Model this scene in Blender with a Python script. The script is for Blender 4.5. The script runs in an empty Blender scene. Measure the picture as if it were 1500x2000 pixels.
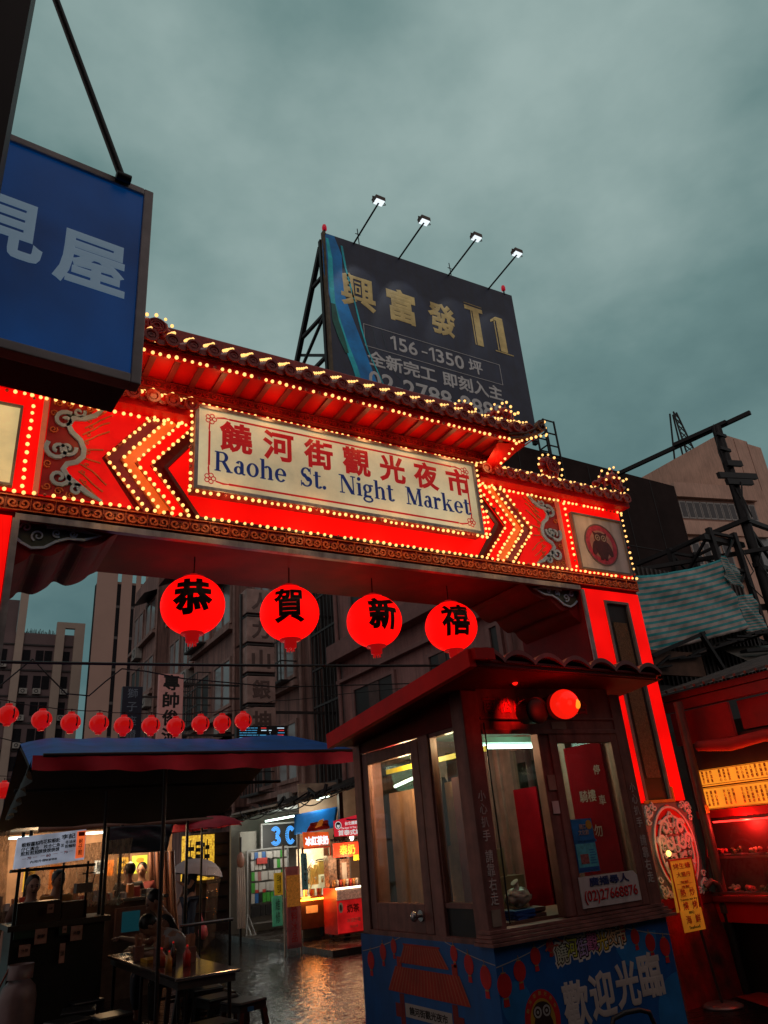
import bpy, bmesh, math, random
from mathutils import Vector, Matrix
random.seed(11)
S = bpy.context.scene
R = math.radians
# ------------------------------------------------------------------ camera
cd = bpy.data.cameras.new('camera'); cam = bpy.data.objects.new('camera', cd); S.collection.objects.link(cam); S.camera = cam
P_, RO_, H_ = R(24.266), R(-5.041), R(32.063)
_f = Vector((math.sin(H_)*math.cos(P_), math.cos(H_)*math.cos(P_), math.sin(P_)))
_r = Vector((math.cos(H_), -math.sin(H_), 0)); _u = _r.cross(_f)
_r2 = _r*math.cos(RO_)+_u*math.sin(RO_); _u2 = _u*math.cos(RO_)-_r*math.sin(RO_)
_m = Matrix((_r2, _u2, -_f)).transposed().to_4x4(); _m.translation = (0, 0, 1.6); cam.matrix_world = _m
cd.sensor_fit = 'VERTICAL'; cd.sensor_height = 36; cd.lens = 1437.2/2000*36; cd.clip_start = .05; cd.clip_end = 900
S.render.resolution_x, S.render.resolution_y = 768, 1024
CAMP = Vector((0, 0, 1.6))
def in_view(p):
    d = Vector(p)-CAMP; z = d.dot(_f)
    return z > .1 and abs(d.dot(_r2)/z) < .53 and abs(d.dot(_u2)/z) < .71
# ------------------------------------------------------------------ sky, sun, exposure
W = bpy.data.worlds.new("World"); S.world = W; W.use_nodes = True
nt = W.node_tree; N = nt.nodes; L = nt.links; bg = N['Background']
def nd(t, **k):
    n = N.new(t)
    for a, b in k.items(): setattr(n, a, b)
    return n
SUN_EL, SUN_ROT = R(24), R(200)
sky = nd('ShaderNodeTexSky', sky_type='NISHITA', sun_disc=False, sun_elevation=SUN_EL, sun_rotation=SUN_ROT)
tc = nd('ShaderNodeTexCoord')
mp = nd('ShaderNodeMapping'); mp.inputs['Scale'].default_value = (1, 1, 1.7); mp.inputs['Location'].default_value = (.35, .1, .2)
L.new(tc.outputs['Generated'], mp.inputs['Vector'])
nz = nd('ShaderNodeTexNoise'); nz.inputs['Scale'].default_value = 2.4; nz.inputs['Detail'].default_value = 6; nz.inputs['Roughness'].default_value = .52
L.new(mp.outputs['Vector'], nz.inputs['Vector'])
# a thinner, brighter part of the overcast in front, a heavier bank to the right
def dirdot(v):
    d = nd('ShaderNodeVectorMath', operation='DOT_PRODUCT'); nrm = nd('ShaderNodeVectorMath', operation='NORMALIZE')
    L.new(tc.outputs['Generated'], nrm.inputs[0]); L.new(nrm.outputs[0], d.inputs[0]); d.inputs[1].default_value = v
    return d.outputs['Value']
def math_n(op, a, b):
    m = nd('ShaderNodeMath', operation=op)
    for i, q in enumerate((a, b)):
        if isinstance(q, (int, float)): m.inputs[i].default_value = q
        else: L.new(q, m.inputs[i])
    return m.outputs[0]
def dirv(px, py):
    return ((px-750)/1437.2*_r2-(py-1000)/1437.2*_u2+_f).normalized()
br = math_n('POWER', math_n('MAXIMUM', dirdot(dirv(980, 170)), 0), 14)
b2 = math_n('POWER', math_n('MAXIMUM', dirdot(dirv(520, 560)), 0), 16)
val = math_n('ADD', math_n('MULTIPLY', nz.outputs[0], .80), math_n('ADD', math_n('MULTIPLY', br, .22), math_n('MULTIPLY', b2, .15)))
rp = nd('ShaderNodeValToRGB'); L.new(val, rp.inputs[0])
e = rp.color_ramp.elements
e[0].position = .27; e[0].color = (.048, .108, .112, 1)
e[1].position = .74; e[1].color = (.32, .425, .405, 1)
x = rp.color_ramp.elements.new(.49); x.color = (.135, .228, .222, 1)
mx = nd('ShaderNodeMixRGB', blend_type='ADD'); mx.inputs[0].default_value = 1
sc = nd('ShaderNodeMixRGB', blend_type='MULTIPLY'); sc.inputs[0].default_value = 1; sc.inputs[2].default_value = (.004, .004, .004, 1)
L.new(sky.outputs[0], sc.inputs[1]); L.new(rp.outputs[0], mx.inputs[1]); L.new(sc.outputs[0], mx.inputs[2])
# the overcast is thin and pale up the street; behind the camera it is heavy, and only dim city glow comes from there
fw = nd('ShaderNodeMapRange', interpolation_type='SMOOTHSTEP'); fw.inputs['From Min'].default_value = .05; fw.inputs['From Max'].default_value = .74; L.new(dirdot(_f), fw.inputs['Value'])
wm = nd('ShaderNodeMixRGB'); wm.inputs[1].default_value = (.30, .25, .235, 1); L.new(fw.outputs[0], wm.inputs[0]); L.new(mx.outputs[0], wm.inputs[2])
L.new(wm.outputs[0], bg.inputs['Color']); bg.inputs['Strength'].default_value = 1.0
sl = bpy.data.lights.new('sun', 'SUN'); sl.energy = .12; sl.angle = R(20); sl.color = (1, .93, .86)
so = bpy.data.objects.new('sun', sl); S.collection.objects.link(so)
so.rotation_euler = (R(90)-SUN_EL, 0, R(180)-SUN_ROT); so.location = (0, -20, 30)
S.view_settings.view_transform = 'Standard'; S.view_settings.look = 'None'; S.view_settings.gamma = 1; S.view_settings.exposure = 0
S.render.engine = 'CYCLES'
S.cycles.use_denoising = True
S.cycles.max_bounces = 7; S.cycles.diffuse_bounces = 3; S.cycles.glossy_bounces = 3; S.cycles.transparent_max_bounces = 10
S.cycles.sample_clamp_indirect = 4; S.cycles.caustics_reflective = False; S.cycles.caustics_refractive = False
# ------------------------------------------------------------------ materials
MATS = {}
def mat(name, col, rough=.6, metal=0, emit=0, ecol=None, var=.25, scale=5, bump=0, bscale=60, streak=0, spec=.5, dirt=0, evar=0, escale=2.5):
    if name in MATS: return MATS[name]
    m = bpy.data.materials.new(name); m.use_nodes = True; t = m.node_tree; n = t.nodes; l = t.links; b = n['Principled BSDF']
    b.inputs['Roughness'].default_value = rough; b.inputs['Metallic'].default_value = metal; b.inputs['Specular IOR Level'].default_value = spec
    c = n.new('ShaderNodeTexCoord'); no = n.new('ShaderNodeTexNoise'); no.inputs['Scale'].default_value = scale; no.inputs['Detail'].default_value = 7; no.inputs['Roughness'].default_value = .62
    l.new(c.outputs['Object'], no.inputs['Vector'])
    r = n.new('ShaderNodeValToRGB'); l.new(no.outputs[0], r.inputs[0])
    r.color_ramp.elements[0].position = .32; r.color_ramp.elements[1].position = .68
    r.color_ramp.elements[0].color = tuple(max(0, q*(1-var)) for q in col)+(1,); r.color_ramp.elements[1].color = tuple(min(1, q*(1+var*.6)) for q in col)+(1,)
    out = r.outputs[0]
    if streak or dirt:      # rain streaks running down, and blotches of grime with a shape of their own
        mp = n.new('ShaderNodeMapping'); mp.inputs['Scale'].default_value = (7, 7, .5) if streak else (1.7, 1.7, 1.7)
        l.new(c.outputs['Object'], mp.inputs['Vector'])
        n2 = n.new('ShaderNodeTexNoise'); n2.inputs['Scale'].default_value = 1.6; n2.inputs['Detail'].default_value = 6; l.new(mp.outputs[0], n2.inputs['Vector'])
        r2 = n.new('ShaderNodeValToRGB'); r2.color_ramp.elements[0].position = .42; r2.color_ramp.elements[1].position = .66
        l.new(n2.outputs[0], r2.inputs[0]); ml = n.new('ShaderNodeMath'); ml.operation = 'MULTIPLY'; ml.inputs[1].default_value = streak or dirt; l.new(r2.outputs[0], ml.inputs[0])
        mixn = n.new('ShaderNodeMixRGB'); mixn.inputs[2].default_value = (.03, .026, .024, 1); l.new(ml.outputs[0], mixn.inputs[0]); l.new(out, mixn.inputs[1]); out = mixn.outputs[0]
    l.new(out, b.inputs['Base Color'])
    if emit:
        if ecol is None: ecol = col
        b.inputs['Emission Strength'].default_value = emit; b.inputs['Emission Color'].default_value = tuple(ecol)+(1,)
        if evar:            # tubes behind a translucent face never light it evenly
            n3 = n.new('ShaderNodeTexNoise'); n3.inputs['Scale'].default_value = escale; n3.inputs['Detail'].default_value = 2; l.new(c.outputs['Object'], n3.inputs['Vector'])
            r3 = n.new('ShaderNodeValToRGB'); l.new(n3.outputs[0], r3.inputs[0]); r3.color_ramp.elements[0].position = .33; r3.color_ramp.elements[1].position = .67
            r3.color_ramp.elements[0].color = tuple(q*(1-evar) for q in ecol)+(1,); r3.color_ramp.elements[1].color = tuple(ecol)+(1,)
            l.new(r3.outputs[0], b.inputs['Emission Color'])
    if bump:
        n4 = n.new('ShaderNodeTexNoise'); n4.inputs['Scale'].default_value = bscale; n4.inputs['Detail'].default_value = 4; l.new(c.outputs['Object'], n4.inputs['Vector'])
        bu = n.new('ShaderNodeBump'); bu.inputs['Strength'].default_value = bump; bu.inputs['Distance'].default_value = .02; l.new(n4.outputs[0], bu.inputs['Height']); l.new(bu.outputs[0], b.inputs['Normal'])
    MATS[name] = m; return m
def glass(name, tint=(.8, .9, .88), dirty=.12, dcol=(.35, .3, .26)):
    if name in MATS: return MATS[name]
    m = bpy.data.materials.new(name); m.use_nodes = True; t = m.node_tree; n = t.nodes; l = t.links; n.remove(n['Principled BSDF']); o = n['Material Output']
    tr = n.new('ShaderNodeBsdfTransparent'); tr.inputs[0].default_value = tint+(1,); gl = n.new('ShaderNodeBsdfGlossy'); gl.inputs['Roughness'].default_value = .04
    lw = n.new('ShaderNodeLayerWeight'); pw = n.new('ShaderNodeMath'); pw.operation = 'POWER'; pw.inputs[1].default_value = 4.5; l.new(lw.outputs['Facing'], pw.inputs[0]); fr = n.new('ShaderNodeMath'); fr.operation = 'MULTIPLY_ADD'; fr.inputs[1].default_value = .8; fr.inputs[2].default_value = .035; l.new(pw.outputs[0], fr.inputs[0]); m1 = n.new('ShaderNodeMixShader'); l.new(fr.outputs[0], m1.inputs[0]); l.new(tr.outputs[0], m1.inputs[1]); l.new(gl.outputs[0], m1.inputs[2])
    df = n.new('ShaderNodeBsdfDiffuse'); df.inputs[0].default_value = dcol+(1,); c = n.new('ShaderNodeTexCoord'); mp = n.new('ShaderNodeMapping'); mp.inputs['Scale'].default_value = (9, 9, 2); l.new(c.outputs['Object'], mp.inputs[0])
    no = n.new('ShaderNodeTexNoise'); no.inputs['Scale'].default_value = 3; no.inputs['Detail'].default_value = 8; no.inputs['Roughness'].default_value = .7; l.new(mp.outputs[0], no.inputs[0])
    r = n.new('ShaderNodeValToRGB'); r.color_ramp.elements[0].position = .35; r.color_ramp.elements[1].position = .75; l.new(no.outputs[0], r.inputs[0])
    r.color_ramp.elements[0].color = (dirty*.4,)*3+(1,); r.color_ramp.elements[1].color = (min(1, dirty*1.8),)*3+(1,)
    m2 = n.new('ShaderNodeMixShader'); l.new(r.outputs[0], m2.inputs[0]); l.new(m1.outputs[0], m2.inputs[1]); l.new(df.outputs[0], m2.inputs[2]); l.new(m2.outputs[0], o.inputs[0])
    MATS[name] = m; return m
def wet(name, col, r0, r1, scale=1.2, bump=.25, joints=0):
    if name in MATS: return MATS[name]
    m = bpy.data.materials.new(name); m.use_nodes = True; t = m.node_tree; n = t.nodes; l = t.links; b = n['Principled BSDF']; c = n.new('ShaderNodeTexCoord')
    no = n.new('ShaderNodeTexNoise'); no.inputs['Scale'].default_value = scale; no.inputs['Detail'].default_value = 6; l.new(c.outputs['Object'], no.inputs[0])
    r = n.new('ShaderNodeMapRange'); r.inputs['From Min'].default_value = .4; r.inputs['From Max'].default_value = .62; r.inputs['To Min'].default_value = r0; r.inputs['To Max'].default_value = r1; l.new(no.outputs[0], r.inputs[0]); l.new(r.outputs[0], b.inputs['Roughness'])
    rc = n.new('ShaderNodeValToRGB'); rc.color_ramp.elements[0].color = tuple(q*.6 for q in col)+(1,); rc.color_ramp.elements[1].color = tuple(q*1.3 for q in col)+(1,); l.new(no.outputs[0], rc.inputs[0]); l.new(rc.outputs[0], b.inputs['Base Color'])
    b.inputs['Specular IOR Level'].default_value = .75
    mp = n.new('ShaderNodeMapping'); mp.inputs['Scale'].default_value = (5, 9, 5); mp.inputs['Rotation'].default_value = (0, 0, .5); l.new(c.outputs['Object'], mp.inputs[0])
    n4 = n.new('ShaderNodeTexNoise'); n4.inputs['Scale'].default_value = 1.3; n4.inputs['Detail'].default_value = 5; l.new(mp.outputs[0], n4.inputs[0])
    n5 = n.new('ShaderNodeTexNoise'); n5.inputs['Scale'].default_value = 70; n5.inputs['Detail'].default_value = 2; l.new(c.outputs['Object'], n5.inputs[0])
    ad = n.new('ShaderNodeMath'); ad.operation = 'MULTIPLY_ADD'; ad.inputs[1].default_value = .035; l.new(n5.outputs[0], ad.inputs[0]); l.new(n4.outputs[0], ad.inputs[2])
    h = ad.outputs[0]
    if joints:
        br = n.new('ShaderNodeTexBrick'); br.inputs['Scale'].default_value = 1; br.inputs['Brick Width'].default_value = joints; br.inputs['Row Height'].default_value = joints/2; br.inputs['Mortar Size'].default_value = .012; br.inputs['Color1'].default_value = (1, 1, 1, 1); br.inputs['Color2'].default_value = (.9, .9, .9, 1); br.inputs['Mortar'].default_value = (0, 0, 0, 1); l.new(c.outputs['Object'], br.inputs[0])
        a2 = n.new('ShaderNodeMath'); a2.operation = 'MULTIPLY_ADD'; a2.inputs[1].default_value = .25; l.new(br.outputs[0], a2.inputs[0]); l.new(h, a2.inputs[2]); h = a2.outputs[0]
    bu = n.new('ShaderNodeBump'); bu.inputs['Strength'].default_value = bump; bu.inputs['Distance'].default_value = .05; l.new(h, bu.inputs['Height']); l.new(bu.outputs[0], b.inputs['Normal'])
    MATS[name] = m; return m
# ------------------------------------------------------------------ mesh helpers
OFF = {}
class Fr:                                   # a flat frame: a along u, b along v, c along n
    def __init__(s, o, u, v, n): s.o, s.u, s.v, s.n = map(Vector, (o, u, v, n))
    def __call__(s, a, b, c=0): return s.o+s.u*a+s.v*b+s.n*c
def FRONT(y): return Fr((0, y, 0), (1, 0, 0), (0, 0, 1), (0, -1, 0))     # a = X, b = Z, faces -Y
def LEFT(x): return Fr((x, 0, 0), (0, -1, 0), (0, 0, 1), (-1, 0, 0))      # a = -Y, b = Z, faces -X
class MB:
    def __init__(s): s.v, s.f, s.s = [], [], []
    def add(s, vs, fs, sm=False):
        k = len(s.v); s.v += [Vector(q) for q in vs]
        for f in fs: s.f.append([i+k for i in f]); s.s.append(sm and len(f) < 5)
        return s
    def box(s, x0, x1, y0, y1, z0, z1):
        return s.add([(x, y, z) for z in (z0, z1) for y in (y0, y1) for x in (x0, x1)], [(0, 2, 3, 1), (4, 5, 7, 6), (0, 1, 5, 4), (2, 6, 7, 3), (0, 4, 6, 2), (1, 3, 7, 5)])
    def fbox(s, fr, a0, a1, b0, b1, c0, c1):
        return s.add([fr(a, b, c) for c in (c0, c1) for b in (b0, b1) for a in (a0, a1)], [(0, 2, 3, 1), (4, 5, 7, 6), (0, 1, 5, 4), (2, 6, 7, 3), (0, 4, 6, 2), (1, 3, 7, 5)])
    def bar(s, p0, p1, w, h=None, up=(0, 0, 1)):
        p0, p1 = Vector(p0), Vector(p1); d = (p1-p0).normalized(); up = Vector(up)
        if abs(d.dot(up)) > .95: up = Vector((0, 1, 0))
        a = d.cross(up).normalized()*(w/2); b = a.cross(d).normalized()*((h or w)/2)
        return s.add([p+i*a+j*b for p in (p0, p1) for j in (-1, 1) for i in (-1, 1)], [(0, 1, 3, 2), (4, 6, 7, 5), (0, 4, 5, 1), (2, 3, 7, 6), (0, 2, 6, 4), (1, 5, 7, 3)])
    def tube(s, pts, r, n=8, cap=True):
        pts = [Vector(p) for p in pts]; rs = r if isinstance(r, (list, tuple)) else [r]*len(pts); vs = []; a = None
        for i, p in enumerate(pts):
            d = (pts[min(i+1, len(pts)-1)]-pts[max(i-1, 0)])
            d = d.normalized() if d.length > 1e-9 else Vector((0, 0, 1))
            if a is None: a = d.orthogonal().normalized()
            a = (a-d*a.dot(d)); a = a.normalized() if a.length > 1e-6 else d.orthogonal().normalized()
            b = d.cross(a)
            vs += [p+(a*math.cos(6.2832*k/n)+b*math.sin(6.2832*k/n))*rs[i] for k in range(n)]
        fs = [(i*n+k, i*n+(k+1) % n, (i+1)*n+(k+1) % n, (i+1)*n+k) for i in range(len(pts)-1) for k in range(n)]
        s.add(vs, fs, True)
        if cap:
            s.add(vs[:n], [tuple(range(n))[::-1]]); s.add(vs[-n:], [tuple(range(n))])
        return s
    def cyl(s, p0, p1, r0, r1=None, n=12): return s.tube([p0, p1], [r0, r0 if r1 is None else r1], n)
    def sph(s, c, r, nu=14, nv=9, fr=None):
        rx, ry, rz = r if isinstance(r, (tuple, list)) else (r, r, r); c = Vector(c); vs = []
        for j in range(1, nv):
            t = math.pi*j/nv
            for i in range(nu):
                p = 6.2832*i/nu; q = Vector((rx*math.sin(t)*math.cos(p), ry*math.sin(t)*math.sin(p), rz*math.cos(t)))
                vs.append(c+(fr@q if fr else q))
        top = Vector((0, 0, rz)); 
        vs += [c+(fr@top if fr else top), c-(fr@top if fr else top)]; k = len(vs)
        fs = [((j*nu+i), (j+1)*nu+i, (j+1)*nu+(i+1) % nu, j*nu+(i+1) % nu) for j in range(nv-2) for i in range(nu)]
        fs += [(k-2, i, (i+1) % nu) for i in range(nu)]+[(k-1, (nv-2)*nu+(i+1) % nu, (nv-2)*nu+i) for i in range(nu)]
        return s.add(vs, fs, True)
    def lathe(s, c, prof, n=24):
        c = Vector(c); vs = [c+Vector((r*math.cos(6.2832*k/n), r*math.sin(6.2832*k/n), z)) for r, z in prof for k in range(n)]
        return s.add(vs, [(i*n+k, i*n+(k+1) % n, (i+1)*n+(k+1) % n, (i+1)*n+k) for i in range(len(prof)-1) for k in range(n)], True)
    def poly(s, fr, pts, c0=0, c1=None):
        n = len(pts)
        if c1 is None: return s.add([fr(a, b, c0) for a, b in pts], [tuple(range(n))])
        vs = [fr(a, b, c0) for a, b in pts]+[fr(a, b, c1) for a, b in pts]
        return s.add(vs, [tuple(range(n)), tuple(range(n, 2*n))]+[(i, (i+1) % n, n+(i+1) % n, n+i) for i in range(n)])
    def ell(s, fr, ca, cb, ra, rb, c0, c1=None, n=20, a0=0, a1=6.2832, rot=0):
        full = a1-a0 > 6.28; k = n if full else n+1
        pts = []
        for i in range(k):
            t = a0+(a1-a0)*i/n; x, y = ra*math.cos(t), rb*math.sin(t)
            pts.append((ca+x*math.cos(rot)-y*math.sin(rot), cb+x*math.sin(rot)+y*math.cos(rot)))
        return s.poly(fr, pts, c0, c1)
    def ring(s, fr, ca, cb, ra, rb, w, c0, c1, n=28):
        pts = [(ca+ra*math.cos(6.2832*i/n), cb+rb*math.sin(6.2832*i/n)) for i in range(n+1)]
        return s.ribbon(fr, pts, w, c0, c1)
    def ribbon(s, fr, pts, w, c0, c1):
        n = len(pts); ws = w if isinstance(w, (list, tuple)) else [w]*n; l, r = [], []
        for i, (a, b) in enumerate(pts):
            p, q = pts[max(i-1, 0)], pts[min(i+1, n-1)]
            if pts[0] == pts[-1] and i in (0, n-1): p, q = pts[-2], pts[1]
            dx, dy = q[0]-p[0], q[1]-p[1]; h = math.hypot(dx, dy) or 1
            l.append((a-dy/h*ws[i]/2, b+dx/h*ws[i]/2)); r.append((a+dy/h*ws[i]/2, b-dx/h*ws[i]/2))
        vs = [fr(*p, c1) for p in l]+[fr(*p, c1) for p in r]+[fr(*p, c0) for p in l]+[fr(*p, c0) for p in r]
        fs = []
        for i in range(n-1): fs += [(i, i+1, n+i+1, n+i), (i, 2*n+i, 2*n+i+1, i+1), (n+i, n+i+1, 3*n+i+1, 3*n+i)]
        return s.add(vs, fs)
    def scroll(s, fr, ca, cb, r, turns, start, w, c0, c1, d=1, n=16):
        pts = []
        for i in range(n+1):
            k = i/n; rr = r*(1-.82*k); t = start+d*turns*6.2832*k
            pts.append((ca+rr*math.cos(t), cb+rr*math.sin(t)))
        return s.ribbon(fr, pts, [w*(1-.35*i/n) for i in range(n+1)], c0, c1)
    def build(s, name, m, parent=None, origin=None, bevel=0):
        me = bpy.data.meshes.new(name); off = OFF.get(parent.name, Vector()) if parent else None
        if parent is None:
            if origin is None:
                xs = [q.x for q in s.v]; ys = [q.y for q in s.v]; origin = ((min(xs)+max(xs))/2, (min(ys)+max(ys))/2, min(q.z for q in s.v))
            off = Vector(origin)
        me.from_pydata([tuple(q-off) for q in s.v], [], s.f); me.polygons.foreach_set('use_smooth', s.s); me.materials.append(m); me.update()
        o = bpy.data.objects.new(name, me); S.collection.objects.link(o)
        if parent: o.parent = parent; OFF[o.name] = off
        else: o.location = off; OFF[o.name] = off
        if bevel:
            b = o.modifiers.new('bevel', 'BEVEL'); b.width = bevel; b.segments = 2; b.limit_method = 'ANGLE'; b.angle_limit = R(50)
        return o
def tag(o, label=None, cat=None, group=None, kind=None):
    for k, q in (('label', label), ('category', cat), ('group', group), ('kind', kind)):
        if q: o[k] = q
    return o
def grp(name, label, cat, loc, group=None, rz=0, local=False):
    o = bpy.data.objects.new(name, None); S.collection.objects.link(o); o.location = loc; o.rotation_euler.z = rz; o.empty_display_size = .1
    OFF[o.name] = Vector() if local else Vector(loc)
    return tag(o, label, cat, group)
def copy_tree(o, parent=None):
    c = o.copy(); S.collection.objects.link(c); OFF[c.name] = OFF.get(o.name, Vector())
    if parent: c.parent = parent
    for ch in o.children: copy_tree(ch, c)
    return c
def txt_mesh(s, bold, space=1.0, line=1.0, align='CENTER'):
    c = bpy.data.curves.new('t', 'FONT'); c.body = s; c.size = 1; c.bevel_depth = bold; c.bevel_resolution = 0; c.resolution_u = 3; c.space_character = space; c.space_line = line; c.align_x = align
    o = bpy.data.objects.new('t', c); me = bpy.data.meshes.new_from_object(o)
    vs = [q.co.copy() for q in me.vertices]; fs = [tuple(p.vertices) for p in me.polygons]
    bpy.data.objects.remove(o); bpy.data.curves.remove(c); bpy.data.meshes.remove(me); return vs, fs
def txt(s, m, parent, fr, a, b, h, w=None, bold=.012, t=.003, lift=.002, name='lettering', space=1.0, line=1.0, shear=0, rot=0, align='CENTER', sub=None, mb=None, mapf=None):
    """writing whose bounding box is centred on (a, b) of a frame, h tall and (if given) w wide"""
    vs, fs = txt_mesh(s, bold, space, line, align)
    x0 = min(q.x for q in vs); x1 = max(q.x for q in vs); y0 = min(q.y for q in vs); y1 = max(q.y for q in vs)
    if mapf:        # fine mesh, so that the strokes can follow a curved surface
        b = bmesh.new(); vv = [b.verts.new(q) for q in vs]
        for f in fs:
            try: b.faces.new([vv[i] for i in f])
            except ValueError: pass
        bmesh.ops.triangulate(b, faces=b.faces[:])
        for _ in range(4):
            es = [e_ for e_ in b.edges if e_.calc_length() > .07]
            if es: bmesh.ops.subdivide_edges(b, edges=es, cuts=1); bmesh.ops.triangulate(b, faces=b.faces[:])
        b.verts.index_update(); vs = [q.co.copy() for q in b.verts]; fs = [tuple(q.index for q in f.verts) for f in b.faces]; b.free()
    ky = h/(y1-y0); kx = w/(x1-x0) if w else ky; cx, cy = (x0+x1)/2, (y0+y1)/2; bb = max(bold, 1e-6); out = []
    for q in vs:
        x, y = (q.x-cx)*kx, (q.y-cy)*ky; x += shear*y; z = lift+(q.z+bb)/(2*bb)*t if bold else lift
        if rot: x, y = x*math.cos(rot)-y*math.sin(rot), x*math.sin(rot)+y*math.cos(rot)
        out.append(mapf(x, y, z) if mapf else fr(a+x, b+y, z))
    if mb is not None: return mb.add(out, fs)
    return MB().add(out, fs).build(name, m, parent)
def lamp(name, loc, energy, col, size=.1, parent=None, kind='POINT', rot=None, spot=None):
    l = bpy.data.lights.new(name, kind); l.energy = energy; l.color = col
    if kind == 'AREA': l.size = size
    else: l.shadow_soft_size = size
    o = bpy.data.objects.new(name, l); S.collection.objects.link(o)
    if parent: o.parent = parent; o.location = Vector(loc)-OFF[parent.name]
    else: o.location = loc
    if rot: o.rotation_euler = rot
    return o
# ------------------------------------------------------------------ palette
RED = (.66, .0025, .003)
m_red = mat('red_paint', RED, .5, var=.18, scale=3, spec=.2)
m_redd = mat('dark_red_paint', (.20, .005, .012), .55, var=.3, scale=3, dirt=.3, spec=.2)
m_lit = mat('glowing_red_panel', RED, .5, emit=.95, ecol=(1, .003, .002), evar=.3, escale=2.2, spec=.12)  # even red glow put into the colour, brightening the panels
m_lit2 = mat('lit_orange_band', (.6, .12, .02), .4, emit=.5, ecol=(1, .13, .012))
m_mar = mat('maroon_paint', (.24, .012, .014), .5)
m_tile = mat('glazed_tile', (.42, .035, .025), .28, var=.5, scale=20)
m_scr = mat('orange_scrollwork', (.90, .19, .05), .4, var=.4, scale=14)
m_alu = mat('aluminium', (.42, .42, .44), .38, .7, var=.3, scale=9, streak=.4)
m_grey = mat('grey_trim', (.22, .22, .23), .5, var=.3, dirt=.4)
m_cloud = mat('blue_grey_paint', (.34, .56, .85), .5, var=.2)
m_green = mat('dark_green_paint', (.02, .05, .045), .5)
m_black = mat('black_paint', (.012, .012, .013), .5, var=.3)
m_ink = mat('black_ink', (.006, .005, .005), .6)
m_cream = mat('lit_cream_panel', (.6, .56, .42), .45, emit=.42, ecol=(1, .86, .50), evar=.5, escale=1.6)
m_white = mat('white_panel', (.66, .66, .66), .5, var=.12, streak=.25)
m_sred = mat('sign_red', (.55, .008, .02), .5, emit=.16, ecol=(1, .01, .02), var=.1)
m_sblue = mat('sign_blue', (.005, .045, .27), .5, emit=.06, ecol=(.01, .1, .7), var=.1)
m_bulb = mat('bulb_glass', (.9, .75, .4), .3, emit=1.7, ecol=(1, .52, .15), var=0)
m_dead = mat('unlit_bulb', (.45, .12, .1), .25)
m_orn = mat('ornament_red', (.42, .012, .014), .35, var=.4, scale=16)
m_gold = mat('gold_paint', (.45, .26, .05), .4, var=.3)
m_rib = mat('pale_outline', (.66, .78, .84), .5, var=.2)
m_oran = mat('orange_line', (.6, .16, .05), .5)
m_purp = mat('purple_paint', (.26, .02, .05), .5)
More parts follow.
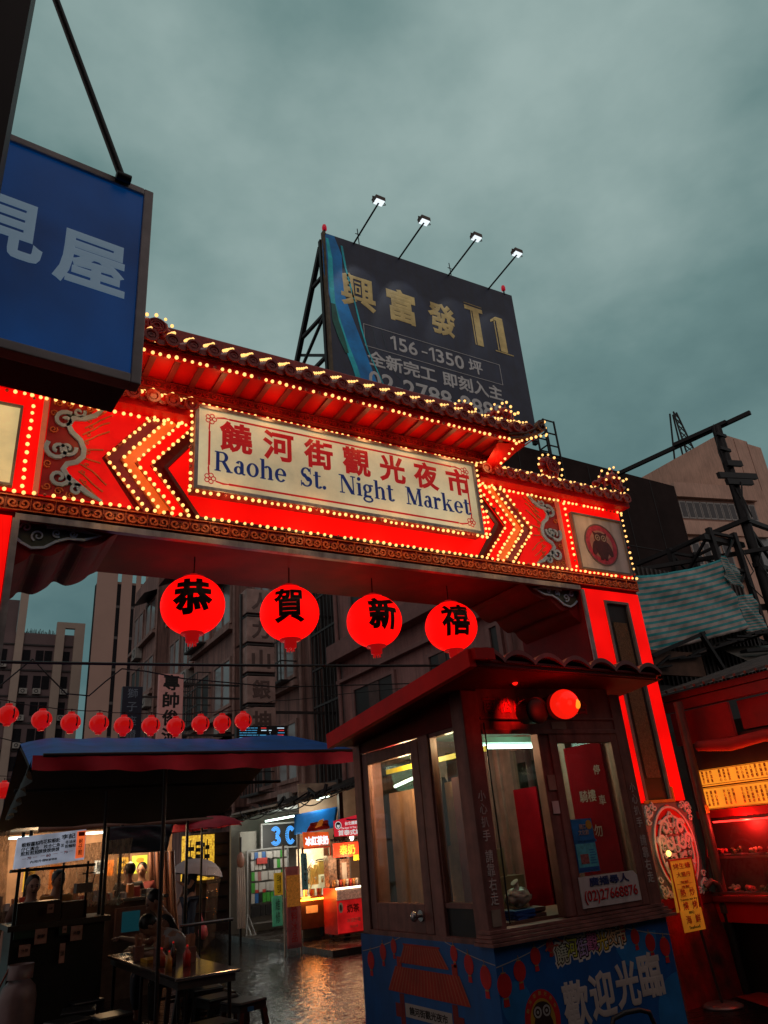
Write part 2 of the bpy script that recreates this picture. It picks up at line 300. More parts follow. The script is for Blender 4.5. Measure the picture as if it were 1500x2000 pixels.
# ------------------------------------------------------------------ market gate
YF, YB = 5.75, 6.83; CX = 3.21
G = grp('market_gate', 'red archway with tiled roofs outlined in glowing bulbs across the street', 'gate', (CX, 6.3, 0))
FF = FRONT(YF)
def mirror(x): return 2*CX-x
BULBS = []; DEAD = []
def row(p0, p1, sp=.068, dead=.07):
    p0, p1 = Vector(p0), Vector(p1); n = max(1, round((p1-p0).length/sp))
    for i in range(n+1):
        q = p0.lerp(p1, i/n)+Vector((random.uniform(-.005, .005), 0, random.uniform(-.005, .005))); (DEAD if random.random() < dead else BULBS).append(q)
def stone_pillar(x0, x1, sgn):
    MB().box(x0, x1, YF, YB, .9, 4.12).build('pillar', m_redd, G)
    a0, a1 = x0+.33, x1-.23
    if sgn < 0: a0, a1 = x0+.23, x1-.33
    # lit face panels round the recessed black niche
    p = MB()
    p.fbox(FF, x0+.035, a0, 1.78, 4.09, .002, .03).fbox(FF, a1, x1-.02, 1.78, 4.09, .002, .03).fbox(FF, a0, a1, 3.97, 4.09, .002, .03)
    p.build('lit_face', m_lit, G)
    nb = MB().fbox(FF, a0+.03, a1-.03, 1.80, 3.94, .003, .012).build('niche', m_black, G)
    MB().fbox(FF, a0+.10, a1-.08, 2.02, 3.72, .012, .022).build('woven_screen', mat('woven_tan_mesh', (.20, .13, .06), .7, bump=1, bscale=160, var=.5, scale=60), nb)
    t = MB()
    for q in ((a0, a0+.03, 1.78, 3.97), (a1-.03, a1, 1.78, 3.97), (a0+.03, a1-.03, 3.94, 3.97)): t.fbox(FF, q[0], q[1], q[2], q[3], .004, .045)
    t.build('niche_frame', m_grey, G)
    MB().fbox(FF, a0-.03, a1+.03, 1.77, 1.80, .031, .05).fbox(FF, a1+.002, a1+.03, 1.80, 1.92, .031, .05).build('glint_sill', m_gold, G)  # gold colour stands in for orange light glinting on the frame
    e = MB()
    xe = x0 if sgn > 0 else x1
    e.fbox(FF, xe-.015, xe+.035, .92, 4.07, .03, .05); e.build('edge_trim', m_alu, G)
    # carved plinth panel
    c0, c1 = (6.37, 7.09) if sgn > 0 else (mirror(7.09), mirror(6.37))
    cp = MB().fbox(FF, c0, c1, .90, 1.765, .002, .05).build('carved_panel', mat('carved_stone', (.10, .13, .16), .5, var=.3), G)
    cm = (c0+c1)/2
    MB().poly(FF, [(cm+.29*math.cos(t)*(1 if abs(math.sin(t)) < .95 else .8), 1.33+.385*math.sin(t)+(.03 if math.sin(t) > .98 else 0)) for t in [6.2832*i/40 for i in range(40)]], .05, .056).build('red_medallion', m_red, cp)
    MB().ell(FF, cm, 1.315, .258, .342, .0562, .0575, 36).build('medallion_field', mat('grey_green_field', (.035, .055, .05), .5), cp)
    r = MB(); g = MB()
    r.ribbon(FF, [(cm+.30*math.cos(6.2832*i/40), 1.33+.395*math.sin(6.2832*i/40)) for i in range(41)], .02, .05, .066); r.ribbon(FF, [(cm+.24*math.cos(6.2832*i/40), 1.315+.32*math.sin(6.2832*i/40)) for i in range(41)], .022, .0562, .07)
    for s in (-1, 1):
        for (dx, dz, rr, st, tu) in ((.12, 1.53-1.33, .075, .4, 1.1), (.10, .05, .07, 2.2, 1.2), (.19, .08, .06, -.6, 1.2), (.09, -.12, .07, 1.2, 1.2), (.17, -.17, .05, .2, 1.1), (.07, -.25, .05, 2.5, 1.0)):
            r.scroll(FF, cm+s*dx, 1.33+dz, rr, tu, st if s > 0 else math.pi-st, .032, .0576, .078, s)
            g.ell(FF, cm+s*dx, 1.33+dz, rr*.75, rr*.85, .056, .062, 12)
        for k in range(5): r.ribbon(FF, [(cm+s*(.04+.05*k), 1.30+.03*k), (cm+s*(.05+.05*k), 1.37+.02*k), (cm+s*(.09+.045*k), 1.40+.0*k)], .014, .056, .072)
        for dz in (.36, -.37):
            r.scroll(FF, cm+s*.30, 1.33+dz, .055, 1.3, 0 if dz > 0 else 1, .016, .05, .07, s)
            r.scroll(FF, cm+s*.20, 1.33+dz*1.1, .035, 1.2, 2, .012, .05, .07, -s)
        r.ribbon(FF, [(cm, 1.68), (cm+s*.05, 1.62), (cm+s*.03, 1.55), (cm, 1.52)], .012, .056, .074)
    for s in (-1, 1):
        for j in range(8):
            z = 1.05+.073*j; hw = .235*math.sqrt(max(0, 1-((z-1.315)/.33)**2))
            for i in range(3):
                dx = .04+.072*i
                if dx < hw-.02: r.scroll(FF, cm+s*dx, z+.012*(i % 2), .030, 1.25, (j+i)*1.3 if s > 0 else math.pi-(j+i)*1.3, .013, .0576, .072, s*(1 if (i+j) % 2 else -1), 10)
        for a_, b_ in ((.31, .40), (.24, .415), (.315, .33), (.32, .27), (.31, -.40), (.24, -.405), (.318, -.33), (.325, -.26)):
            r.scroll(FF, cm+s*a_, 1.33+b_, .036, 1.2, a_*20*s, .014, .05, .066, s, 10)
    r.ring(FF, cm, 1.33, .035, .035, .014, .056, .08, 14)
    r.build('carved_relief', m_rib, cp); g.build('relief_hollow', m_green, cp)
    b = MB().box(c0-.03, c1+.03, YF-.06, YB+.05, .80, .90); b.build('plinth_cap', m_redd, G, bevel=.01)
    q = MB(); q.add([(c0-.0, YF-.05, .8), (c1+.02, YF-.05, .8), (c1+.02, YB, .8), (c0, YB, .8), (c0-.06, YF-.13, 0), (c1+.16, YF-.13, 0), (c1+.1, YB, 0), (c0-.06, YB, 0)], [(0, 1, 5, 4), (1, 2, 6, 5), (2, 3, 7, 6), (3, 0, 4, 7), (0, 3, 2, 1)])
    q.build('plinth', mat('scuffed_red_plinth', (.30, .012, .016), .35, var=.35, scale=7, dirt=.95, bump=.3, bscale=30), G)
stone_pillar(6.13, 7.09, 1)
stone_pillar(-.67, .29, -1)
# beam
XL, XR = -.67, 7.09
MB().box(XL, XR, YF, YB, 4.12, 5.22).build('beam', m_redd, G)
MB().box(1.45, mirror(1.45), YF, YB, 5.22, 5.62).build('upper_beam', m_redd, G)
MB().fbox(FF, .29, 6.13, 4.065, 4.118, -.02, .035).build('beam_edge_trim', m_alu, G)
# scrollwork band along the foot of the beam
b = MB(); b.fbox(FF, XL, XR, 4.135, 4.262, .002, .03); b.build('band_back', m_maroon if False else m_mar, G)
b = MB(); n = 44; wd = (XR-XL)/n
for i in range(n):
    x = XL+wd*(i+.5)
    for s in (-1, 1):
        b.scroll(FF, x+s*wd*.235, 4.195, .043, 1.35, math.pi/2+s*1.2, .019, .03, .055, s, 14)
    b.fbox(FF, x+wd*.485, x+wd*.5, 4.14, 4.258, .03, .05)
b.fbox(FF, XL, XR, 4.252, 4.262, .03, .05); b.fbox(FF, XL, XR, 4.135, 4.143, .03, .05)
b.build('scroll_band', m_scr, G)
row((XL, YF-.055, 4.288), (XR, YF-.055, 4.288), .071)
# lit central arrow panel
AZ = 4.72
def arrow(i): # left point x for chevron i, mirrored on the right
    return .90+.125*i
ctr = [(1.42, AZ), (1.72, 4.30), (mirror(1.72), 4.30), (mirror(1.42), AZ), (mirror(1.78), 5.20), (1.78, 5.20)]
MB().poly(FF, ctr, .002, .03).build('lit_arrow_panel', m_lit, G)
MB().ribbon(FF, [(1.76, 5.21), (1.395, AZ), (1.70, 4.285)], .034, .002, .045).ribbon(FF, [(mirror(1.76), 5.21), (mirror(1.395), AZ), (mirror(1.70), 4.285)], .05, .002, .045).fbox(FF, 1.70, mirror(1.70), 4.275, 4.30, .002, .045).build('arrow_border', mat('bronze_edge', (.10, .008, .010), .4), G)
for sd in (0, 1):
    fx = (lambda x: x) if sd == 0 else mirror
    bands = [m_purp, m_lit2, m_lit]
    for i, mm in enumerate(bands):
        x = arrow(i)+.06
        MB().ribbon(FF, [(fx(x+.36), 5.20), (fx(x), AZ), (fx(x+.32), 4.30)], .10, .004, .03).build('chevron_band', mm, G)
    ln = MB()
    for i in range(4):
        x = arrow(i)
        ln.ribbon(FF, [(fx(x+.36), 5.20), (fx(x), AZ), (fx(x+.32), 4.30)], .012, .03, .05)
        for seg in (((x+.37, 5.19), (x+.015, AZ+.025)), ((x+.03, AZ-.05), (x+.315, 4.33))):
            (ax, az), (bx, bz) = seg
            row((fx(ax), YF-.06, az), (fx(bx), YF-.06, bz), .066, .04)
    ln.build('chevron_line', m_oran, G)
    # painted cloud panel with fine gold scrolls
    pts = [(.43, 5.20), (1.24, 5.20), (.87, AZ), (1.16, 4.30), (.43, 4.30)]
    cp = MB().poly(FF, [(fx(a), z) for a, z in pts], .002, .02).build('cloud_panel', m_lit if False else mat('red_fret_panel', (.60, .006, .006), .5, emit=.5, ecol=(1, .006, .006), evar=.2, spec=.15), G)
    # dark field bounded by a cloud outline
    fld = [(.435, 5.195), (.80, 5.195), (.76, 5.12), (.70, 5.06), (.63, 5.02), (.60, 4.95), (.66, 4.88), (.70, 4.80), (.715, 4.72), (.70, 4.66), (.63, 4.61), (.60, 4.56), (.66, 4.50), (.72, 4.42), (.78, 4.36), (.86, 4.305), (.435, 4.305)]
    MB().poly(FF, [(fx(a), z) for a, z in fld], .02, .025).build('dark_field', mat('deep_red_field', (.34, .010, .018), .5), cp)
    cl = MB(); ed = [(.86, 5.19), (.79, 5.10), (.71, 5.05), (.62, 5.03), (.59, 4.96), (.62, 4.90), (.69, 4.84), (.725, 4.76), (.725, 4.69), (.68, 4.63), (.61, 4.60), (.585, 4.55), (.63, 4.48), (.70, 4.43), (.78, 4.37), (.90, 4.31)]
    cl.ribbon(FF, [(fx(a), z) for a, z in ed], [.02]+[.042]*14+[.015], .025, .045)
    dd = 1 if sd == 0 else -1
    for (a, z, rr, tu, st, w, d) in ((.56, 5.00, .085, 1.25, 1.0, .034, 1), (.53, 4.72, .095, 1.3, 2.5, .036, 1), (.60, 4.74, .07, 1.2, .3, .03, -1), (.56, 4.47, .08, 1.3, .4, .034, -1), (.66, 5.10, .05, 1.1, .5, .026, -1), (.70, 4.38, .05, 1.1, 1.0, .026, 1)):
        cl.scroll(FF, fx(a), z, rr, tu, st if sd == 0 else math.pi-st, w, .025, .045, d*dd)
    cl.build('cloud_relief', m_cloud, cp)
    MB().ell(FF, fx(.60), 4.74, .045, .05, .025, .032).ell(FF, fx(.62), 5.06, .05, .02, .025, .032).ell(FF, fx(.66), 4.44, .05, .02, .025, .032).build('cloud_heart', m_green, cp)
    fi = MB(); rn = random.Random(5)
    for (a, z) in ((.50, 5.15), (.58, 5.16), (.47, 5.05), (.74, 5.16), (.48, 4.90), (.47, 4.58), (.48, 4.38), (.57, 4.35), (.66, 4.33)):
        fi.scroll(FF, fx(a), z, .035, 1.4, rn.random()*6, .011, .025, .036, rn.choice((1, -1)), 12)
    for k in range(11):   # coral twigs running towards the arrow
        a, z = .70+.02*rn.random(), 4.42+.068*k
        p = [(a, z)]; up = 1 if z > AZ else -1
        for q in range(5): a += .035+.015*rn.random(); z += up*(.022+.02*rn.random())*(1 if k not in (4, 5) else .2); p.append((a, z))
        p = [q for q in p if q[0] < .86+abs(q[1]-AZ)*.62 and 4.31 < q[1] < 5.18]
        if len(p) > 2:
            fi.ribbon(FF, [(fx(q[0]), q[1]) for q in p], .011, .02, .032)
            fi.scroll(FF, fx(p[1][0]), p[1][1]-up*.02, .022, 1.2, rn.random()*6, .008, .02, .03, 1, 9)
    fi.build('fine_scrolls', m_oran, cp)
    # divider post and end panel
    MB().fbox(FF, *sorted((fx(.385), fx(.425))), 4.30, 5.21, .002, .05).build('divider', mat('orange_divider', (.62, .2, .1), .4, emit=.2, ecol=(1, .2, .1)), G)
    MB().fbox(FF, *sorted((fx(XL+.02), fx(.385))), 4.30, 5.20, .002, .025).build('end_panel', m_lit, G)
    row((fx(.31), YF-.055, 4.34), (fx(.31), YF-.055, 5.14), .07)
    row((fx(XL+.01), YF-.055, 4.34), (fx(XL+.01), YF-.055, 5.14), .07)
    row((fx(.40), YF-.055, 5.165), (fx(1.28), YF-.055, 5.165), .066)
    row((fx(XL), YF-.055, 5.165), (fx(.36), YF-.055, 5.165), .066, .1)
    row((fx(1.30), YF-.055, 5.17), (fx(1.62), YF-.055, 5.17), .06)
    # white emblem panel
    a0, a1 = sorted((fx(.22), fx(-.58))); ca = (a0+a1)/2
    ep = MB().fbox(FF, a0, a1, 4.34, 5.02, .025, .055).build('emblem_panel', m_white if sd else mat('lit_yellow_panel', (.55, .50, .30), .5, emit=.5, ecol=(1, .82, .38), evar=.3), G)
    fr = MB()
    for q in ((a0-.02, a0, 4.32, 5.04), (a1, a1+.02, 4.32, 5.04), (a0, a1, 5.02, 5.04), (a0, a1, 4.32, 4.34)): fr.fbox(FF, *q, .025, .075)
    fr.build('emblem_frame', m_grey, G)
    if sd:
        zc = 4.67
        MB().ell(FF, ca, zc, .265, .265, .055, .058, 36).build('emblem_disc', mat('emblem_pink', (.55, .05, .10), .5, var=.4, scale=18), ep)
        MB().ring(FF, ca, zc, .262, .262, .018, .055, .062, 40).build('emblem_rim', mat('emblem_grey', (.18, .12, .12), .5), ep)
        MB().ell(FF, ca, zc, .185, .185, .058, .06, 32).build('emblem_centre', mat('emblem_rose', (.50, .26, .22), .5), ep)
        owl = MB(); owl.ell(FF, ca, zc-.05, .10, .135, .06, .064).ell(FF, ca, zc+.085, .105, .075, .06, .0635)
        for s in (-1, 1): owl.poly(FF, [(ca+s*.02, zc+.13), (ca+s*.12, zc+.165), (ca+s*.09, zc+.09)], .06, .0632); owl.ell(FF, ca+s*.115, zc-.05, .045, .10, .06, .0628, rot=s*.35); owl.fbox(FF, ca+s*.04-.02, ca+s*.04+.02, zc-.20, zc-.16, .06, .063)
        owl.build('owl', mat('owl_brown', (.09, .018, .02), .5, var=.4, scale=30), ep)
        ey = MB()
        for s in (-1, 1): ey.ring(FF, ca+s*.05, zc+.085, .034, .034, .014, .064, .067, 18); ey.ell(FF, ca+s*.05, zc+.085, .012, .012, .0645, .067, 10)
        ey.build('owl_eyes', mat('owl_eye', (.42, .36, .30), .5), ep)
    else:
        MB().ell(FF, ca, 4.67, .26, .26, .055, .058, 36).build('emblem_disc', mat('emblem_green', (.30, .34, .12), .5, emit=.25, ecol=(.6, .7, .2)), ep)
    # lower side roof
    x0, x1 = sorted((fx(XL-.04), fx(1.62)))
    ye, ze, yr, zr = 5.58, 5.305, 6.3, 5.68
    MB().box(x0, x1, ye, YF, 5.20, 5.262).build('eave_fascia', m_lit2 if False else m_red, G)
    row((x0+.1, 5.66, 5.42), (x1-.1, 5.66, 5.42), .06, .04); row((x0+.1, 5.85, 5.52), (x1-.1, 5.85, 5.52), .06, .04)
    rb = MB(); rb.add([(x0, ye, ze-.03), (x1, ye, ze-.03), (x1, yr, zr), (x0, yr, zr), (x0, 7.26, ze-.03), (x1, 7.26, ze-.03)], [(0, 1, 2, 3), (3, 2, 5, 4), (0, 3, 4), (1, 2, 5)]); rb.box(x0, x1, ye+.01, 5.74, 5.264, 5.28)
    tl = MB(); nt_ = 14
    for k in range(nt_):
        x = x0+.06+(x1-x0-.12)*k/(nt_-1)
        tl.cyl((x, ye-.03, ze), (x, yr, zr+.03), .052, n=10)
        tl.ring(Fr((x, ye-.03, ze), (1, 0, 0), (0, 0, 1), (0, -1, 0)), 0, 0, .054, .054, .024, 0, .02, 14); tl.ell(Fr((x, ye-.03, ze), (1, 0, 0), (0, 0, 1), (0, -1, 0)), 0, 0, .03, .03, 0, .012, 12)
        if k < nt_-1:
            xm = x+(x1-x0-.12)/(nt_-1)/2
            tl.ell(Fr((xm, ye-.01, ze-.02), (1, 0, 0), (0, 0, 1), (0, -1, 0)), 0, 0, .045, .032, 0, .015, 12, math.pi, 6.2832)
        for j in range(3):
            t = .04+.085*j; q = Vector((x, ye-.03, ze)).lerp(Vector((x, yr, zr+.03)), t)
            BULBS.append(q+Vector((0, -.02, .06)))
            if k < nt_-1: BULBS.append(q+Vector(((x1-x0-.12)/(nt_-1)/2, .03, .05)))
    rb.build('eave_roof', m_tile, G); tl.build('eave_roof_tiles', m_tile, G)
    MB().box(x0+.1, x1, 6.2, 6.4, 5.66, 5.84).build('roof_ridge', m_tile, G, bevel=.02)
# painted scroll strip under the side roofs and the bulb rail under the main roof
MB().box(1.35, mirror(1.35), 5.65, YF, 5.47, 5.52).build('moulding', m_red, G)
sb = MB(); n = 30
MB().box(.7, 5.1, 5.60, 5.64, 5.42, 5.52).build('dark_frieze', m_mar, G)
for i in range(n):
    x = .72+4.36*(i+.5)/n; fr = FRONT(5.60)
    for s in (-1, 1): sb.scroll(fr, x+s*.036, 5.468, .028, 1.3, 1.57+s, .012, 0, .016, s, 10)
    sb.fbox(fr, x-.072, x+.072, 5.428, 5.436, 0, .014); sb.fbox(fr, x-.072, x+.072, 5.503, 5.511, 0, .014)
sb.build('frieze_scrolls', m_orn, G)
MB().box(1.0, mirror(1.35), 5.64, YF, 5.33, 5.41).build('bulb_rail', m_red, G)
row((1.0, 5.62, 5.378), (mirror(1.32), 5.62, 5.378), .062, .16)
# ------------------------------------------------------------------ main sign box
SGN = grp('gate_sign', 'long cream lightbox with red Chinese characters above blue English words', 'sign', (3.17, 5.65, 4.56))
FS = FRONT(5.56)
sx0, sx1, sz0, sz1 = 1.63, 4.66, 4.515, 5.295
MB().box(sx0, sx1, 5.56, 5.72, sz0, sz1).build('lightbox', m_cream, SGN)
t = MB()
for q in ((sx0-.035, sx0, sz0-.035, sz1+.035), (sx1, sx1+.035, sz0-.035, sz1+.035), (sx0, sx1, sz1, sz1+.035), (sx0, sx1, sz0-.035, sz0)): t.fbox(FS, *q, -.14, .02)
t.build('frame', m_alu, SGN, bevel=.004)
t = MB(); i = .09
for q in ((sx0+i, sx0+i+.018, sz0+.22, sz1-.22), (sx1-i-.018, sx1-i, sz0+.22, sz1-.22), (sx0+.28, sx1-.28, sz1-.068, sz1-.05), (sx0+.28, sx1-.28, sz0+.05, sz0+.068)): t.fbox(FS, *q, .001, .004)
for a, b_, s, u in ((sx0+.11, sz1-.09, 1, -1), (sx1-.11, sz1-.09, -1, -1), (sx0+.11, sz0+.09, 1, 1), (sx1-.11, sz0+.09, -1, 1)):
    for k in range(5): t.ring(FS, a+.032*math.cos(k*1.2566), b_+.032*math.sin(k*1.2566), .02, .02, .008, .001, .004, 9)
    t.ring(FS, a, b_, .011, .011, .007, .001, .004, 8)
    t.ribbon(FS, [(a+s*.05, b_-u*.02), (a+s*.12, b_-u*.035), (a+s*.19, b_-u*.03)], [.012, .016, .004], .001, .004)
    t.ribbon(FS, [(a-s*.01, b_+u*.04), (a-s*.015, b_+u*.10), (a-s*.01, b_+u*.15)], [.012, .014, .004], .001, .004)
t.build('red_border', m_sred, SGN)
tb = MB()
for k, ch in enumerate('饒河街觀光夜市'):
    txt(ch, m_sred, None, FS, sx0+.345+k*.412, 5.06, .315, .31, bold=.034, mb=tb)
tb.build('chinese_lettering', m_sred, SGN)
# serif roman letters, drawn from stems, bowls and slab serifs (x-height 1, cap 1.45)
def serif(ch):
    o = []; T, th, sf = .24, .085, .07
    def rect(a, b, c, d): o.append([(a, c), (b, c), (b, d), (a, d)])
    def stem(x, y0, y1, s0=.1, s1=.1, w=T):
        rect(x, x+w, y0, y1)
        if s0: rect(x-s0, x+w+s0, y0, y0+sf)
        if s1: rect(x-s1, x+(w if s1 < .0 else w)+(s1 if s1 > 0 else 0)*0, y1-sf, y1)
    def bowl(cx, cy, rx, ry, wx, wy, a0=0, a1=6.2832, n=26):
        for i in range(n):
            p, q = a0+(a1-a0)*i/n, a0+(a1-a0)*(i+1)/n
            o.append([(cx+rx*math.cos(p), cy+ry*math.sin(p)), (cx+rx*math.cos(q), cy+ry*math.sin(q)), (cx+(rx-wx)*math.cos(q), cy+(ry-wy)*math.sin(q)), (cx+(rx-wx)*math.cos(p), cy+(ry-wy)*math.sin(p))])
    def diag(x0, y0, x1, y1, w): o.append([(x0, y0), (x0+w, y0), (x1+w, y1), (x1, y1)])
    H = math.pi/2
    if ch == 'R': stem(.1, 0, 1.45); rect(.2, .55, 1.45-th, 1.45); rect(.2, .6, .70, .70+th); bowl(.55, 1.075, .42, .375, .25, th, -H, H); diag(.95, 0, .5, .72, .27); rect(.85, 1.3, 0, sf); w = 1.28
    elif ch == 'a': bowl(.36, .30, .34, .31, .22, th); stem(.5, .05, .72, 0, 0); bowl(.44, .70, .30, .31, .24, th, -.05, 2.75); rect(.66, .86, 0, sf+.02); w = .86
    elif ch == 'o': bowl(.46, .5, .46, .52, .24, th); w = .92
    elif ch == 'h': stem(.1, 0, 1.5, .09, .1); bowl(.58, .68, .34, .34, .24, th+.02, 0, math.pi*.8); stem(.68, 0, .70, .09, 0); w = 1.05
    elif ch == 'e': bowl(.45, .5, .45, .52, .24, th, .15, 5.6); rect(.2, .88, .48, .48+th); w = .9
    elif ch == 'S': bowl(.46, 1.06, .42, .41, .2, th, .35, 4.5); bowl(.46, .39, .46, .41, .2, th, -2.75, 1.45); rect(.78, .84, 1.0, 1.45); rect(.02, .08, 0, .42); diag(.52, .42, .1, .98, .3); w = .95
    elif ch == 't': stem(.14, .1, 1.28, 0, 0); rect(0, .6, .93, 1.0); bowl(.42, .2, .28, .22, .22, th, math.pi, 6.1); w = .64
    elif ch == '.': bowl(.14, .13, .14, .14, .14, .14); w = .3
    elif ch == 'N': rect(.16, .25, 0, 1.45); rect(0, .42, 0, sf); rect(-.02, .3, 1.45-sf, 1.45); diag(.98, 0, .1, 1.45, .3); rect(1.14, 1.23, .05, 1.45); rect(.98, 1.4, 1.45-sf, 1.45); w = 1.4
    elif ch == 'i': stem(.1, 0, 1.0, .09, .1); bowl(.22, 1.34, .15, .15, .15, .15); w = .44
    elif ch == 'g': bowl(.40, .68, .38, .34, .22, th); bowl(.42, -.18, .44, .26, .15, th+.02); diag(.06, .02, .12, .42, .2); rect(.1, .7, .03, .13); rect(.62, .92, .9, 1.02); w = .92
    elif ch == 'M': rect(.16, .25, 0, 1.45); rect(0, .42, 0, sf); rect(0, .35, 1.45-sf, 1.45); diag(.66, .05, .12, 1.45, .28); diag(.74, .05, 1.22, 1.45, .09); stem(1.2, 0, 1.45); rect(1.2, 1.54, 1.45-sf, 1.45); w = 1.58
    elif ch == 'r': stem(.1, 0, 1.0, .09, .1); bowl(.56, .66, .28, .34, .2, th+.03, .5, math.pi*.9); bowl(.64, .84, .12, .12, .12, .12); w = .78
    elif ch == 'k': stem(.1, 0, 1.5, .09, .1); diag(.3, .44, .72, 1.0, .1); rect(.58, .98, 1.0-sf, 1.0); diag(.76, 0, .42, .62, .27); rect(.66, 1.14, 0, sf); w = 1.12
    else: w = .7
    return o, w
def serif_line(s, m, parent, fr, a0, a1, b, xh, lift=.001, d=.004):
    tot = 0; gl = []
    for ch in s:
        if ch == ' ': tot += 1.05; continue
        o, w = serif(ch); gl.append((tot, o)); tot += w+.1
    k = (a1-a0)/tot; mb = MB(); j = 0
    for x, o in gl:
        for pl in o: j += 1; mb.poly(fr, [(a0+(x+q[0])*k, b+q[1]*xh) for q in pl], lift, lift+d+.00006*(j % 37))
    return mb.build('english_lettering', m, parent)
serif_line('Raohe St. Night Market', m_sblue, SGN, FS, sx0+.15, sx1-.09, 4.69, .135)
for k in range(4):
    (p0, p1) = (((sx0-.065, 5.55, sz0-.06), (sx1+.065, 5.55, sz0-.06)), ((sx0-.065, 5.55, sz1+.02), (sx0-.065, 5.55, sz0-.02)), ((sx1+.065, 5.55, sz1+.02), (sx1+.065, 5.55, sz0-.02)), ((sx1+.11, 5.55, sz0+.25), (sx1+.11, 5.55, sz0-.02)))[k]
    row(p0, p1, .062, .05)
# ------------------------------------------------------------------ main roof
ux0, ux1 = .50, 5.28; ye, ze, yr, zr = 5.20, 5.645, 6.3, 6.32
def umir(x): return ux0+ux1-x
MB().box(ux0+.05, ux1-.12, ye+.045, 5.60, 5.53, 5.55).build('roof_soffit', m_red, G)
rf = MB()
for k in range(22):
    x = ux0+.2+k*.208
    rf.box(x, x+.05, ye+.05, 5.60, 5.505, 5.529)
rf.build('soffit_rafters', mat('rafter_red', (.20, .007, .01), .5), G)
MB().box(ux0+.02, ux1-.1, ye+.02, ye+.045, 5.50, 5.60).build('roof_fascia', m_red, G)
row((ux0+.08, ye-.0, 5.505), (ux1-.2, ye-.0, 5.505), .067, .14)
rb = MB().add([(ux0, ye, ze-.035), (ux1, ye, ze-.035), (ux1, yr, zr), (ux0, yr, zr), (ux0, 7.46, ze-.035), (ux1, 7.46, ze-.035)], [(0, 1, 2, 3), (3, 2, 5, 4), (0, 3, 4), (1, 2, 5)]).box(ux0, ux1, ye+.01, 5.7, ze-.06, ze-.037)
rb.build('roof', m_tile, G)
tl = MB(); n = 27
for k in range(n):
    x = ux0+.05+(ux1-ux0-.1)*k/(n-1); p = Vector((x, ye-.03, ze)); q = Vector((x, yr, zr+.03)); rise = .04*max(0, (k-23)/3)**2+.04*max(0, (3-k)/3)**2
    p.z += rise
    tl.cyl(p, q, .05, n=10); f2 = Fr(p, (1, 0, 0), (0, 0, 1), (0, -1, 0))
    tl.ring(f2, 0, 0, .052, .052, .022, 0, .022, 14); tl.ell(f2, 0, 0, .034, .034, 0, .014, 12); tl.ring(f2, 0, 0, .02, .02, .008, .014, .02, 10)
    if k < n-1:
        xm = x+(ux1-ux0-.1)/(n-1)/2
        f3 = Fr((xm, ye-.01, ze-.01+rise), (1, 0, 0), (0, 0, 1), (0, -1, 0)); tl.ell(f3, 0, 0, .055, .05, 0, .015, 12, math.pi, 6.2832)
    for j in range(6): BULBS.append(p.lerp(q, .03+.045*j)+Vector((0, -.015, .072)))
    tl.cyl(p+Vector((0, .02, .04)), p+Vector((0, .02, .085)), .014, n=8)
tl.build('roof_tiles', m_tile, G)
MB().box(ux0+.2, ux1-.2, 6.2, 6.4, 6.38, 6.62).build('roof_ridge', m_tile, G, bevel=.02)
# flying eave corner with a carved curl at each end
for s in (1, -1):
    fx = (lambda x: x) if s > 0 else umir
    c = MB(); c.add([(fx(4.86), 5.30, 5.50), (fx(5.18), 5.22, 5.50), (fx(5.42), 5.16, 5.66), (fx(5.42), 5.7, 5.66), (fx(4.86), 5.74, 5.50), (fx(5.02), 5.62, 5.32), (fx(4.84), 5.74, 5.30), (fx(4.84), 5.62, 5.30)], [(0, 1, 2, 3, 4), (0, 7, 5, 1), (1, 5, 3, 2), (7, 6, 5), (5, 6, 4, 3)])
    c.build('eave_corner', m_red, G)
    w = MB(); w.scroll(FRONT(5.14), fx(5.36), 5.70, .075, 1.4, 1.0 if s > 0 else 2.1, .028, 0, .06, s); w.tube([(fx(4.95), 5.2, 5.52), (fx(5.15), 5.15, 5.55), (fx(5.34), 5.12, 5.64)], .018); w.tube([(fx(4.95), 5.2, 5.57), (fx(5.15), 5.15, 5.60), (fx(5.30), 5.12, 5.68)], .016)
    w.build('eave_curl', mat('dull_relief', (.16, .07, .06), .5), G)
    row((fx(5.05), 5.12, 5.47), (fx(5.40), 5.10, 5.60), .07); row((fx(5.0), 5.16, 5.44), (fx(4.98), 5.5, 5.30), .07); row((fx(5.42), 5.1, 5.62), (fx(5.42), 5.1, 5.78), .08)
# dragons and flowers on the roofs, each with its own bulbs
def beast(x, y, z, s, sc=1.0):
    b = MB(); pts = [(-.26, .0), (-.18, .10), (-.08, .08), (-.02, .16), (.07, .20), (.14, .14), (.13, .05), (.20, .02), (.27, .06)]
    b.tube([(x+s*a*sc, y, z+c*sc) for a, c in pts], [q*sc for q in (.02, .045, .055, .055, .05, .05, .045, .035, .012)], 9)
    b.sph((x-s*.28*sc, y, z+.02*sc), (.06*sc, .045*sc, .045*sc), 10, 7)
    for k in range(7):
        a, c = pts[k+1]; b.tube([(x+s*a*sc, y, z+(c+.03)*sc), (x+s*(a+.035)*sc, y, z+(c+.12)*sc)], [.018*sc, .002], 5)
    for a in (-.15, .0, .12): b.tube([(x+s*a*sc, y-.03, z+.06*sc), (x+s*(a-.03)*sc, y-.04, z-.06*sc)], [.02*sc, .014*sc], 6)
    b.scroll(FRONT(y-.05), x-s*.02*sc, z+.04*sc, .06*sc, 1.4, 0, .02*sc, 0, .03, s, 12)
    b.build('ridge_dragon', m_orn, G)
    for k in range(9):
        a, c = pts[k]; BULBS.append(Vector((x+s*a*sc, y-.05, z+(c+.10)*sc)))
        if k % 2: BULBS.append(Vector((x+s*(a+.05)*sc, y-.05, z+(c-.02)*sc)))
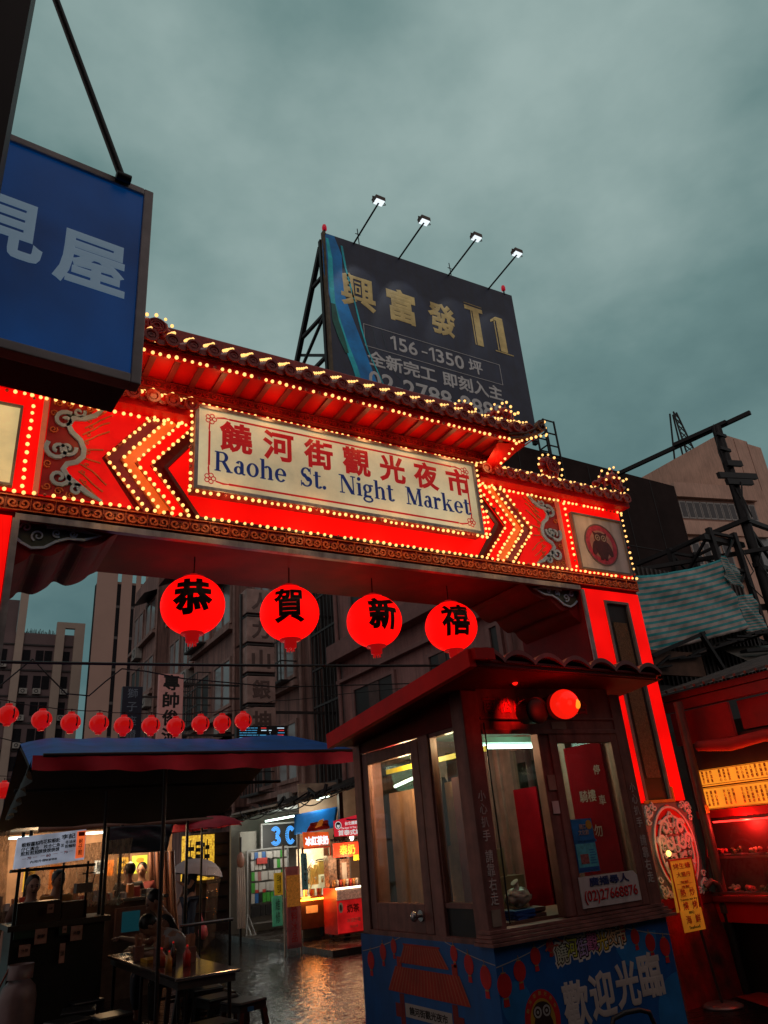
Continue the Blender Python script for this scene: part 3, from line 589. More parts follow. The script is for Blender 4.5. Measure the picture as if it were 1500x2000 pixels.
def bloom(x, y, z, r=.12):
    b = MB(); f2 = FRONT(y)
    for k in range(8): b.sph((x+r*.8*math.cos(k*.785), y, z+r*.7*math.sin(k*.785)), (r*.42, .04, r*.42), 9, 6)
    b.sph((x, y-.02, z), (r*.5, .05, r*.5), 10, 7); b.tube([(x, y, z-r*1.4), (x, y, z)], r*.35, 7)
    for k in range(3): b.ring(FRONT(y-.06), x, z, r*(.25+.2*k), r*(.25+.18*k), .012, 0, .02, 16)
    b.build('ridge_flower', m_orn, G)
    for k in range(12): BULBS.append(Vector((x+r*1.35*math.cos(k*.5236), y-.03, z+r*1.2*math.sin(k*.5236))))
beast(5.05, 5.36, 5.86, 1, .75); beast(.74, 5.36, 5.86, -1, .75)
bloom(4.56, 5.42, 5.87, .12); bloom(1.16, 5.36, 5.86, .12)
beast(6.90, 5.60, 5.44, 1, .95); beast(mirror(6.86), 5.66, 5.52, -1, .7)
bloom(5.98, 5.70, 5.60, .14); bloom(mirror(5.98), 5.70, 5.60, .12)
# brackets in the corners of the opening
for s in (1, -1):
    fx = (lambda x: x) if s < 0 else mirror
    pr = [(.29, 4.12), (1.02, 4.12), (1.0, 4.05), (.93, 3.98), (.82, 3.935), (.72, 3.965), (.66, 3.90), (.56, 3.83), (.45, 3.84), (.40, 3.78), (.29, 3.70)]
    pr = pr[:1]+[q for i in range(1, len(pr)-1) for q in [tuple(.5*(2*pr[i][c]+(pr[min(i+1, 10)][c]-pr[i-1][c])*t+(2*pr[i-1][c]-5*pr[i][c]+4*pr[min(i+1, 10)][c]-pr[min(i+2, 10)][c])*t*t+(-pr[i-1][c]+3*pr[i][c]-3*pr[min(i+1, 10)][c]+pr[min(i+2, 10)][c])*t**3) for c in (0, 1)) for t in (0, .2, .4, .6, .8)]]+pr[-1:]
    MB().poly(FRONT(YF+.06), [(fx(a), z) for a, z in pr], -.96, 0).build('corner_bracket', m_redd, G)
    f2 = FRONT(YF+.058); o = MB()
    o.poly(f2, [(fx(a), z) for a, z in ((.30, 4.06), (.92, 4.05), (.80, 4.0), (.68, 3.99), (.60, 3.96), (.52, 3.90), (.42, 3.88), (.36, 3.92), (.31, 3.95))], 0, .012)
    o.build('bracket_panel', m_green, G)
    o = MB(); o.ribbon(f2, [(fx(a), z) for a, z in ((.31, 3.95), (.36, 3.91), (.43, 3.875), (.52, 3.89), (.60, 3.95), (.68, 3.985), (.80, 3.99), (.93, 4.045), (.80, 4.06), (.66, 4.07), (.52, 4.06))], .02, .002, .025)
    for a, z, r_ in ((.38, 4.04, .04), (.47, 3.98, .05), (.60, 4.02, .035), (.72, 4.03, .03)): o.scroll(f2, fx(a), z, r_, 1.3, a*9, .014, .002, .024, s)
    o.build('bracket_relief', m_cloud, G)
# ------------------------------------------------------------------ the bulbs: nearest hundred singly, the rest as one part
def bulb_mesh(qs, name, m, r=.0155):
    b = MB()
    for q in qs: b.sph(q, r*random.uniform(.82, 1.12), 7, 5)
    return b
# the light the rows of bulbs give, along the eaves and the beam
for k in range(9): lamp('bulb_glow', (.75+.52*k, 5.42, 5.36), .9, (1, .45, .15), .06, G)
for k in range(8): lamp('bulb_glow', (.2+.85*k, 5.40, 4.40), 1.6, (1, .45, .15), .06, G)
for x in (.0, .75, 1.25, mirror(1.25), mirror(.75), mirror(.0)): lamp('bulb_glow', (x, 5.42, 4.95), 1.3, (1, .45, .15), .06, G)
vis = sorted([q for q in BULBS if in_view(q)], key=lambda q: (q-CAMP).length); hid = [q for q in BULBS if not in_view(q)]
one = MB().sph((0, 0, 0), .0155, 9, 6).build('light_bulb', m_bulb, None, (0, 0, 0)); OFF.pop(one.name)
me1 = one.data; bpy.data.objects.remove(one)
for q in vis[:100]:
    o = bpy.data.objects.new('light_bulb', me1); S.collection.objects.link(o); o.parent = G; o.location = q-OFF[G.name]
tag(bulb_mesh(vis[100:]+hid, 'x', m_bulb).build('light_bulbs', m_bulb, G), kind='stuff')
bulb_mesh(DEAD, 'x', m_dead).build('unlit_bulbs', m_dead, G)['kind'] = 'stuff'
# ------------------------------------------------------------------ ground
gd = MB()
gd.add([(-300, -200, 0), (500, -200, 0), (500, 600, 0), (-300, 600, 0)], [(0, 1, 2, 3)])
tag(gd.build('ground', wet('wet_asphalt', (.008, .007, .007), .02, .10, 1.1, .55), None, (0, 0, 0)), kind='structure')
# ------------------------------------------------------------------ big lanterns under the arch
m_lan = mat('lantern_silk', (.6, .006, .006), .6, emit=1.5, ecol=(1, .0022, .0016), evar=.2, escale=3, spec=.15)
m_lanb = mat('lantern_cap_red', (.35, .01, .01), .4, emit=.25, ecol=(1, .01, .01))
m_cable = mat('black_cable', (.008, .008, .009), .5)
m_gwire = mat('steel_wire', (.08, .08, .08), .4, .6)
for (x, ch, dz, yaw, cw, word) in ((1.81, '恭', .0, 17, .37, 'first of the four, at the left end'), (2.735, '賀', .0, 24, .30, 'second from the left, beside the leftmost'), (3.655, '新', -.01, 9, .32, 'third from the left, right of the middle'), (4.60, '禧', .0, 21, .34, 'last of the four, above the kiosk roof')):
    c = Vector((x, 6.2, 3.66+dz)); r_ = .278
    T = grp('round_lantern', 'big glowing red lantern with one black character, '+word, 'lantern', c+Vector((0, 0, -.3)), 'big round lanterns hanging under the arch')
    prof = [(.09, -.255)]
    for k in range(1, 32):
        t = math.pi*(.12+.76*k/32); prof.append((r_*math.sin(t)*(1+.006*(k % 2)), -r_*.95*math.cos(t)))
    prof.append((.09, .255))
    MB().lathe(c, prof, 32).build('shade', m_lan, T)
    MB().lathe(c, [(.0, -.33), (.055, -.33), (.06, -.25), (.1, -.24), (.1, -.262), (.0, -.262)], 20).build('base_ring', m_lanb, T)
    MB().lathe(c, [(0, .262), (.1, .262), (.09, .24), (.05, .27), (.04, .29), (0, .29)], 20).build('cap', m_lanb, T)
    tb = MB()
    for k in range(9): a = k*.698; tb.tube([c+Vector((.03*math.cos(a), .03*math.sin(a), -.33)), c+Vector((.033*math.cos(a+.2), .033*math.sin(a), -.365))], .006, 5)
    tb.build('tassel', m_lanb, T)
    MB().tube([c+Vector((0, 0, .27)), c+Vector((.005, 0, .46))], .006, 6).build('cord', m_cable, T)
    def onball(x_, y_, z_, c=c, r_=r_, ya=R(-yaw)):
        v = y_+.015; q = math.sqrt(max(.02, 1-(v/r_/.95)**2)); a = x_/(r_*q)*.96+0     # wrapped round the shade
        x2, y2 = r_*q*math.sin(a)*1.014, -r_*q*math.cos(a)*1.014
        return c+Vector((x2*math.cos(ya)-y2*math.sin(ya), x2*math.sin(ya)+y2*math.cos(ya), v*1.01))
    txt(ch, m_ink, T, None, 0, 0, .33, cw, bold=.045 if ch in '恭新' else .03, mapf=onball, name='character')
# ------------------------------------------------------------------ kiosk
m_br = mat('bronze_aluminium', (.29, .135, .12), .48, .15, var=.3, scale=8, streak=.45)
m_brd = mat('dark_bronze', (.02, .015, .014), .5)  # near-black colour of the solid kiosk base
m_navy = mat('navy_banner_vinyl', (.010, .12, .42), .42, var=.18, scale=4, streak=.2)
m_navyl = mat('banner_pale_disc', (.022, .21, .55), .42)
m_lred = mat('banner_lantern_red', (.60, .018, .02), .45)
m_pap = mat('banner_white', (.42, .41, .39), .5, var=.1)
m_gl = glass('window_glass', (.86, .92, .88), .012)
m_glw = glass('dirty_window_glass', (.9, .88, .82), .07, (.45, .36, .27))
KX0, KX1, KY0, KY1 = 3.05, 4.58, 4.10, 5.70
K = grp('information_kiosk', 'small bronze framed street kiosk with tiled roof and navy banners round its base', 'kiosk', (3.8, 4.9, 0))
FK, LK = FRONT(KY0), LEFT(KX0)
MB().box(KX0, KX1, KY0, KY1, 0, 1.0).build('base', m_brd, K)
for x0, x1, y0, y1 in ((KX0, 3.19, KY0, 4.24), (4.46, KX1, KY0, 4.22), (KX0, 3.15, 5.58, KY1), (4.48, KX1, 5.58, KY1)): MB().box(x0, x1, y0, y1, 1.0, 2.52).build('corner_post', m_br, K, bevel=.006)
MB().box(3.19, 4.46, KY0+.008, KY0+.10, 2.235, 2.56).build('header', m_br, K)
MB().box(3.19, 4.46, KY0-.012, KY0+.008, 2.225, 2.255).box(3.19, 4.46, KY0-.004, KY0+.008, 2.325, 2.34).build('header_moulding', m_br, K, bevel=.003)
MB().box(KX0+.01, KX0+.09, 4.24, 5.58, 2.30, 2.50).build('fascia', m_redd, K)
s_ = MB()
for k in range(4): s_.box(3.0+.012*k, 4.60-.01*k, KY0-.09+.022*k, KY0+.10, 1.0+.02*k, 1.016+.02*k)
s_.build('sill', m_br, K)
MB().box(3.69, 3.80, KY0+.01, KY0+.09, 1.08, 2.235).build('mullion', m_br, K, bevel=.006)
w = MB(); y0, y1 = KY0-.004, KY0+.05
for q in ((3.78, 3.85, 1.08, 2.23), (4.39, 4.455, 1.08, 2.23), (3.85, 4.39, 2.165, 2.23), (3.85, 4.39, 1.08, 1.14)): w.box(q[0], q[1], y0, y1, q[2], q[3])
w = w.build('window', m_br, K, bevel=.005)
MB().box(3.85, 4.39, KY0+.02, KY0+.026, 1.14, 2.165).build('pane', m_gl, w)
# left side: door and narrow light
d = MB()
for q in ((4.72, 4.82, 1.03, 2.29), (5.48, 5.57, 1.03, 2.29), (4.82, 5.48, 2.20, 2.29), (4.82, 5.48, 1.03, 1.21)): d.box(KX0+.012, KX0+.06, q[0], q[1], q[2], q[3])
d = d.build('door', m_br, K, bevel=.005)
MB().box(KX0+.03, KX0+.036, 4.82, 5.48, 1.21, 2.20).build('pane', m_glw, d)
MB().cyl((KX0+.01, 4.86, 1.14), (KX0-.035, 4.86, 1.14), .012).sph((KX0-.05, 4.86, 1.14), (.028, .033, .033), 12, 8).cyl((KX0+.012, 4.86, 1.14), (KX0+.0, 4.86, 1.14), .036, n=16).build('handle', mat('worn_steel', (.45, .45, .45), .25, .9), d)
MB().box(KX0+.004, KX0+.09, 4.57, 4.70, 1.0, 2.30).build('mullion', m_br, K, bevel=.006)
n_ = MB()
for q in ((4.24, 4.57, 1.19, 1.22), (4.24, 4.57, 2.27, 2.30), (4.24, 4.255, 1.22, 2.27), (4.555, 4.57, 1.22, 2.27)): n_.box(KX0+.02, KX0+.07, *q)
n_ = n_.build('narrow_window', m_br, K)
MB().box(KX0+.04, KX0+.046, 4.255, 4.555, 1.22, 2.27).build('pane', m_gl, n_)
MB().box(KX0+.03, KX0+.05, 4.24, 4.57, 1.02, 1.19).build('dark_panel', m_black, K)
MB().box(KX0-.01, KX0+.03, 4.24, 5.6, .995, 1.03).build('sill', m_br, K)
# back and right walls with their own windows
b = MB()
for q in ((3.15, 3.28), (3.85, 3.95), (4.40, 4.48)): b.box(q[0], q[1], KY1-.06, KY1, 1.0, 2.5)
for q in ((4.22, 4.30), (4.72, 4.80), (5.02, 5.10), (5.44, 5.58)): b.box(KX1-.07, KX1, q[0], q[1], 1.0, 2.5)
b.box(3.15, 4.48, KY1-.05, KY1, 2.3, 2.5).box(KX1-.06, KX1, 4.22, 5.58, 2.28, 2.5)
b.build('window_frames', m_br, K)
MB().box(3.28, 4.40, KY1-.03, KY1-.024, 1.0, 2.3).box(KX1-.03, KX1-.024, 4.3, 5.44, 1.0, 2.28).build('pane', m_gl, K)
MB().box(3.1, 4.52, 4.14, 5.66, 2.40, 2.44).build('ceiling', mat('kiosk_ceiling', (.4, .42, .38), .7), K)
m_tube = mat('fluorescent_tube', (.8, .9, .85), .4, emit=5, ecol=(.72, 1, .86), var=0)
lf = MB().box(3.72, 4.48, 4.95, 5.07, 2.29, 2.335).build('light_fitting', mat('fitting_green_white', (.35, .5, .42), .5), K)
MB().cyl((3.76, 4.98, 2.262), (4.45, 4.98, 2.262), .017).build('tube', m_tube, lf)
lamp('tube_light', (4.1, 4.98, 2.20), 7, (.5, 1, .68), .25, K)
rd = MB().box(KX1-.10, KX1-.085, 4.30, 4.71, .95, 2.2).box(KX1-.10, KX1-.085, 5.12, 5.42, 1.0, 1.95).box(KX1-.10, KX1-.085, 4.81, 5.01, 1.0, 2.2).build('red_banner', mat('red_vinyl', (.20, .003, .008), .9, var=.25, spec=.03), K)
rt = MB(); LI = Fr((KX1-.10, 0, 0), (0, -1, 0), (0, 0, 1), (-1, 0, 0))
for k, ch in enumerate('騎樓請勿'): txt(ch, None, None, LI, -4.52+.09*(k % 2)-.05, 1.82-.25*(k//2), .085, bold=.01, mb=rt)
for k, ch in enumerate('停車'): txt(ch, None, None, LI, -4.38, 2.0-.22*k, .07, bold=.01, mb=rt)
rt.build('lettering', mat('faded_white', (.36, .22, .22), .6), rd)
MB().box(KX0+.20, KX0+.21, 4.22, 4.60, 1.19, 2.0).build('maroon_board', mat('maroon_board', (.30, .07, .09), .6, var=.3), K)
bd = MB().box(KX0+.24, KX0+.26, 4.66, 5.56, 1.10, 1.98).build('plywood_board', mat('tan_plywood', (.60, .38, .23), .6, var=.35, scale=5, streak=.3), K)
MB().cyl((KX0+.28, 5.52, 2.03), (KX0+.28, 5.0, 2.09), .012).build('tube_reflection', m_tube, K)  # glowing rod stands in for a tube reflected in the door glass
MB().box(KX0+.23, KX0+.25, 4.2, 5.56, 2.13, 2.165).build('yellow_strip', mat('yellow_strip', (.6, .5, .03), .5, emit=.35, ecol=(1, .85, .05)), K)
lamp('door_fill', (KX0+.14, 5.1, 2.2), 20, (1, .66, .36), .05, K); lamp('door_fill', (KX0+.14, 4.45, 2.24), 2.5, (1, .8, .45), .05, K)  # added fill lamps without fittings, brightening the boards inside
# shelf and clutter inside the open hatch
MB().box(3.15, 4.5, 4.2, 4.75, 1.07, 1.095).build('counter', mat('counter_brown', (.12, .07, .05), .5), K)
# roof
A, B_, C_, D_ = Vector((2.80, 3.60, 2.565)), Vector((4.84, 3.86, 2.60)), Vector((4.84, 5.9, 2.42)), Vector((2.80, 5.62, 2.36))
rf = MB(); nu, nv = 84, 3; vs = []
def roofp(u, v): return A.lerp(B_, u).lerp(D_.lerp(C_, u), v)
def wav(u): return .062*max(0, math.sin(math.pi*(u*7.0 % 1)))**.75+.0
for th in (0, -.03):
    for j in range(nv+1):
        for i in range(nu+1): q = roofp(i/nu, j/nv); vs.append(q+Vector((0, 0, wav(i/nu)+.06+th)))
M_ = (nu+1)*(nv+1)
rf.add(vs, [(j*(nu+1)+i, j*(nu+1)+i+1, (j+1)*(nu+1)+i+1, (j+1)*(nu+1)+i) for j in range(nv) for i in range(nu)]+[(M_+j*(nu+1)+i, M_+j*(nu+1)+i+1, M_+(j+1)*(nu+1)+i+1, M_+(j+1)*(nu+1)+i) for j in range(nv) for i in range(nu)], True)
rf.add(vs, [(i, i+1, M_+i+1, M_+i) for i in range(nu)])
m_rt = mat('kiosk_roof_tile', (.22, .045, .05), .4, var=.35, scale=9)
rf.build('roof_tiles', m_rt, K)
MB().bar(A+Vector((0, 0, .045)), D_+Vector((0, 0, .045)), .05, .115).build('rake_board', m_red, K)
MB().bar(A+Vector((.0, 0, .065)), A+Vector((.17, .02, .075)), .07, .07).build('corner_tile', m_red, K)
MB().add([A, B_, C_, D_], [(0, 1, 2, 3)]).add([q+Vector((0, 0, .03)) for q in (A, B_, C_, D_)], [(0, 1, 2, 3)]).build('soffit', m_redd, K)
MB().bar(A+Vector((.05, .03, .02)), B_+Vector((-.05, .03, .02)), .02, .06).build('gutter', m_redd, K)
# writing on the header and posts
ht = MB(); m_hl = mat('header_characters', (.55, .02, .03), .4)
for k, ch in enumerate('南松山服務台'):
    txt(ch, None, None, FRONT(KY0+.008), 3.29+(.135 if k < 3 else .15)*k+(.13 if k > 2 else 0), 2.425, .115, bold=.03, mb=ht)
ht.build('header_lettering', m_hl, K)
for x, fr_, wy in ((3.12, FK, 4.1), (4.515, FK, 4.1)):
    pt = MB(); z = 1.84
    for k, ch in enumerate('小心扒手請靠右走'):
        txt(ch, None, None, fr_, x, z, .066 if k < 4 else .074, .06, bold=.012, mb=pt); z -= .079 if k != 3 else .12
    pt.build('post_lettering', mat('post_white', (.62, .58, .56), .5), K)
# signs stuck on the sash
sg = MB().poly(FRONT(KY0-.006), [(3.825, 1.115), (4.375, 1.115), (4.375, 1.27), (4.345, 1.30), (3.825, 1.30)], 0, .006).build('phone_sign', m_white, K)
FP = FRONT(KY0-.012)
txt('廣播尋人', mat('navy_ink', (.01, .03, .16), .5), sg, FP, 4.10, 1.265, .055, .38, bold=.03)
txt('(02)27668876', mat('red_ink', (.5, .01, .02), .5), sg, FP, 4.10, 1.175, .085, .50, bold=.02)
ps = MB().fbox(FP, 3.845, 4.035, 1.325, 1.655, -.006, 0).build('notice_poster', mat('poster_blue', (.02, .20, .55), .4, var=.35, scale=14), K)
MB().fbox(FP, 3.85, 4.03, 1.34, 1.50, .0005, .002).build('poster_picture', mat('poster_cyan', (.10, .55, .68), .4, var=.3, scale=30), ps)
txt('龍口\n文化節', m_pap, ps, FP, 3.94, 1.585, .075, .10, bold=.03, line=1.1)
MB().ell(FP, 4.0, 1.615, .028, .03, .002, .004, 14).build('poster_seal', mat('poster_yellow', (.5, .32, .03), .5), ps)
MB().fbox(FP, 3.875, 3.95, 1.375, 1.435, .002, .003).build('poster_photo', mat('poster_pink', (.35, .12, .12), .5, var=.6, scale=60), ps)
MB().fbox(FP, 3.85, 4.03, 1.335, 1.355, .002, .003).build('poster_foot', m_navy, ps)
l_ = MB()
for k in range(6): l_.ribbon(FP, [(3.86+.03*k, 1.505+.008*(k % 2)), (3.875+.03*k, 1.53), (3.895+.03*k, 1.51)], .012, .002, .003); l_.fbox(FP, 3.965, 4.02-.006*(k % 3), 1.375+.016*k, 1.381+.016*k, .002, .003)
l_.build('poster_waves', m_navyl, ps)
# navy banners round the base
FBn = FRONT(KY0-.05)
bf = MB().fbox(FBn, 3.03, 4.53, .10, 1.0, -.004, 0).build('printed_banner', m_navy, K)
MB().ell(FBn, 4.20, .93, .20, .20, .0004, .0012, 36, math.pi, 6.2832).build('banner_disc', m_navyl, bf); MB().ell(FBn, 4.525, .42, .25, .25, .0004, .0012, 36, math.pi/2, math.pi*1.5).build('banner_disc', m_navyl, bf); MB().ell(FBn, 3.15, .70, .11, .11, .0004, .0012, 30).build('banner_disc', m_navyl, bf)
def paper_lanterns(fr, ls, parent, sgn=1):
    b = MB(); y = MB()
    for a, z, r_ in ls:
        b.ell(fr, a, z, r_*.86, r_, .0014, .003, 20); b.poly(fr, [(a-r_*.3, z-r_*1.1), (a+r_*.3, z-r_*1.1), (a+r_*.34, z-r_*1.7), (a-r_*.34, z-r_*1.7)], .0014, .003)
        y.fbox(fr, a-r_*.32, a+r_*.32, z-r_*1.12, z-r_*1.0, .003, .004); y.fbox(fr, a-r_*.3, a+r_*.3, z+r_*.96, z+r_*1.06, .003, .004); y.fbox(fr, a-.002, a+.002, z+r_, z+r_*1.5, .0014, .003)
    b.build('lantern_print', m_lred, parent); y.build('lantern_band_print', mat('banner_yellow', (.45, .26, .08), .5), parent)
paper_lanterns(FBn, [(3.075, .80, .062), (3.20, .855, .054), (3.335, .915, .046), (3.46, .955, .035), (4.09, .965, .035), (4.20, .915, .045), (4.33, .865, .052), (4.46, .825, .055)], bf)
def arc(fr, p, q, sag, w=.005):
    return [(p[0]+(q[0]-p[0])*t/10, p[1]+(q[1]-p[1])*t/10-sag*4*(t/10)*(1-t/10)) for t in range(11)]
MB().ribbon(FBn, arc(FBn, (3.03, .895), (3.55, 1.0), .01), .005, .0012, .002).ribbon(FBn, arc(FBn, (4.03, 1.0), (4.53, .89), .01), .005, .0012, .002).build('printed_string', m_pap, bf)
ttl = '饒河街觀光夜市'; cols = [(.70, .72, .55), (.68, .70, .10), (.55, .40, .70), (.75, .22, .45), (.80, .58, .08), (.78, .48, .25), (.78, .50, .30)]
o1 = MB(); o2 = MB()
for k, ch in enumerate(ttl):
    a, z = 3.545+.088*k, .905+.006*k+(.012 if k % 2 else -.004)
    txt(ch, None, None, FBn, a, z, .148, .138, bold=.12, t=.001, lift=.0012, mb=o1, rot=.06*(-1)**k); txt(ch, None, None, FBn, a, z, .120, .110, bold=.06, t=.001, lift=.0024, mb=o2, rot=.06*(-1)**k)
    txt(ch, mat('title_colour_%s' % 'abcdefg'[k], cols[k], .5), bf, FBn, a, z, .104, .094, bold=.012, t=.001, lift=.0036, rot=.06*(-1)**k, name='title_character')
o1.build('title_outline', mat('title_white', (.80, .78, .72), .5), bf); o2.build('title_shadow', m_ink, bf)
MB().ribbon(FBn, [(3.42, .93), (3.46, .965), (3.50, 1.0), (3.54, .975), (3.57, .965)], .012, .0036, .005).ribbon(FBn, [(3.45, .95), (3.53, .95)], .01, .0036, .005).ribbon(FBn, [(3.47, .95), (3.475, .90)], .012, .0036, .005).build('printed_gate_line', mat('banner_coral', (.5, .12, .08), .5), bf)
wl = MB()
for k, ch in enumerate('歡迎光臨'): txt(ch, None, None, FBn, 3.60+.225*k, .625+.022*k, .255, .215, bold=.035, t=.002, lift=.002, mb=wl)
wl.build('welcome_lettering', mat('welcome_white', (.62, .57, .53), .5, var=.15), bf)
ow = MB().ell(FBn, 3.325, .595, .135, .15, .002, .003, 30).build('owl_badge', m_lred, bf)
MB().ell(FBn, 3.325, .585, .095, .115, .003, .004, 28).build('badge_centre', mat('banner_gold', (.48, .28, .03), .5), ow)
MB().ell(FBn, 3.325, .55, .075, .09, .004, .005, 20).ell(FBn, 3.325, .635, .07, .05, .004, .0048, 20).build('owl', mat('owl_dark', (.03, .012, .012), .5), ow)
e_ = MB()
for s in (-1, 1): e_.ring(FBn, 3.325+s*.034, .635, .024, .024, .010, .005, .006, 18); e_.ell(FBn, 3.325+s*.034, .635, .009, .009, .005, .006, 10)
e_.build('owl_eyes', m_pap, ow)
ar = MB()
for k, ch in enumerate(ttl):
    t = math.pi*(.86-.12*k); txt(ch, None, None, FBn, 3.325+.116*math.cos(t), .595+.131*math.sin(t), .022, bold=.02, t=.001, lift=.003, mb=ar, rot=t-math.pi/2)
ar.build('badge_lettering', mat('badge_gold', (.5, .3, .08), .5), ow)
LB = LEFT(KX0-.012)
bl = MB().fbox(LB, -5.72, -4.06, .05, 1.0, -.004, 0).build('printed_banner', m_navy, K)
paper_lanterns(LB, [(-5.58, .83, .058), (-5.39, .895, .052), (-5.23, .94, .045), (-4.48, .94, .045), (-4.33, .89, .055), (-4.17, .835, .062)], bl)
MB().ribbon(LB, arc(LB, (-5.70, .885), (-5.13, 1.0), .01), .005, .0012, .002).ribbon(LB, arc(LB, (-4.57, 1.0), (-4.06, .905), .01), .005, .0012, .002).build('printed_string', m_pap, bl)
rf_ = MB()
rf_.poly(LB, [(-5.08, .955), (-4.66, .955), (-4.56, .845), (-5.16, .845)], .0014, .003); rf_.poly(LB, [(-5.22, .82), (-4.45, .82), (-4.36, .665), (-5.34, .665)], .0014, .003)
rf_.fbox(LB, -5.2, -5.14, .82, .88, .0014, .003); rf_.fbox(LB, -4.52, -4.46, .82, .88, .0014, .003); rf_.fbox(LB, -5.10, -4.64, .955, .965, .0014, .003)
rf_ = rf_.build('printed_roof', mat('banner_roof_red', (.42, .03, .016), .5), bl)
st = MB()
for k in range(24):
    t = k/23; st.ribbon(LB, [(-5.22+.77*t, .82), (-5.34+.98*t, .668)], .010, .003, .0036)
    if k < 16: t = k/15; st.ribbon(LB, [(-5.08+.42*t, .953), (-5.16+.60*t, .847)], .010, .003, .0036)
st.build('printed_tile_lines', mat('banner_orange', (.46, .12, .06), .5), rf_)
MB().fbox(LB, -5.13, -4.57, .53, .61, .0014, .003).build('printed_sign', m_pap, rf_)
txt(ttl, m_ink, rf_, LB, -4.85, .57, .05, .46, bold=.03, lift=.003, t=.001)
MB().fbox(LB, -5.26, -5.17, .52, .60, .0014, .003).fbox(LB, -4.53, -4.44, .52, .60, .0014, .003).fbox(LB, -5.20, -5.14, .05, .66, .0007, .0013).fbox(LB, -4.56, -4.50, .05, .66, .0007, .0013).build('printed_posts', mat('banner_dark_red', (.22, .016, .016), .5), rf_)
# clutter lying on the hatch counter: things of their own
rn = random.Random(3)
m_paper = mat('old_paper', (.30, .25, .2), .6, var=.3)
for k, (x, y, w_, d_, mm, nm, lb) in enumerate(((3.32, 4.40, .20, .15, m_paper, 'paper_stack', 'stack of loose papers at the left of the kiosk hatch'), (3.52, 4.32, .24, .15, mat('brown_folder', (.10, .06, .05), .5), 'folder', 'brown folder under the white plastic bag in the hatch'), (3.44, 4.27, .18, .10, mat('blue_folder', (.01, .07, .3), .4), 'folder', 'blue folder lying low at the front of the hatch'))):
    b = MB()
    for j in range(5): a = rn.uniform(-.25, .25); c_, s_2 = math.cos(a), math.sin(a); z = 1.096+.011*j; b.add([(x+c_*i*w_/2-s_2*q*d_/2, y+s_2*i*w_/2+c_*q*d_/2, z+h) for h in (0, .0095) for q in (-1, 1) for i in (-1, 1)], [(0, 1, 3, 2), (4, 5, 7, 6), (0, 1, 5, 4), (2, 3, 7, 6), (0, 2, 6, 4), (1, 3, 7, 5)])
    tag(b.build(nm, mm), lb, nm.split('_')[0], 'papers on the kiosk counter')
b = MB(); vs = []; b.sph((3.56, 4.42, 1.205), (.095, .07, .055), 18, 12); rr = random.Random(2)
for q in b.v: q += Vector((rr.uniform(-.014, .014), rr.uniform(-.014, .014), rr.uniform(-.01, .014)))
b.tube([(3.56, 4.42, 1.245), (3.565, 4.42, 1.28), (3.55, 4.42, 1.30)], [.03, .014, .03], 8)
tag(b.build('plastic_bag', mat('cloudy_plastic', (.45, .46, .40), .3, var=.2)), 'knotted white plastic bag on papers in the kiosk hatch', 'bag')
b = MB(); b.add([(3.27, 4.75, 2.02), (3.30, 4.75, 2.02), (3.52, 4.75, 1.62), (3.24, 4.75, 1.55), (3.27, 4.87, 2.02), (3.30, 4.87, 2.02), (3.50, 4.87, 1.60), (3.25, 4.87, 1.55)], [(0, 1, 2, 3), (4, 5, 6, 7), (0, 3, 7, 4), (1, 2, 6, 5), (3, 2, 6, 7)]); b.tube([(3.29, 4.81, 2.02), (3.30, 4.81, 2.2), (3.28, 4.81, 2.39)], .008, 6)
tag(b.build('hanging_bag', m_black), 'black cloth bag hanging from the ceiling inside the kiosk hatch', 'bag')
b = MB().box(3.75, 4.2, 5.1, 5.45, 1.0, 1.30).box(3.80, 4.05, 5.12, 5.4, 1.302, 1.5); tag(b.build('cardboard_box', mat('cardboard', (.22, .13, .08), .7, var=.3)), 'brown cardboard boxes piled inside the kiosk behind the hatch', 'box')
for x, z, w_, h_, mm in ((3.115, 1.14, .07, .09, m_paper), (3.745, 1.9, .07, .10, m_paper), (3.745, 1.74, .06, .08, m_white), (3.90, 2.285, .14, .05, m_paper)): MB().fbox(FRONT(KY0-.004 if x < 3.2 else KY0+.004), x-w_/2, x+w_/2, z-h_/2, z+h_/2, .0, .003).build('taped_notice', mm, K)
MB().tube([(3.21, 4.09, 2.3), (3.205, 4.085, 1.9), (3.215, 4.09, 1.5), (3.205, 4.085, 1.1)], .006, 5).build('cable', m_cable, K)
# red signal lamp on the header
T = grp('signal_lamp', 'round red lamp glowing beside its black twin on the kiosk header', 'lamp', (3.60, 3.85, 2.25))
MB().cyl((3.52, 4.0, 2.36), (3.50, 3.86, 2.345), .085, .088, 24).sph((3.50, 3.86, 2.345), (.088, .02, .088), 18, 8).build('dark_twin', m_black, T)
MB().cyl((3.66, 4.1, 2.38), (3.66, 3.84, 2.37), .05, .09, 20).bar((3.5, 4.0, 2.36), (3.68, 4.0, 2.37), .03).build('housing', m_black, T)
MB().sph((3.66, 3.76, 2.37), .098, 24, 16).build('red_dome', mat('red_lamp_glass', (.6, .01, .005), .2, emit=.9, ecol=(1, .012, .004)), T)
MB().sph((3.69, 3.672, 2.355), (.026, .012, .032), 12, 8).build('hot_spot', mat('lamp_hot_spot', (.7, .3, .05), .3, emit=1.0, ecol=(1, .33, .02)), T)
lamp('signal_light', (3.62, 3.58, 2.36), 1.6, (1, .02, .01), .05, T)
T = grp('spot_lamp', 'tiny red spot lamp under the kiosk eave lighting its header', 'lamp', (3.43, 3.98, 2.52))
MB().cyl((3.43, 4.0, 2.575), (3.43, 3.98, 2.55), .022, .03).build('housing', m_black, T)
MB().sph((3.43, 3.965, 2.553), .02, 10, 7).build('red_bulb', mat('spot_bulb', (.6, .01, .01), .3, emit=1.5, ecol=(1, .01, .005)), T)
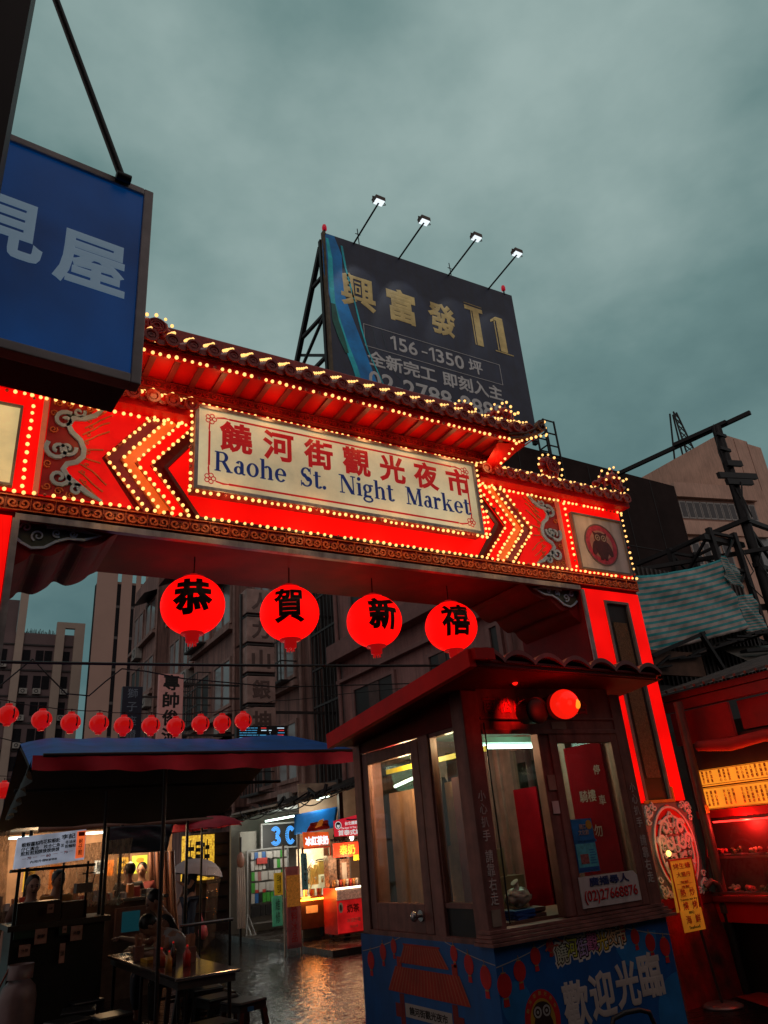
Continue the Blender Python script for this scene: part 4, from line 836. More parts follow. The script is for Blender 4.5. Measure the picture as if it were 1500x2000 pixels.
lamp('spot_light', (3.46, 3.93, 2.53), 8, (1, .015, .01), .015, T, 'SPOT', (R(-38), 0, R(0)))
bpy.data.objects['spot_light'].rotation_euler = (R(42), 0, 0); bpy.data.lights['spot_light'].spot_size = R(60); bpy.data.lights['spot_light'].spot_blend = 1
# bent rail standing before the kiosk
b = MB().tube([(3.56, 3.8, .12), (3.60, 3.8, .50), (3.64, 3.8, .575), (3.74, 3.8, .59), (3.86, 3.8, .585), (3.94, 3.8, .56), (3.97, 3.8, .48), (4.0, 3.8, .12)], .014, 8)
b.tube([(3.56, 3.8, .12), (3.52, 3.72, .0)], .014, 8).tube([(4.0, 3.8, .12), (4.04, 3.72, 0)], .014, 8)
tag(b.build('metal_rail', m_black), 'bent black tube rail standing against the navy banner', 'rail')
# ------------------------------------------------------------------ yellow food sign on its stand
T = grp('stand_sign', 'narrow yellow food sign on a thin pole with round foot before the pillar', 'sign', (6.62, 5.45, 0))
FY = FRONT(5.45)
MB().tube([(6.60, 5.45, .02), (6.52, 5.47, .9)], .014, 8).build('pole', mat('stand_steel', (.10, .06, .06), .4, .6), T)
MB().lathe((6.60, 5.45, 0), [(0, .035), (.15, .03), (.18, .015), (.18, 0), (0, 0)], 28).build('foot', mat('stand_foot', (.16, .12, .12), .35, .5), T)
brd = MB().poly(FY, [(6.30, 1.235), (6.63, 1.235), (6.58, .80), (6.27, .80)], -.015, 0).poly(FY, [(6.30, .815), (6.60, .815), (6.60, .63), (6.30, .63)], .001, .006).build('board', mat('yellow_board', (.62, .30, .03), .45, emit=.22, ecol=(1, .42, .03), evar=.5, escale=4), T)
bt = MB(); z = 1.185
m_rt2 = mat('sign_red_ink', (.45, .01, .015), .5)
for s, w_, h in (('烤生蠔', .25, .055), ('大腸丹', .2, .045)): txt(s, None, None, FY, 6.46, z, h, w_, bold=.02, mb=bt); z -= .075
for k in range(2): txt('海鮮', None, None, FY, 6.45, z+.01-.04*k, .024, .12, bold=.02, mb=bt); bt.fbox(FY, 6.34, 6.56, z-.006-.04*k, z-.003-.04*k, .001, .003)
for s, zz in (('熱炒', .955), ('燒烤', .845), ('海鮮', .73)):
    for k, ch in enumerate(s): txt(ch, None, None, FY, 6.39+.13*k+.0, zz, .072, .075, bold=.025, lift=.008, mb=bt)
bt.build('lettering', m_rt2, brd)
bt = MB()
for s, w_, zz in (('Taiwan stir fry', .24, .895), ('BBQ', .07, .785), ('Seafood', .15, .665)): txt(s, None, None, FY, 6.45, zz, .026, w_, bold=.01, lift=.008, mb=bt)
bt.build('english_lettering', m_ink, brd)
rb_ = MB()
for q in ((6.295, 6.31, .80, 1.25), (6.62, 6.635, .80, 1.25), (6.31, 6.62, 1.235, 1.25)): rb_.fbox(FY, *q, -.01, .004)
rb_.build('red_frame', m_rt2, T)
MB().sph((6.40, 5.52, 1.30), (.032, .02, .03), 12, 8).build('yellow_glint', mat('glint_glow', (.8, .6, .2), .3, emit=2.0, ecol=(1, .6, .15)), T)  # glowing blob stands in for a yellow reflection on the pillar
lamp('glint_light', (6.38, 5.44, 1.33), 1.0, (1, .55, .18), .03, T)  # added lamp spreading the warm tint of that reflection
# ------------------------------------------------------------------ blue shop sign close to the camera
T = grp('blue_shop_sign', 'big blue lightbox sign with pale characters hanging at the upper left', 'sign', (.0, 2.55, 3.26), None, R(4.5), True)
FB = Fr((0, -.15, 0), (1, 0, 0), (0, 0, 1), (0, -1, 0))
b = MB().fbox(FB, -1.2, .452, .045, .985, -.30, -.012); b.build('box', mat('sign_housing', (.012, .012, .013), .6), T)
pn = MB().fbox(FB, -1.2, .435, .04, .965, -.012, 0).build('face', mat('blue_acrylic', (.002, .032, .14), .35, streak=.35, emit=.15, ecol=(.003, .14, .56), var=.25, scale=6, evar=.5, escale=2.5), T)
t = MB()
for q in ((-1.2, .435, .965, 1.0), (-1.2, .435, 0, .04), (.435, .475, 0, 1.0)): t.fbox(FB, *q, -.05, .012)
t.build('frame', mat('pale_sign_frame', (.80, .72, .74), .5, var=.25, dirt=.35), T, bevel=.004)
m_sl = mat('pale_blue_characters', (.36, .46, .54), .45, var=.12, emit=.17, ecol=(.4, .6, .8))
txt('屋', m_sl, pn, FB, .255, .505, .27, .27, bold=.032, lift=.001, t=.002, rot=-.0); txt('見', m_sl, pn, FB, -.05, .545, .285, .26, bold=.032, lift=.001, t=.002)
MB().tube([(.335, -.18, .985), (-.03, -.17, 1.94)], .0165, 8).build('support_rod', m_black, T)
MB().tube([(.31, -.18, .992), (.37, -.18, .992)], .02, 8).build('rod_clamp', m_black, T)
T = grp('shop_building', 'dark shop wall corner at the upper left beside the blue sign, with added unseen sky-blocking walls', 'building', (-4, -4, 0)); m_shop = mat('shop_wall_dark', (.028, .010, .011), .6, var=.4)
MB().box(-1.0, -.062, 1.55, 1.9, 0, 8).build('corner_pillar', m_shop, T)
MB().box(-24, 40, -18, -13, 0, 13.5).build('wall', mat('sky_block_render', (.16, .11, .10), .8, var=.3, scale=.6, streak=.3), T); MB().box(-9, -1.0, -13, 1.85, 0, 8).build('side_wall', m_shop, T)  # unseen walls added behind the camera to block low sky light
for k in range(9):
    for j in range(2):
        x = -6+3.6*k; z = 4.0+3.3*j; w_ = MB().box(x, x+1.9, -13, -12.95, z, z+1.6).build('window', m_grey, T); MB().box(x+.1, x+1.8, -12.95, -12.94, z+.1, z+1.5).build('pane', m_black, w_)  # windows of the added unseen wall
# ------------------------------------------------------------------ food stall along the right
m_sr = mat('stall_red', (.34, .010, .012), .45, var=.3, dirt=.3)
m_or = mat('orange_lightbox', (.6, .25, .03), .4, emit=1.15, ecol=(1, .30, .02), evar=.45, escale=1.5)
T = grp('food_stall', 'red food stall with orange menu boxes and red lit glass case right of arch', 'stall', (8.2, 4.6, 0))
LS = LEFT(7.40)
MB().fbox(LS, -5.97, -2.6, 2.86, 2.93, -.1, .03).fbox(LS, -5.97, -2.6, 2.74, 2.85, -.1, .015).build('fascia', m_red if False else mat('stall_fascia', (.26, .012, .016), .45, var=.3), T)
MB().add([(7.3, 5.98, 2.94), (7.3, 2.6, 2.94), (9.6, 2.6, 3.5), (9.6, 5.98, 3.5)], [(0, 1, 2, 3)]).add([(7.4, 5.96, 2.80), (7.4, 2.6, 2.80), (9.6, 2.6, 3.3), (9.6, 5.96, 3.3)], [(0, 1, 2, 3)]).build('roof', mat('corrugated_roof', (.17, .13, .12), .5, .3, var=.4), T)
rp_ = MB()
for k in range(26): rp_.bar((7.3, 5.95-.13*k, 2.955), (9.6, 5.95-.13*k, 3.515), .03, .03)
rp_.build('roof_ribs', mat('corrugated_roof', (0, 0, 0)), T)
MB().box(7.40, 7.44, 5.15, 5.92, 2.36, 2.72).box(7.5, 7.54, 2.6, 5.1, 2.42, 2.72).build('fascia_board', m_sr, T)
MB().tube([(7.36, 5.62, 2.32), (7.35, 5.2, 2.28), (7.36, 4.8, 2.31), (7.37, 4.4, 2.27), (7.36, 3.4, 2.30)], [.055, .07, .06, .075, .06], 10).build('rolled_awning', mat('red_canvas', (.38, .02, .02), .6, var=.3), T)
mb_ = MB().box(7.40, 7.50, 2.6, 5.76, 1.905, 2.07).build('menu_lightbox', m_or, T); mb2 = MB().box(7.40, 7.50, 2.6, 5.76, 1.67, 1.885).build('menu_lightbox', m_or, T)
for mm, z0, rows, cw in ((mb_, 1.93, 4, .0), (mb2, 1.69, 5, .0)):
    tt = MB(); chars = '炒飯麵羹湯魚蝦花枝豆腐菜蛋牛肉豬心雞絲米粉乾油加大小腸粿'; rr = random.Random(len(chars)+rows)
    for c_ in range(24):
        if c_ in (3, 7): continue
        s = '\n'.join(rr.choice(chars) for _ in range(rows-(1 if c_ % 5 else 0)))
        txt(s, None, None, LEFT(7.40), -5.68+.055*c_, z0+(.12 if rows == 4 else .16)/2+.005, .125 if rows == 4 else .155, .03, bold=.02, line=1.0, mb=tt)
    tt.build('lettering', m_rt2, mm)
    MB().fbox(LEFT(7.40), -5.76, -2.6, z0-.018, z0-.012, .001, .003).fbox(LEFT(7.40), -5.76, -2.6, z0+(.13 if rows == 4 else .185), z0+(.136 if rows == 4 else .19), .001, .003).build('menu_rule', m_rt2, mm)
MB().box(7.5, 7.56, 2.6, 5.95, .0, 2.4).build('back_panel', mat('stall_inner', (.05, .01, .012), .6), T)
MB().box(7.42, 7.5, 2.6, 5.9, 1.58, 1.66).build('shelf_rail', m_sr, T)
MB().box(7.10, 7.5, 2.6, 5.80, .80, .86).build('counter_edge', m_sr, T, bevel=.01); MB().box(7.14, 7.5, 2.6, 5.78, .62, .80).build('counter_front', m_red, T)
MB().box(7.3, 7.5, 2.6, 5.7, .0, .62).build('counter_base', m_black, T)
gc = MB(); gc.bar((7.36, 5.75, 1.56), (7.12, 5.75, .87), .02).bar((7.36, 4.9, 1.56), (7.12, 4.9, .87), .02).bar((7.36, 5.75, 1.56), (7.36, 2.6, 1.56), .025).bar((7.12, 5.75, .88), (7.12, 2.6, .88), .022).bar((7.24, 5.75, 1.2), (7.24, 2.6, 1.2), .02)
gc.build('case_frame', mat('case_steel', (.35, .12, .12), .3, .7), T)
MB().add([(7.355, 5.74, 1.55), (7.115, 5.74, .88), (7.115, 2.6, .88), (7.355, 2.6, 1.55)], [(0, 1, 2, 3)]).build('case_glass', m_gl, T)
MB().cyl((7.42, 5.7, 1.545), (7.42, 3.0, 1.545), .016).build('red_tube', mat('red_tube', (.7, .05, .04), .4, emit=5, ecol=(1, .02, .015)), T)
lamp('stall_red_light', (7.2, 4.1, 2.45), 5, (1, .05, .03), .15, T)
lamp('case_light', (7.38, 5.3, 1.515), 16, (1, .03, .02), .015, T); lamp('case_light', (7.38, 4.6, 1.515), 14, (1, .03, .02), .015, T)
rr = random.Random(9)
for k in range(22):
    y = 5.66-.10*k; kind = k % 3; zz = .87 if k % 2 else 1.215
    b = MB(); x = 7.38 if zz > 1 else 7.30
    b.box(x-.09, x+.07, y-.055, y+.055, zz, zz+.015) if zz < 1 else b.box(x-.05, x+.07, y-.055, y+.055, zz, zz+.012)
    T2 = grp('food_tray', ['tray of red meat cuts', 'tray of pale seafood pieces', 'tray of dark greens and skewers'][kind]+' in the red lit glass case', 'tray', (x, y, zz), 'food trays in the glass case')
    b.build('tray', m_alu, T2); c_ = MB()
    for j in range(7): c_.sph((x-.02+rr.uniform(-.03, .06), y+rr.uniform(-.04, .04), zz+.03+.03*rr.random()), (rr.uniform(.02, .035), rr.uniform(.015, .03), rr.uniform(.012, .03)), 7, 5)
    c_.build('food', [mat('meat', (.35, .06, .05), .4, var=.5, scale=40), mat('seafood', (.5, .36, .25), .4, var=.4, scale=40), mat('greens', (.05, .08, .02), .5, var=.5, scale=40)][kind], T2)
tag(MB().add([(7.02, 5.62, .004), (7.5, 5.55, .004), (7.7, 4.6, .004), (6.7, 4.9, .004)], [(0, 1, 2, 3)]).build('red_reflection', mat('red_reflection_tint', (.35, .02, .015), .35), None), 'red reflection laid in colour on the wet ground before the food stall', 'mat')  # coloured sheet painting the stall's red reflection on the ground
# drain pipe and clutter beside the pillar
b = MB().tube([(7.20, 5.62, 2.80), (7.19, 5.62, 1.4), (7.18, 5.62, .75)], .05, 14); m_pipe = mat('pipe_brown', (.10, .05, .045), .45, var=.4, dirt=.5)
T = grp('drain_pipe', 'thick brown drain pipe standing between the arch pillar and the food stall', 'pipe', (7.19, 5.62, 0))
b.build('pipe_section', m_pipe, T); MB().tube([(7.18, 5.62, .75), (7.18, 5.62, .0)], .045, 14).build('pipe_foot', m_black, T)
MB().tube([(7.0, 5.66, .95), (7.06, 5.62, 1.0), (7.12, 5.60, .96), (7.17, 5.60, .80)], .03, 10).build('branch_pipe', m_pipe, T)
MB().cyl((7.18, 5.62, .78), (7.18, 5.62, .70), .058, n=14).build('collar', m_pipe, T)
fl = Fr((7.19, 5.568, 0), (1, 0, 0), (0, 0, 1), (0, -1, 0)); MB().fbox(fl, -.03, .03, 1.63, 1.71, 0, .004).build('sticker', mat('yellow_sticker', (.5, .4, .03), .5), T)
# ------------------------------------------------------------------ roof billboard and the building it stands on
kz = 16/14.
def BX(x): return x*kz
def BZ(z): return 1.6+(z-1.6)*kz
YB_ = 16.0; FBb = FRONT(YB_)
m_steel = mat('black_steel', (.012, .012, .014), .5, .4)
T = grp('roof_billboard', 'dark navy rooftop billboard with gold characters, white phone lines and blue swirls', 'billboard', (12.6, 16.4, 13.8))
pn = MB().poly(FBb, [(BX(7.58), BZ(12.3)), (BX(14.46), BZ(12.3)), (BX(14.52), BZ(17.90)), (BX(7.58), BZ(17.68))], -.06, 0).build('canvas', mat('navy_canvas', (.030, .044, .085), .5, var=.3, scale=1.5, streak=.25), T)
sw = MB(); sw2 = MB()
def S_(pts): return [(BX(a), BZ(b)) for a, b in pts]
def strip(mb, pts, ws, c): mb.ribbon(FBb, S_(pts), [w*kz for w in ws], .004, c)
strip(sw, [(7.72, 17.66), (7.80, 17.0), (7.78, 16.2), (7.86, 15.5), (8.02, 14.9), (8.22, 14.2), (8.42, 13.5), (8.62, 12.8)], [.36, .62, .58, .52, .52, .56, .58, .60], .01)
strip(sw2, [(7.66, 17.5), (7.72, 16.8), (7.70, 16.0), (7.72, 15.2), (7.84, 14.7), (8.0, 14.0), (8.26, 13.2), (8.4, 12.6)], [.08, .14, .16, .14, .12, .16, .16, .14], .014)
strip(sw2, [(8.12, 17.4), (8.2, 16.6), (8.42, 15.4), (8.55, 14.6), (8.7, 13.9), (9.1, 12.9)], [.07, .06, .05, .05, .04, .03], .014)
sw.build('blue_swirl', mat('swirl_blue', (.004, .30, .85), .5, var=.45, scale=1.2), pn); sw2.build('cyan_swirl', mat('swirl_cyan', (.02, .68, .90), .5, var=.5, scale=1.5), pn)
gs = MB(); strip(gs, [(7.72, 15.15), (7.76, 14.6), (7.90, 14.1), (8.05, 13.6)], [.12, .2, .2, .1], .018); gs.build('green_swirl', mat('swirl_green', (.01, .17, .13), .5, var=.5, scale=2), pn)
gl = MB()
for ch, x0, x1 in (('興', 8.0, 9.08), ('富', 9.52, 10.47), ('發', 10.95, 11.92)): txt(ch, None, None, FBb, BX((x0+x1)/2), BZ(15.86), 1.22*kz, (x1-x0)*kz*1.04, bold=.032, t=.01, lift=.004, mb=gl)
for q in ((12.38, 13.08, 16.62, 16.78), (12.68, 12.92, 15.30, 16.62), (12.60, 12.64, 15.30, 16.62), (13.60, 13.88, 15.35, 16.70), (13.50, 13.54, 15.35, 16.55), (13.38, 14.1, 15.29, 15.33)): gl.fbox(FBb, BX(q[0]), BX(q[1]), BZ(q[2]), BZ(q[3]), .004, .012)
gl.poly(FBb, S_([(13.60, 16.70), (13.60, 16.55), (13.36, 16.42), (13.36, 16.50)]), .004, .012); gl.fbox(FBb, BX(12.38), BX(13.08), BZ(16.85), BZ(16.87), .004, .012)
gl.build('gold_lettering', mat('billboard_gold', (.72, .56, .22), .5, 0, var=.25, scale=3), pn)
wl = MB(); m_bw = mat('billboard_white', (.60, .62, .62), .5, var=.15)
txt('56', None, None, FBb, BX(10.06), BZ(14.42), .48*kz, .62*kz, bold=.018, mb=wl, t=.01); txt('-', None, None, FBb, BX(10.62), BZ(14.40), .06*kz, .2*kz, bold=.012, mb=wl, t=.01)
txt('350', None, None, FBb, BX(11.52), BZ(14.42), .48*kz, 1.0*kz, bold=.018, mb=wl, t=.01); txt('坪', None, None, FBb, BX(12.45), BZ(14.42), .5*kz, bold=.022, mb=wl, t=.01)
for x in (9.62, 10.92): wl.fbox(FBb, BX(x-.035), BX(x+.035), BZ(14.18), BZ(14.66), .004, .012); wl.poly(FBb, S_([(x-.03, 14.66), (x-.03, 14.57), (x-.14, 14.50), (x-.14, 14.57)]), .004, .012)
for q in ((8.63, 13.43, 14.77, 14.785), (8.63, 13.43, 14.03, 14.045), (8.63, 8.645, 14.045, 14.77), (13.415, 13.43, 14.045, 14.77)): wl.fbox(FBb, BX(q[0]), BX(q[1]), BZ(q[2]), BZ(q[3]), .004, .010)
txt('全新完工', None, None, FBb, BX(9.80), BZ(13.67), .52*kz, 2.25*kz, bold=.028, mb=wl, t=.01); txt('即刻入主', None, None, FBb, BX(12.25), BZ(13.67), .52*kz, 2.2*kz, bold=.028, mb=wl, t=.01)
txt('02-2788-8888', None, None, FBb, BX(10.98), BZ(12.96), .58*kz, 4.65*kz, bold=.02, mb=wl, t=.01)
wl.build('white_lettering', m_bw, pn)
ln = MB()
for k in range(3): ln.ribbon(FBb, S_([(8.9+.3*k, 14.9), (9.0+.3*k, 14.2), (9.4+.35*k, 13.5), (10.2+.4*k, 12.7)]), .012, .003, .006)
ln.build('hairline_print', mat('hairline', (.06, .12, .14), .5), pn)
MB().box(BX(7.52), BX(7.58), YB_-.06, YB_+.1, BZ(12.3), BZ(17.70)).build('edge_lath', mat('old_wood_lath', (.13, .10, .06), .7, var=.5), T)
fr = MB(); x0, x1 = BX(7.55), BX(14.5)
for i in range(5):
    x = x0+(x1-x0)*i/4; fr.bar((x, YB_+.2, 13.8), (x, YB_+.2, BZ(17.5)), .14); fr.bar((x-.3, YB_+3.2, 13.8), (x, YB_+.25, BZ(17.3)), .14)
    for z in (15.2, 16.8, 18.3): t = (z-13.8)/(BZ(17.3)-13.8); fr.bar((x, YB_+.2, z), (x-.3+.3*t, YB_+3.2-2.95*t, z), .10)
    fr.bar((x, YB_+.2, 15.2), (x-.1, YB_+2.0, 16.4), .08); fr.bar((x, YB_+.2, 16.8), (x-.2, YB_+2.5, 15.2), .08)
for z in (14.3, 16, 17.8, 19.4): fr.bar((x0, YB_+.15, z), (x1, YB_+.15, z), .10)
fr.build('support_frame', m_steel, T)
m_lh = mat('lamp_head_grey', (.10, .07, .06), .5); m_lw = mat('floodlight_glow', (.9, .95, 1), .3, emit=1.1, ecol=(.85, .95, 1))
for x, d, hgt in ((8.54, 1.55, .35), (10.09, 1.5, .28), (11.93, 1.6, .30), (13.53, 1.6, .28)):
    bx = BX(x); zt = BZ(17.68+.03*(x-7.58)); e_ = Vector((bx+.12, YB_-d, zt+hgt))
    fl = MB().tube([(bx, YB_, zt-.05), e_], .03, 8).build('lamp_arm', m_steel, T)
    MB().obox if False else None
    hd = MB().box(e_.x-.16, e_.x+.18, e_.y-.14, e_.y+.12, e_.z+.03, e_.z+.17); hd.add([(e_.x-.22, e_.y-.16, e_.z+.03), (e_.x-.22, e_.y+.02, e_.z+.03), (e_.x-.26, e_.y-.06, e_.z+.14)], [(0, 1, 2)]); hd.tube([e_+Vector((-.2, 0, .12)), e_+Vector((-.26, 0, .0)), e_+Vector((-.16, 0, -.03))], .015, 5); hd.tube([e_+Vector((.2, 0, .12)), e_+Vector((.26, 0, .02)), e_+Vector((.16, 0, -.03))], .015, 5)
    hd = hd.build('lamp_head', m_lh, T); MB().box(e_.x-.14, e_.x+.16, e_.y-.12, e_.y+.10, e_.z+.0, e_.z+.028).build('lamp_glass', m_lw, hd); lamp('billboard_flood', (e_.x, e_.y, e_.z-.05), 45, (.9, .95, 1), .15, T, 'SPOT', (R(28), 0, 0))
for x, z in ((7.60, 17.70), (14.2, 17.92)):
    b = MB().tube([(BX(x), YB_, BZ(z)-.1), (BX(x), YB_, BZ(z)+.12)], .03, 6).build('beacon_stem', m_steel, T); MB().lathe((BX(x), YB_, BZ(z)+.1), [(0, 0), (.075, 0), (.08, .12), (.06, .2), (0, .23)], 14).build('beacon', mat('beacon_red', (.3, .01, .02), .3, emit=.25, ecol=(1, .02, .06)), b)
for x, h in ((9.02, .95), (12.45, .95)):
    b = MB().tube([(BX(x), YB_+.5, BZ(17.7)), (BX(x)-.05, YB_+.5, BZ(17.7)+h+.35)], .018, 5); b.bar((BX(x)-.14, YB_+.5, BZ(17.7)+h+.1), (BX(x)+.06, YB_+.5, BZ(17.7)+h+.1), .02); b.build('lightning_rod', m_steel, T)
m_dark = mat('charcoal_cladding', (.034, .022, .021), .85, var=.3, scale=1.2, streak=.3, spec=.1)
B = grp('dark_building', 'tall windowless dark clad building carrying the navy billboard on its roof', 'building', (16, 22, 0))
MB().add([(9, 16.2, 0), (23.6, 16.2, 0), (23.6, 30, 0), (9, 30, 0), (9, 16.2, 13.75), (23.6, 16.2, 13.45), (23.6, 30, 13.45), (9, 30, 13.75)], [(0, 1, 5, 4), (1, 2, 6, 5), (2, 3, 7, 6), (3, 0, 4, 7), (4, 5, 6, 7)]).build('wall', m_dark, B)
cj = MB()
for k in range(9): cj.box(9.2+1.62*k, 9.22+1.62*k, 16.185, 16.2, 5, 13.45)
for z in (7.5, 10.5): cj.box(9, 23.6, 16.185, 16.2, z, z+.02)
cj.build('cladding_joint', m_black, B)
ld = MB()
for x in (16.85, 17.35):
    for y in (15.9, 16.3): ld.bar((x, y, 12.4), (x, y, 14.75), .05)
for z in (13.2, 13.7, 14.2, 14.72): ld.bar((16.85, 15.9, z), (17.35, 15.9, z), .04).bar((16.85, 16.3, z), (17.35, 16.3, z), .04).bar((16.85, 15.9, z), (16.85, 16.3, z), .04)
tag(ld.build('roof_ladder', m_steel), 'black steel cage ladder at the roof edge below the billboard corner', 'ladder')
# ------------------------------------------------------------------ beige building far right
m_bei = mat('beige_render', (.66, .42, .32), .7, var=.22, scale=.35, streak=.22)
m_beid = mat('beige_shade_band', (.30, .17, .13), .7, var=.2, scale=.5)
m_win = mat('dark_window_glass', (.03, .035, .04), .12, spec=.8)
m_wf = mat('window_frame_white', (.34, .34, .33), .5)
Bg = grp('beige_building', 'tall beige concrete building with a long window row, behind the lattice mast', 'building', (62, 42, 0), None, 0)
def lerp2(t): return Vector((58.0+8.0*t, 40-2.0*t, 0))
def slab(t0, t1, z0, z1, d0, d1, mm, nm, par):
    p, q = lerp2(t0), lerp2(t1); n = Vector((-.243, -.97, 0)); vs = []
    for z in (z0, z1):
        for d in (d0, d1): vs += [p+n*d+Vector((0, 0, z)), q+n*d+Vector((0, 0, z))]
    return MB().add(vs, [(0, 1, 3, 2), (4, 6, 7, 5), (0, 4, 5, 1), (2, 3, 7, 6), (0, 2, 6, 4), (1, 5, 7, 3)]).build(nm, mm, par)
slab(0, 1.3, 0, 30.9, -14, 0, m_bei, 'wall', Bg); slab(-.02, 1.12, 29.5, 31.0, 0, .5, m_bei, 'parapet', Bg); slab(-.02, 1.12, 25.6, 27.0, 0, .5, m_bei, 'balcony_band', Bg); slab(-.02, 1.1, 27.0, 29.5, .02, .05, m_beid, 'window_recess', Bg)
for k in range(11):
    w = slab(.02+.098*k, .108+.098*k, 27.4, 29.2, .05, .12, m_wf, 'window', Bg); slab(.032+.098*k, .096+.098*k, 27.55, 29.05, .12, .14, m_win, 'pane', w)
for k in range(4):
    w = slab(.03+.14*k, .14+.14*k, 22.6, 25.0, .05, .12, m_wf, 'window', Bg); slab(.045+.14*k, .125+.14*k, 22.8, 24.8, .12, .14, m_win, 'pane', w)
    w = slab(.03+.14*k, .14+.14*k, 18.6, 20.6, .05, .12, m_wf, 'window', Bg); slab(.045+.14*k, .125+.14*k, 18.8, 20.4, .12, .14, m_win, 'pane', w)
slab(-.02, .62, 21.2, 22.2, 0, .5, m_bei, 'balcony_band', Bg); slab(.62, .92, 5, 25.6, .0, .3, m_bei, 'pier', Bg); slab(.9, 1.3, 5, 25.6, .01, .06, mat('pale_blue_wall', (.30, .33, .34), .6, var=.2), 'side_wall', Bg)
MB().box(65.2, 69.6, 38.0, 62, 0, 37.2).build('stair_tower', m_bei, Bg); MB().box(69.6, 72.4, 38.3, 60, 0, 37.2).build('stair_tower', m_bei, Bg)
MB().box(67.2, 67.26, 37.97, 38.0, 5, 37.0).box(69.4, 69.47, 37.97, 38.0, 5, 37.0).build('wall_joint', m_beid, Bg)
MB().box(60.5, 65, 52, 56, 30.9, 33.2).build('roof_hut', m_bei, Bg)
rl = MB()
for k in range(8): rl.bar((63.0+.5*k, 50, 31), (63.0+.5*k, 50, 34.5), .12)
rl.bar((63, 50, 34.5), (66.5, 50, 34.5), .14).bar((63, 50, 33), (66.5, 50, 33), .1); rl.build('roof_rail', m_wf, Bg)
am = MB(); b0 = Vector((67.5, 44, 37.2))
for i in (-1, 1):
    for j in (-1, 1): am.bar(b0+Vector((i*.9, j*.9, 0)), b0+Vector((i*.25, j*.25, 6.5)), .14)
for k in range(7):
    s0 = .9-.65*k/7; s1 = .9-.65*(k+1)/7; z0, z1 = 6.5*k/7, 6.5*(k+1)/7
    am.bar(b0+Vector((-s0, -s0, z0)), b0+Vector((s1, -s1, z1)), .09).bar(b0+Vector((s0, -s0, z0)), b0+Vector((-s1, -s1, z1)), .09)
tag(am.build('radio_mast', m_steel), 'small lattice radio mast on the beige rooftop', 'mast')
# ------------------------------------------------------------------ lattice mast, pole and tarpaulin shack
T = grp('utility_pole', 'tall black steel pole with a long top arm and crossbars beside the lattice mast', 'pole', (15.4, 9, 0))
MB().tube([(15.36, 9, 0), (15.36, 9, 10.2)], .115, 12).build('pole', m_steel, T)
MB().bar((15.75, 8.3, 10.3), (14.96, 12.2, 10.25), .08, .10).bar((15.6, 8.85, 10.31), (15.3, 10.2, 10.31), .12, .09).build('top_arm', m_steel, T)
cb = MB()
for z, w in ((8.75, .75), (9.1, .3), (8.6, .5)): cb.bar((15.36-w, 8.85, z-.12*w), (15.36+w, 8.85, z+.2*w), .08, .14)
for z, w in ((9.9, .25), (9.5, .28)): cb.bar((15.36-w, 8.9, z), (15.36+.1, 8.9, z), .06, .08)
cb.build('crossbar_lattice', m_steel, T)
MB().tube([(15.2, 8.95, 10.2), (15.05, 8.95, 9.4), (15.12, 8.95, 8.9), (15.3, 8.9, 8.2)], .014, 5).tube([(15.35, 8.8, 8.6), (15.2, 8.8, 8.2), (15.34, 8.8, 7.7)], .02, 5).build('wire', m_cable, T)
T = grp('lattice_mast', 'black steel lattice mast with diagonal braces at the right edge above the shacks', 'mast', (15.0, 9.2, 0))
lt = MB()
cs = [(13.9, 9.0), (14.75, 9.0), (14.9, 10.2), (14.05, 10.2)]
for x, y in cs: lt.bar((x+.35, y, 0), (x, y, 7.3), .11)
for k in range(9):
    z0, z1 = .8*k, .8*(k+1)
    for i in range(4):
        (xa, ya), (xb, yb) = cs[i], cs[(i+1) % 4]; o0, o1 = .35*(1-z0/7.3), .35*(1-z1/7.3)
        lt.bar((xa+o0, ya, z0), (xb+o1, yb, z1), .05); lt.bar((xa+o1, ya, z1), (xb+o1, yb, z1), .06)
lt.build('lattice', m_steel, T)
pf = MB()
for p, q, w in (((15.2, 8.8, 7.65), (14.84, 12.4, 7.6), .10), ((15.2, 8.9, 7.65), (18, 9.2, 7.6), .10), ((15.4, 8.7, 6.9), (13.0, 11.0, 6.85), .09), ((13.6, 9, 7.05), (15.3, 9.2, 7.15), .12), ((15.2, 9, 6.6), (18, 9.4, 6.6), .1), ((13.7, 9.4, 5.55), (16.5, 8.9, 5.75), .12), ((15.4, 9, 7.6), (17.2, 9.1, 5.0), .07), ((15.4, 9, 5.2), (17, 9.1, 7.4), .07), ((15.4, 8.9, 6.0), (17, 9.1, 6.0), .08)): pf.bar(p, q, w)
pf.build('platform_bars', m_steel, T)
rr = random.Random(4); wz = MB()
for k in range(16):
    x = rr.uniform(13.9, 16.0); z = rr.uniform(4.8, 7.0); wz.tube([(x, 8.9, z), (x+rr.uniform(-.3, .3), 8.85, z-rr.uniform(.2, .6)), (x+rr.uniform(-.4, .4), 8.9, z-rr.uniform(.6, 1.3))], .014, 5)
wz.build('loose_wires', m_cable, T)
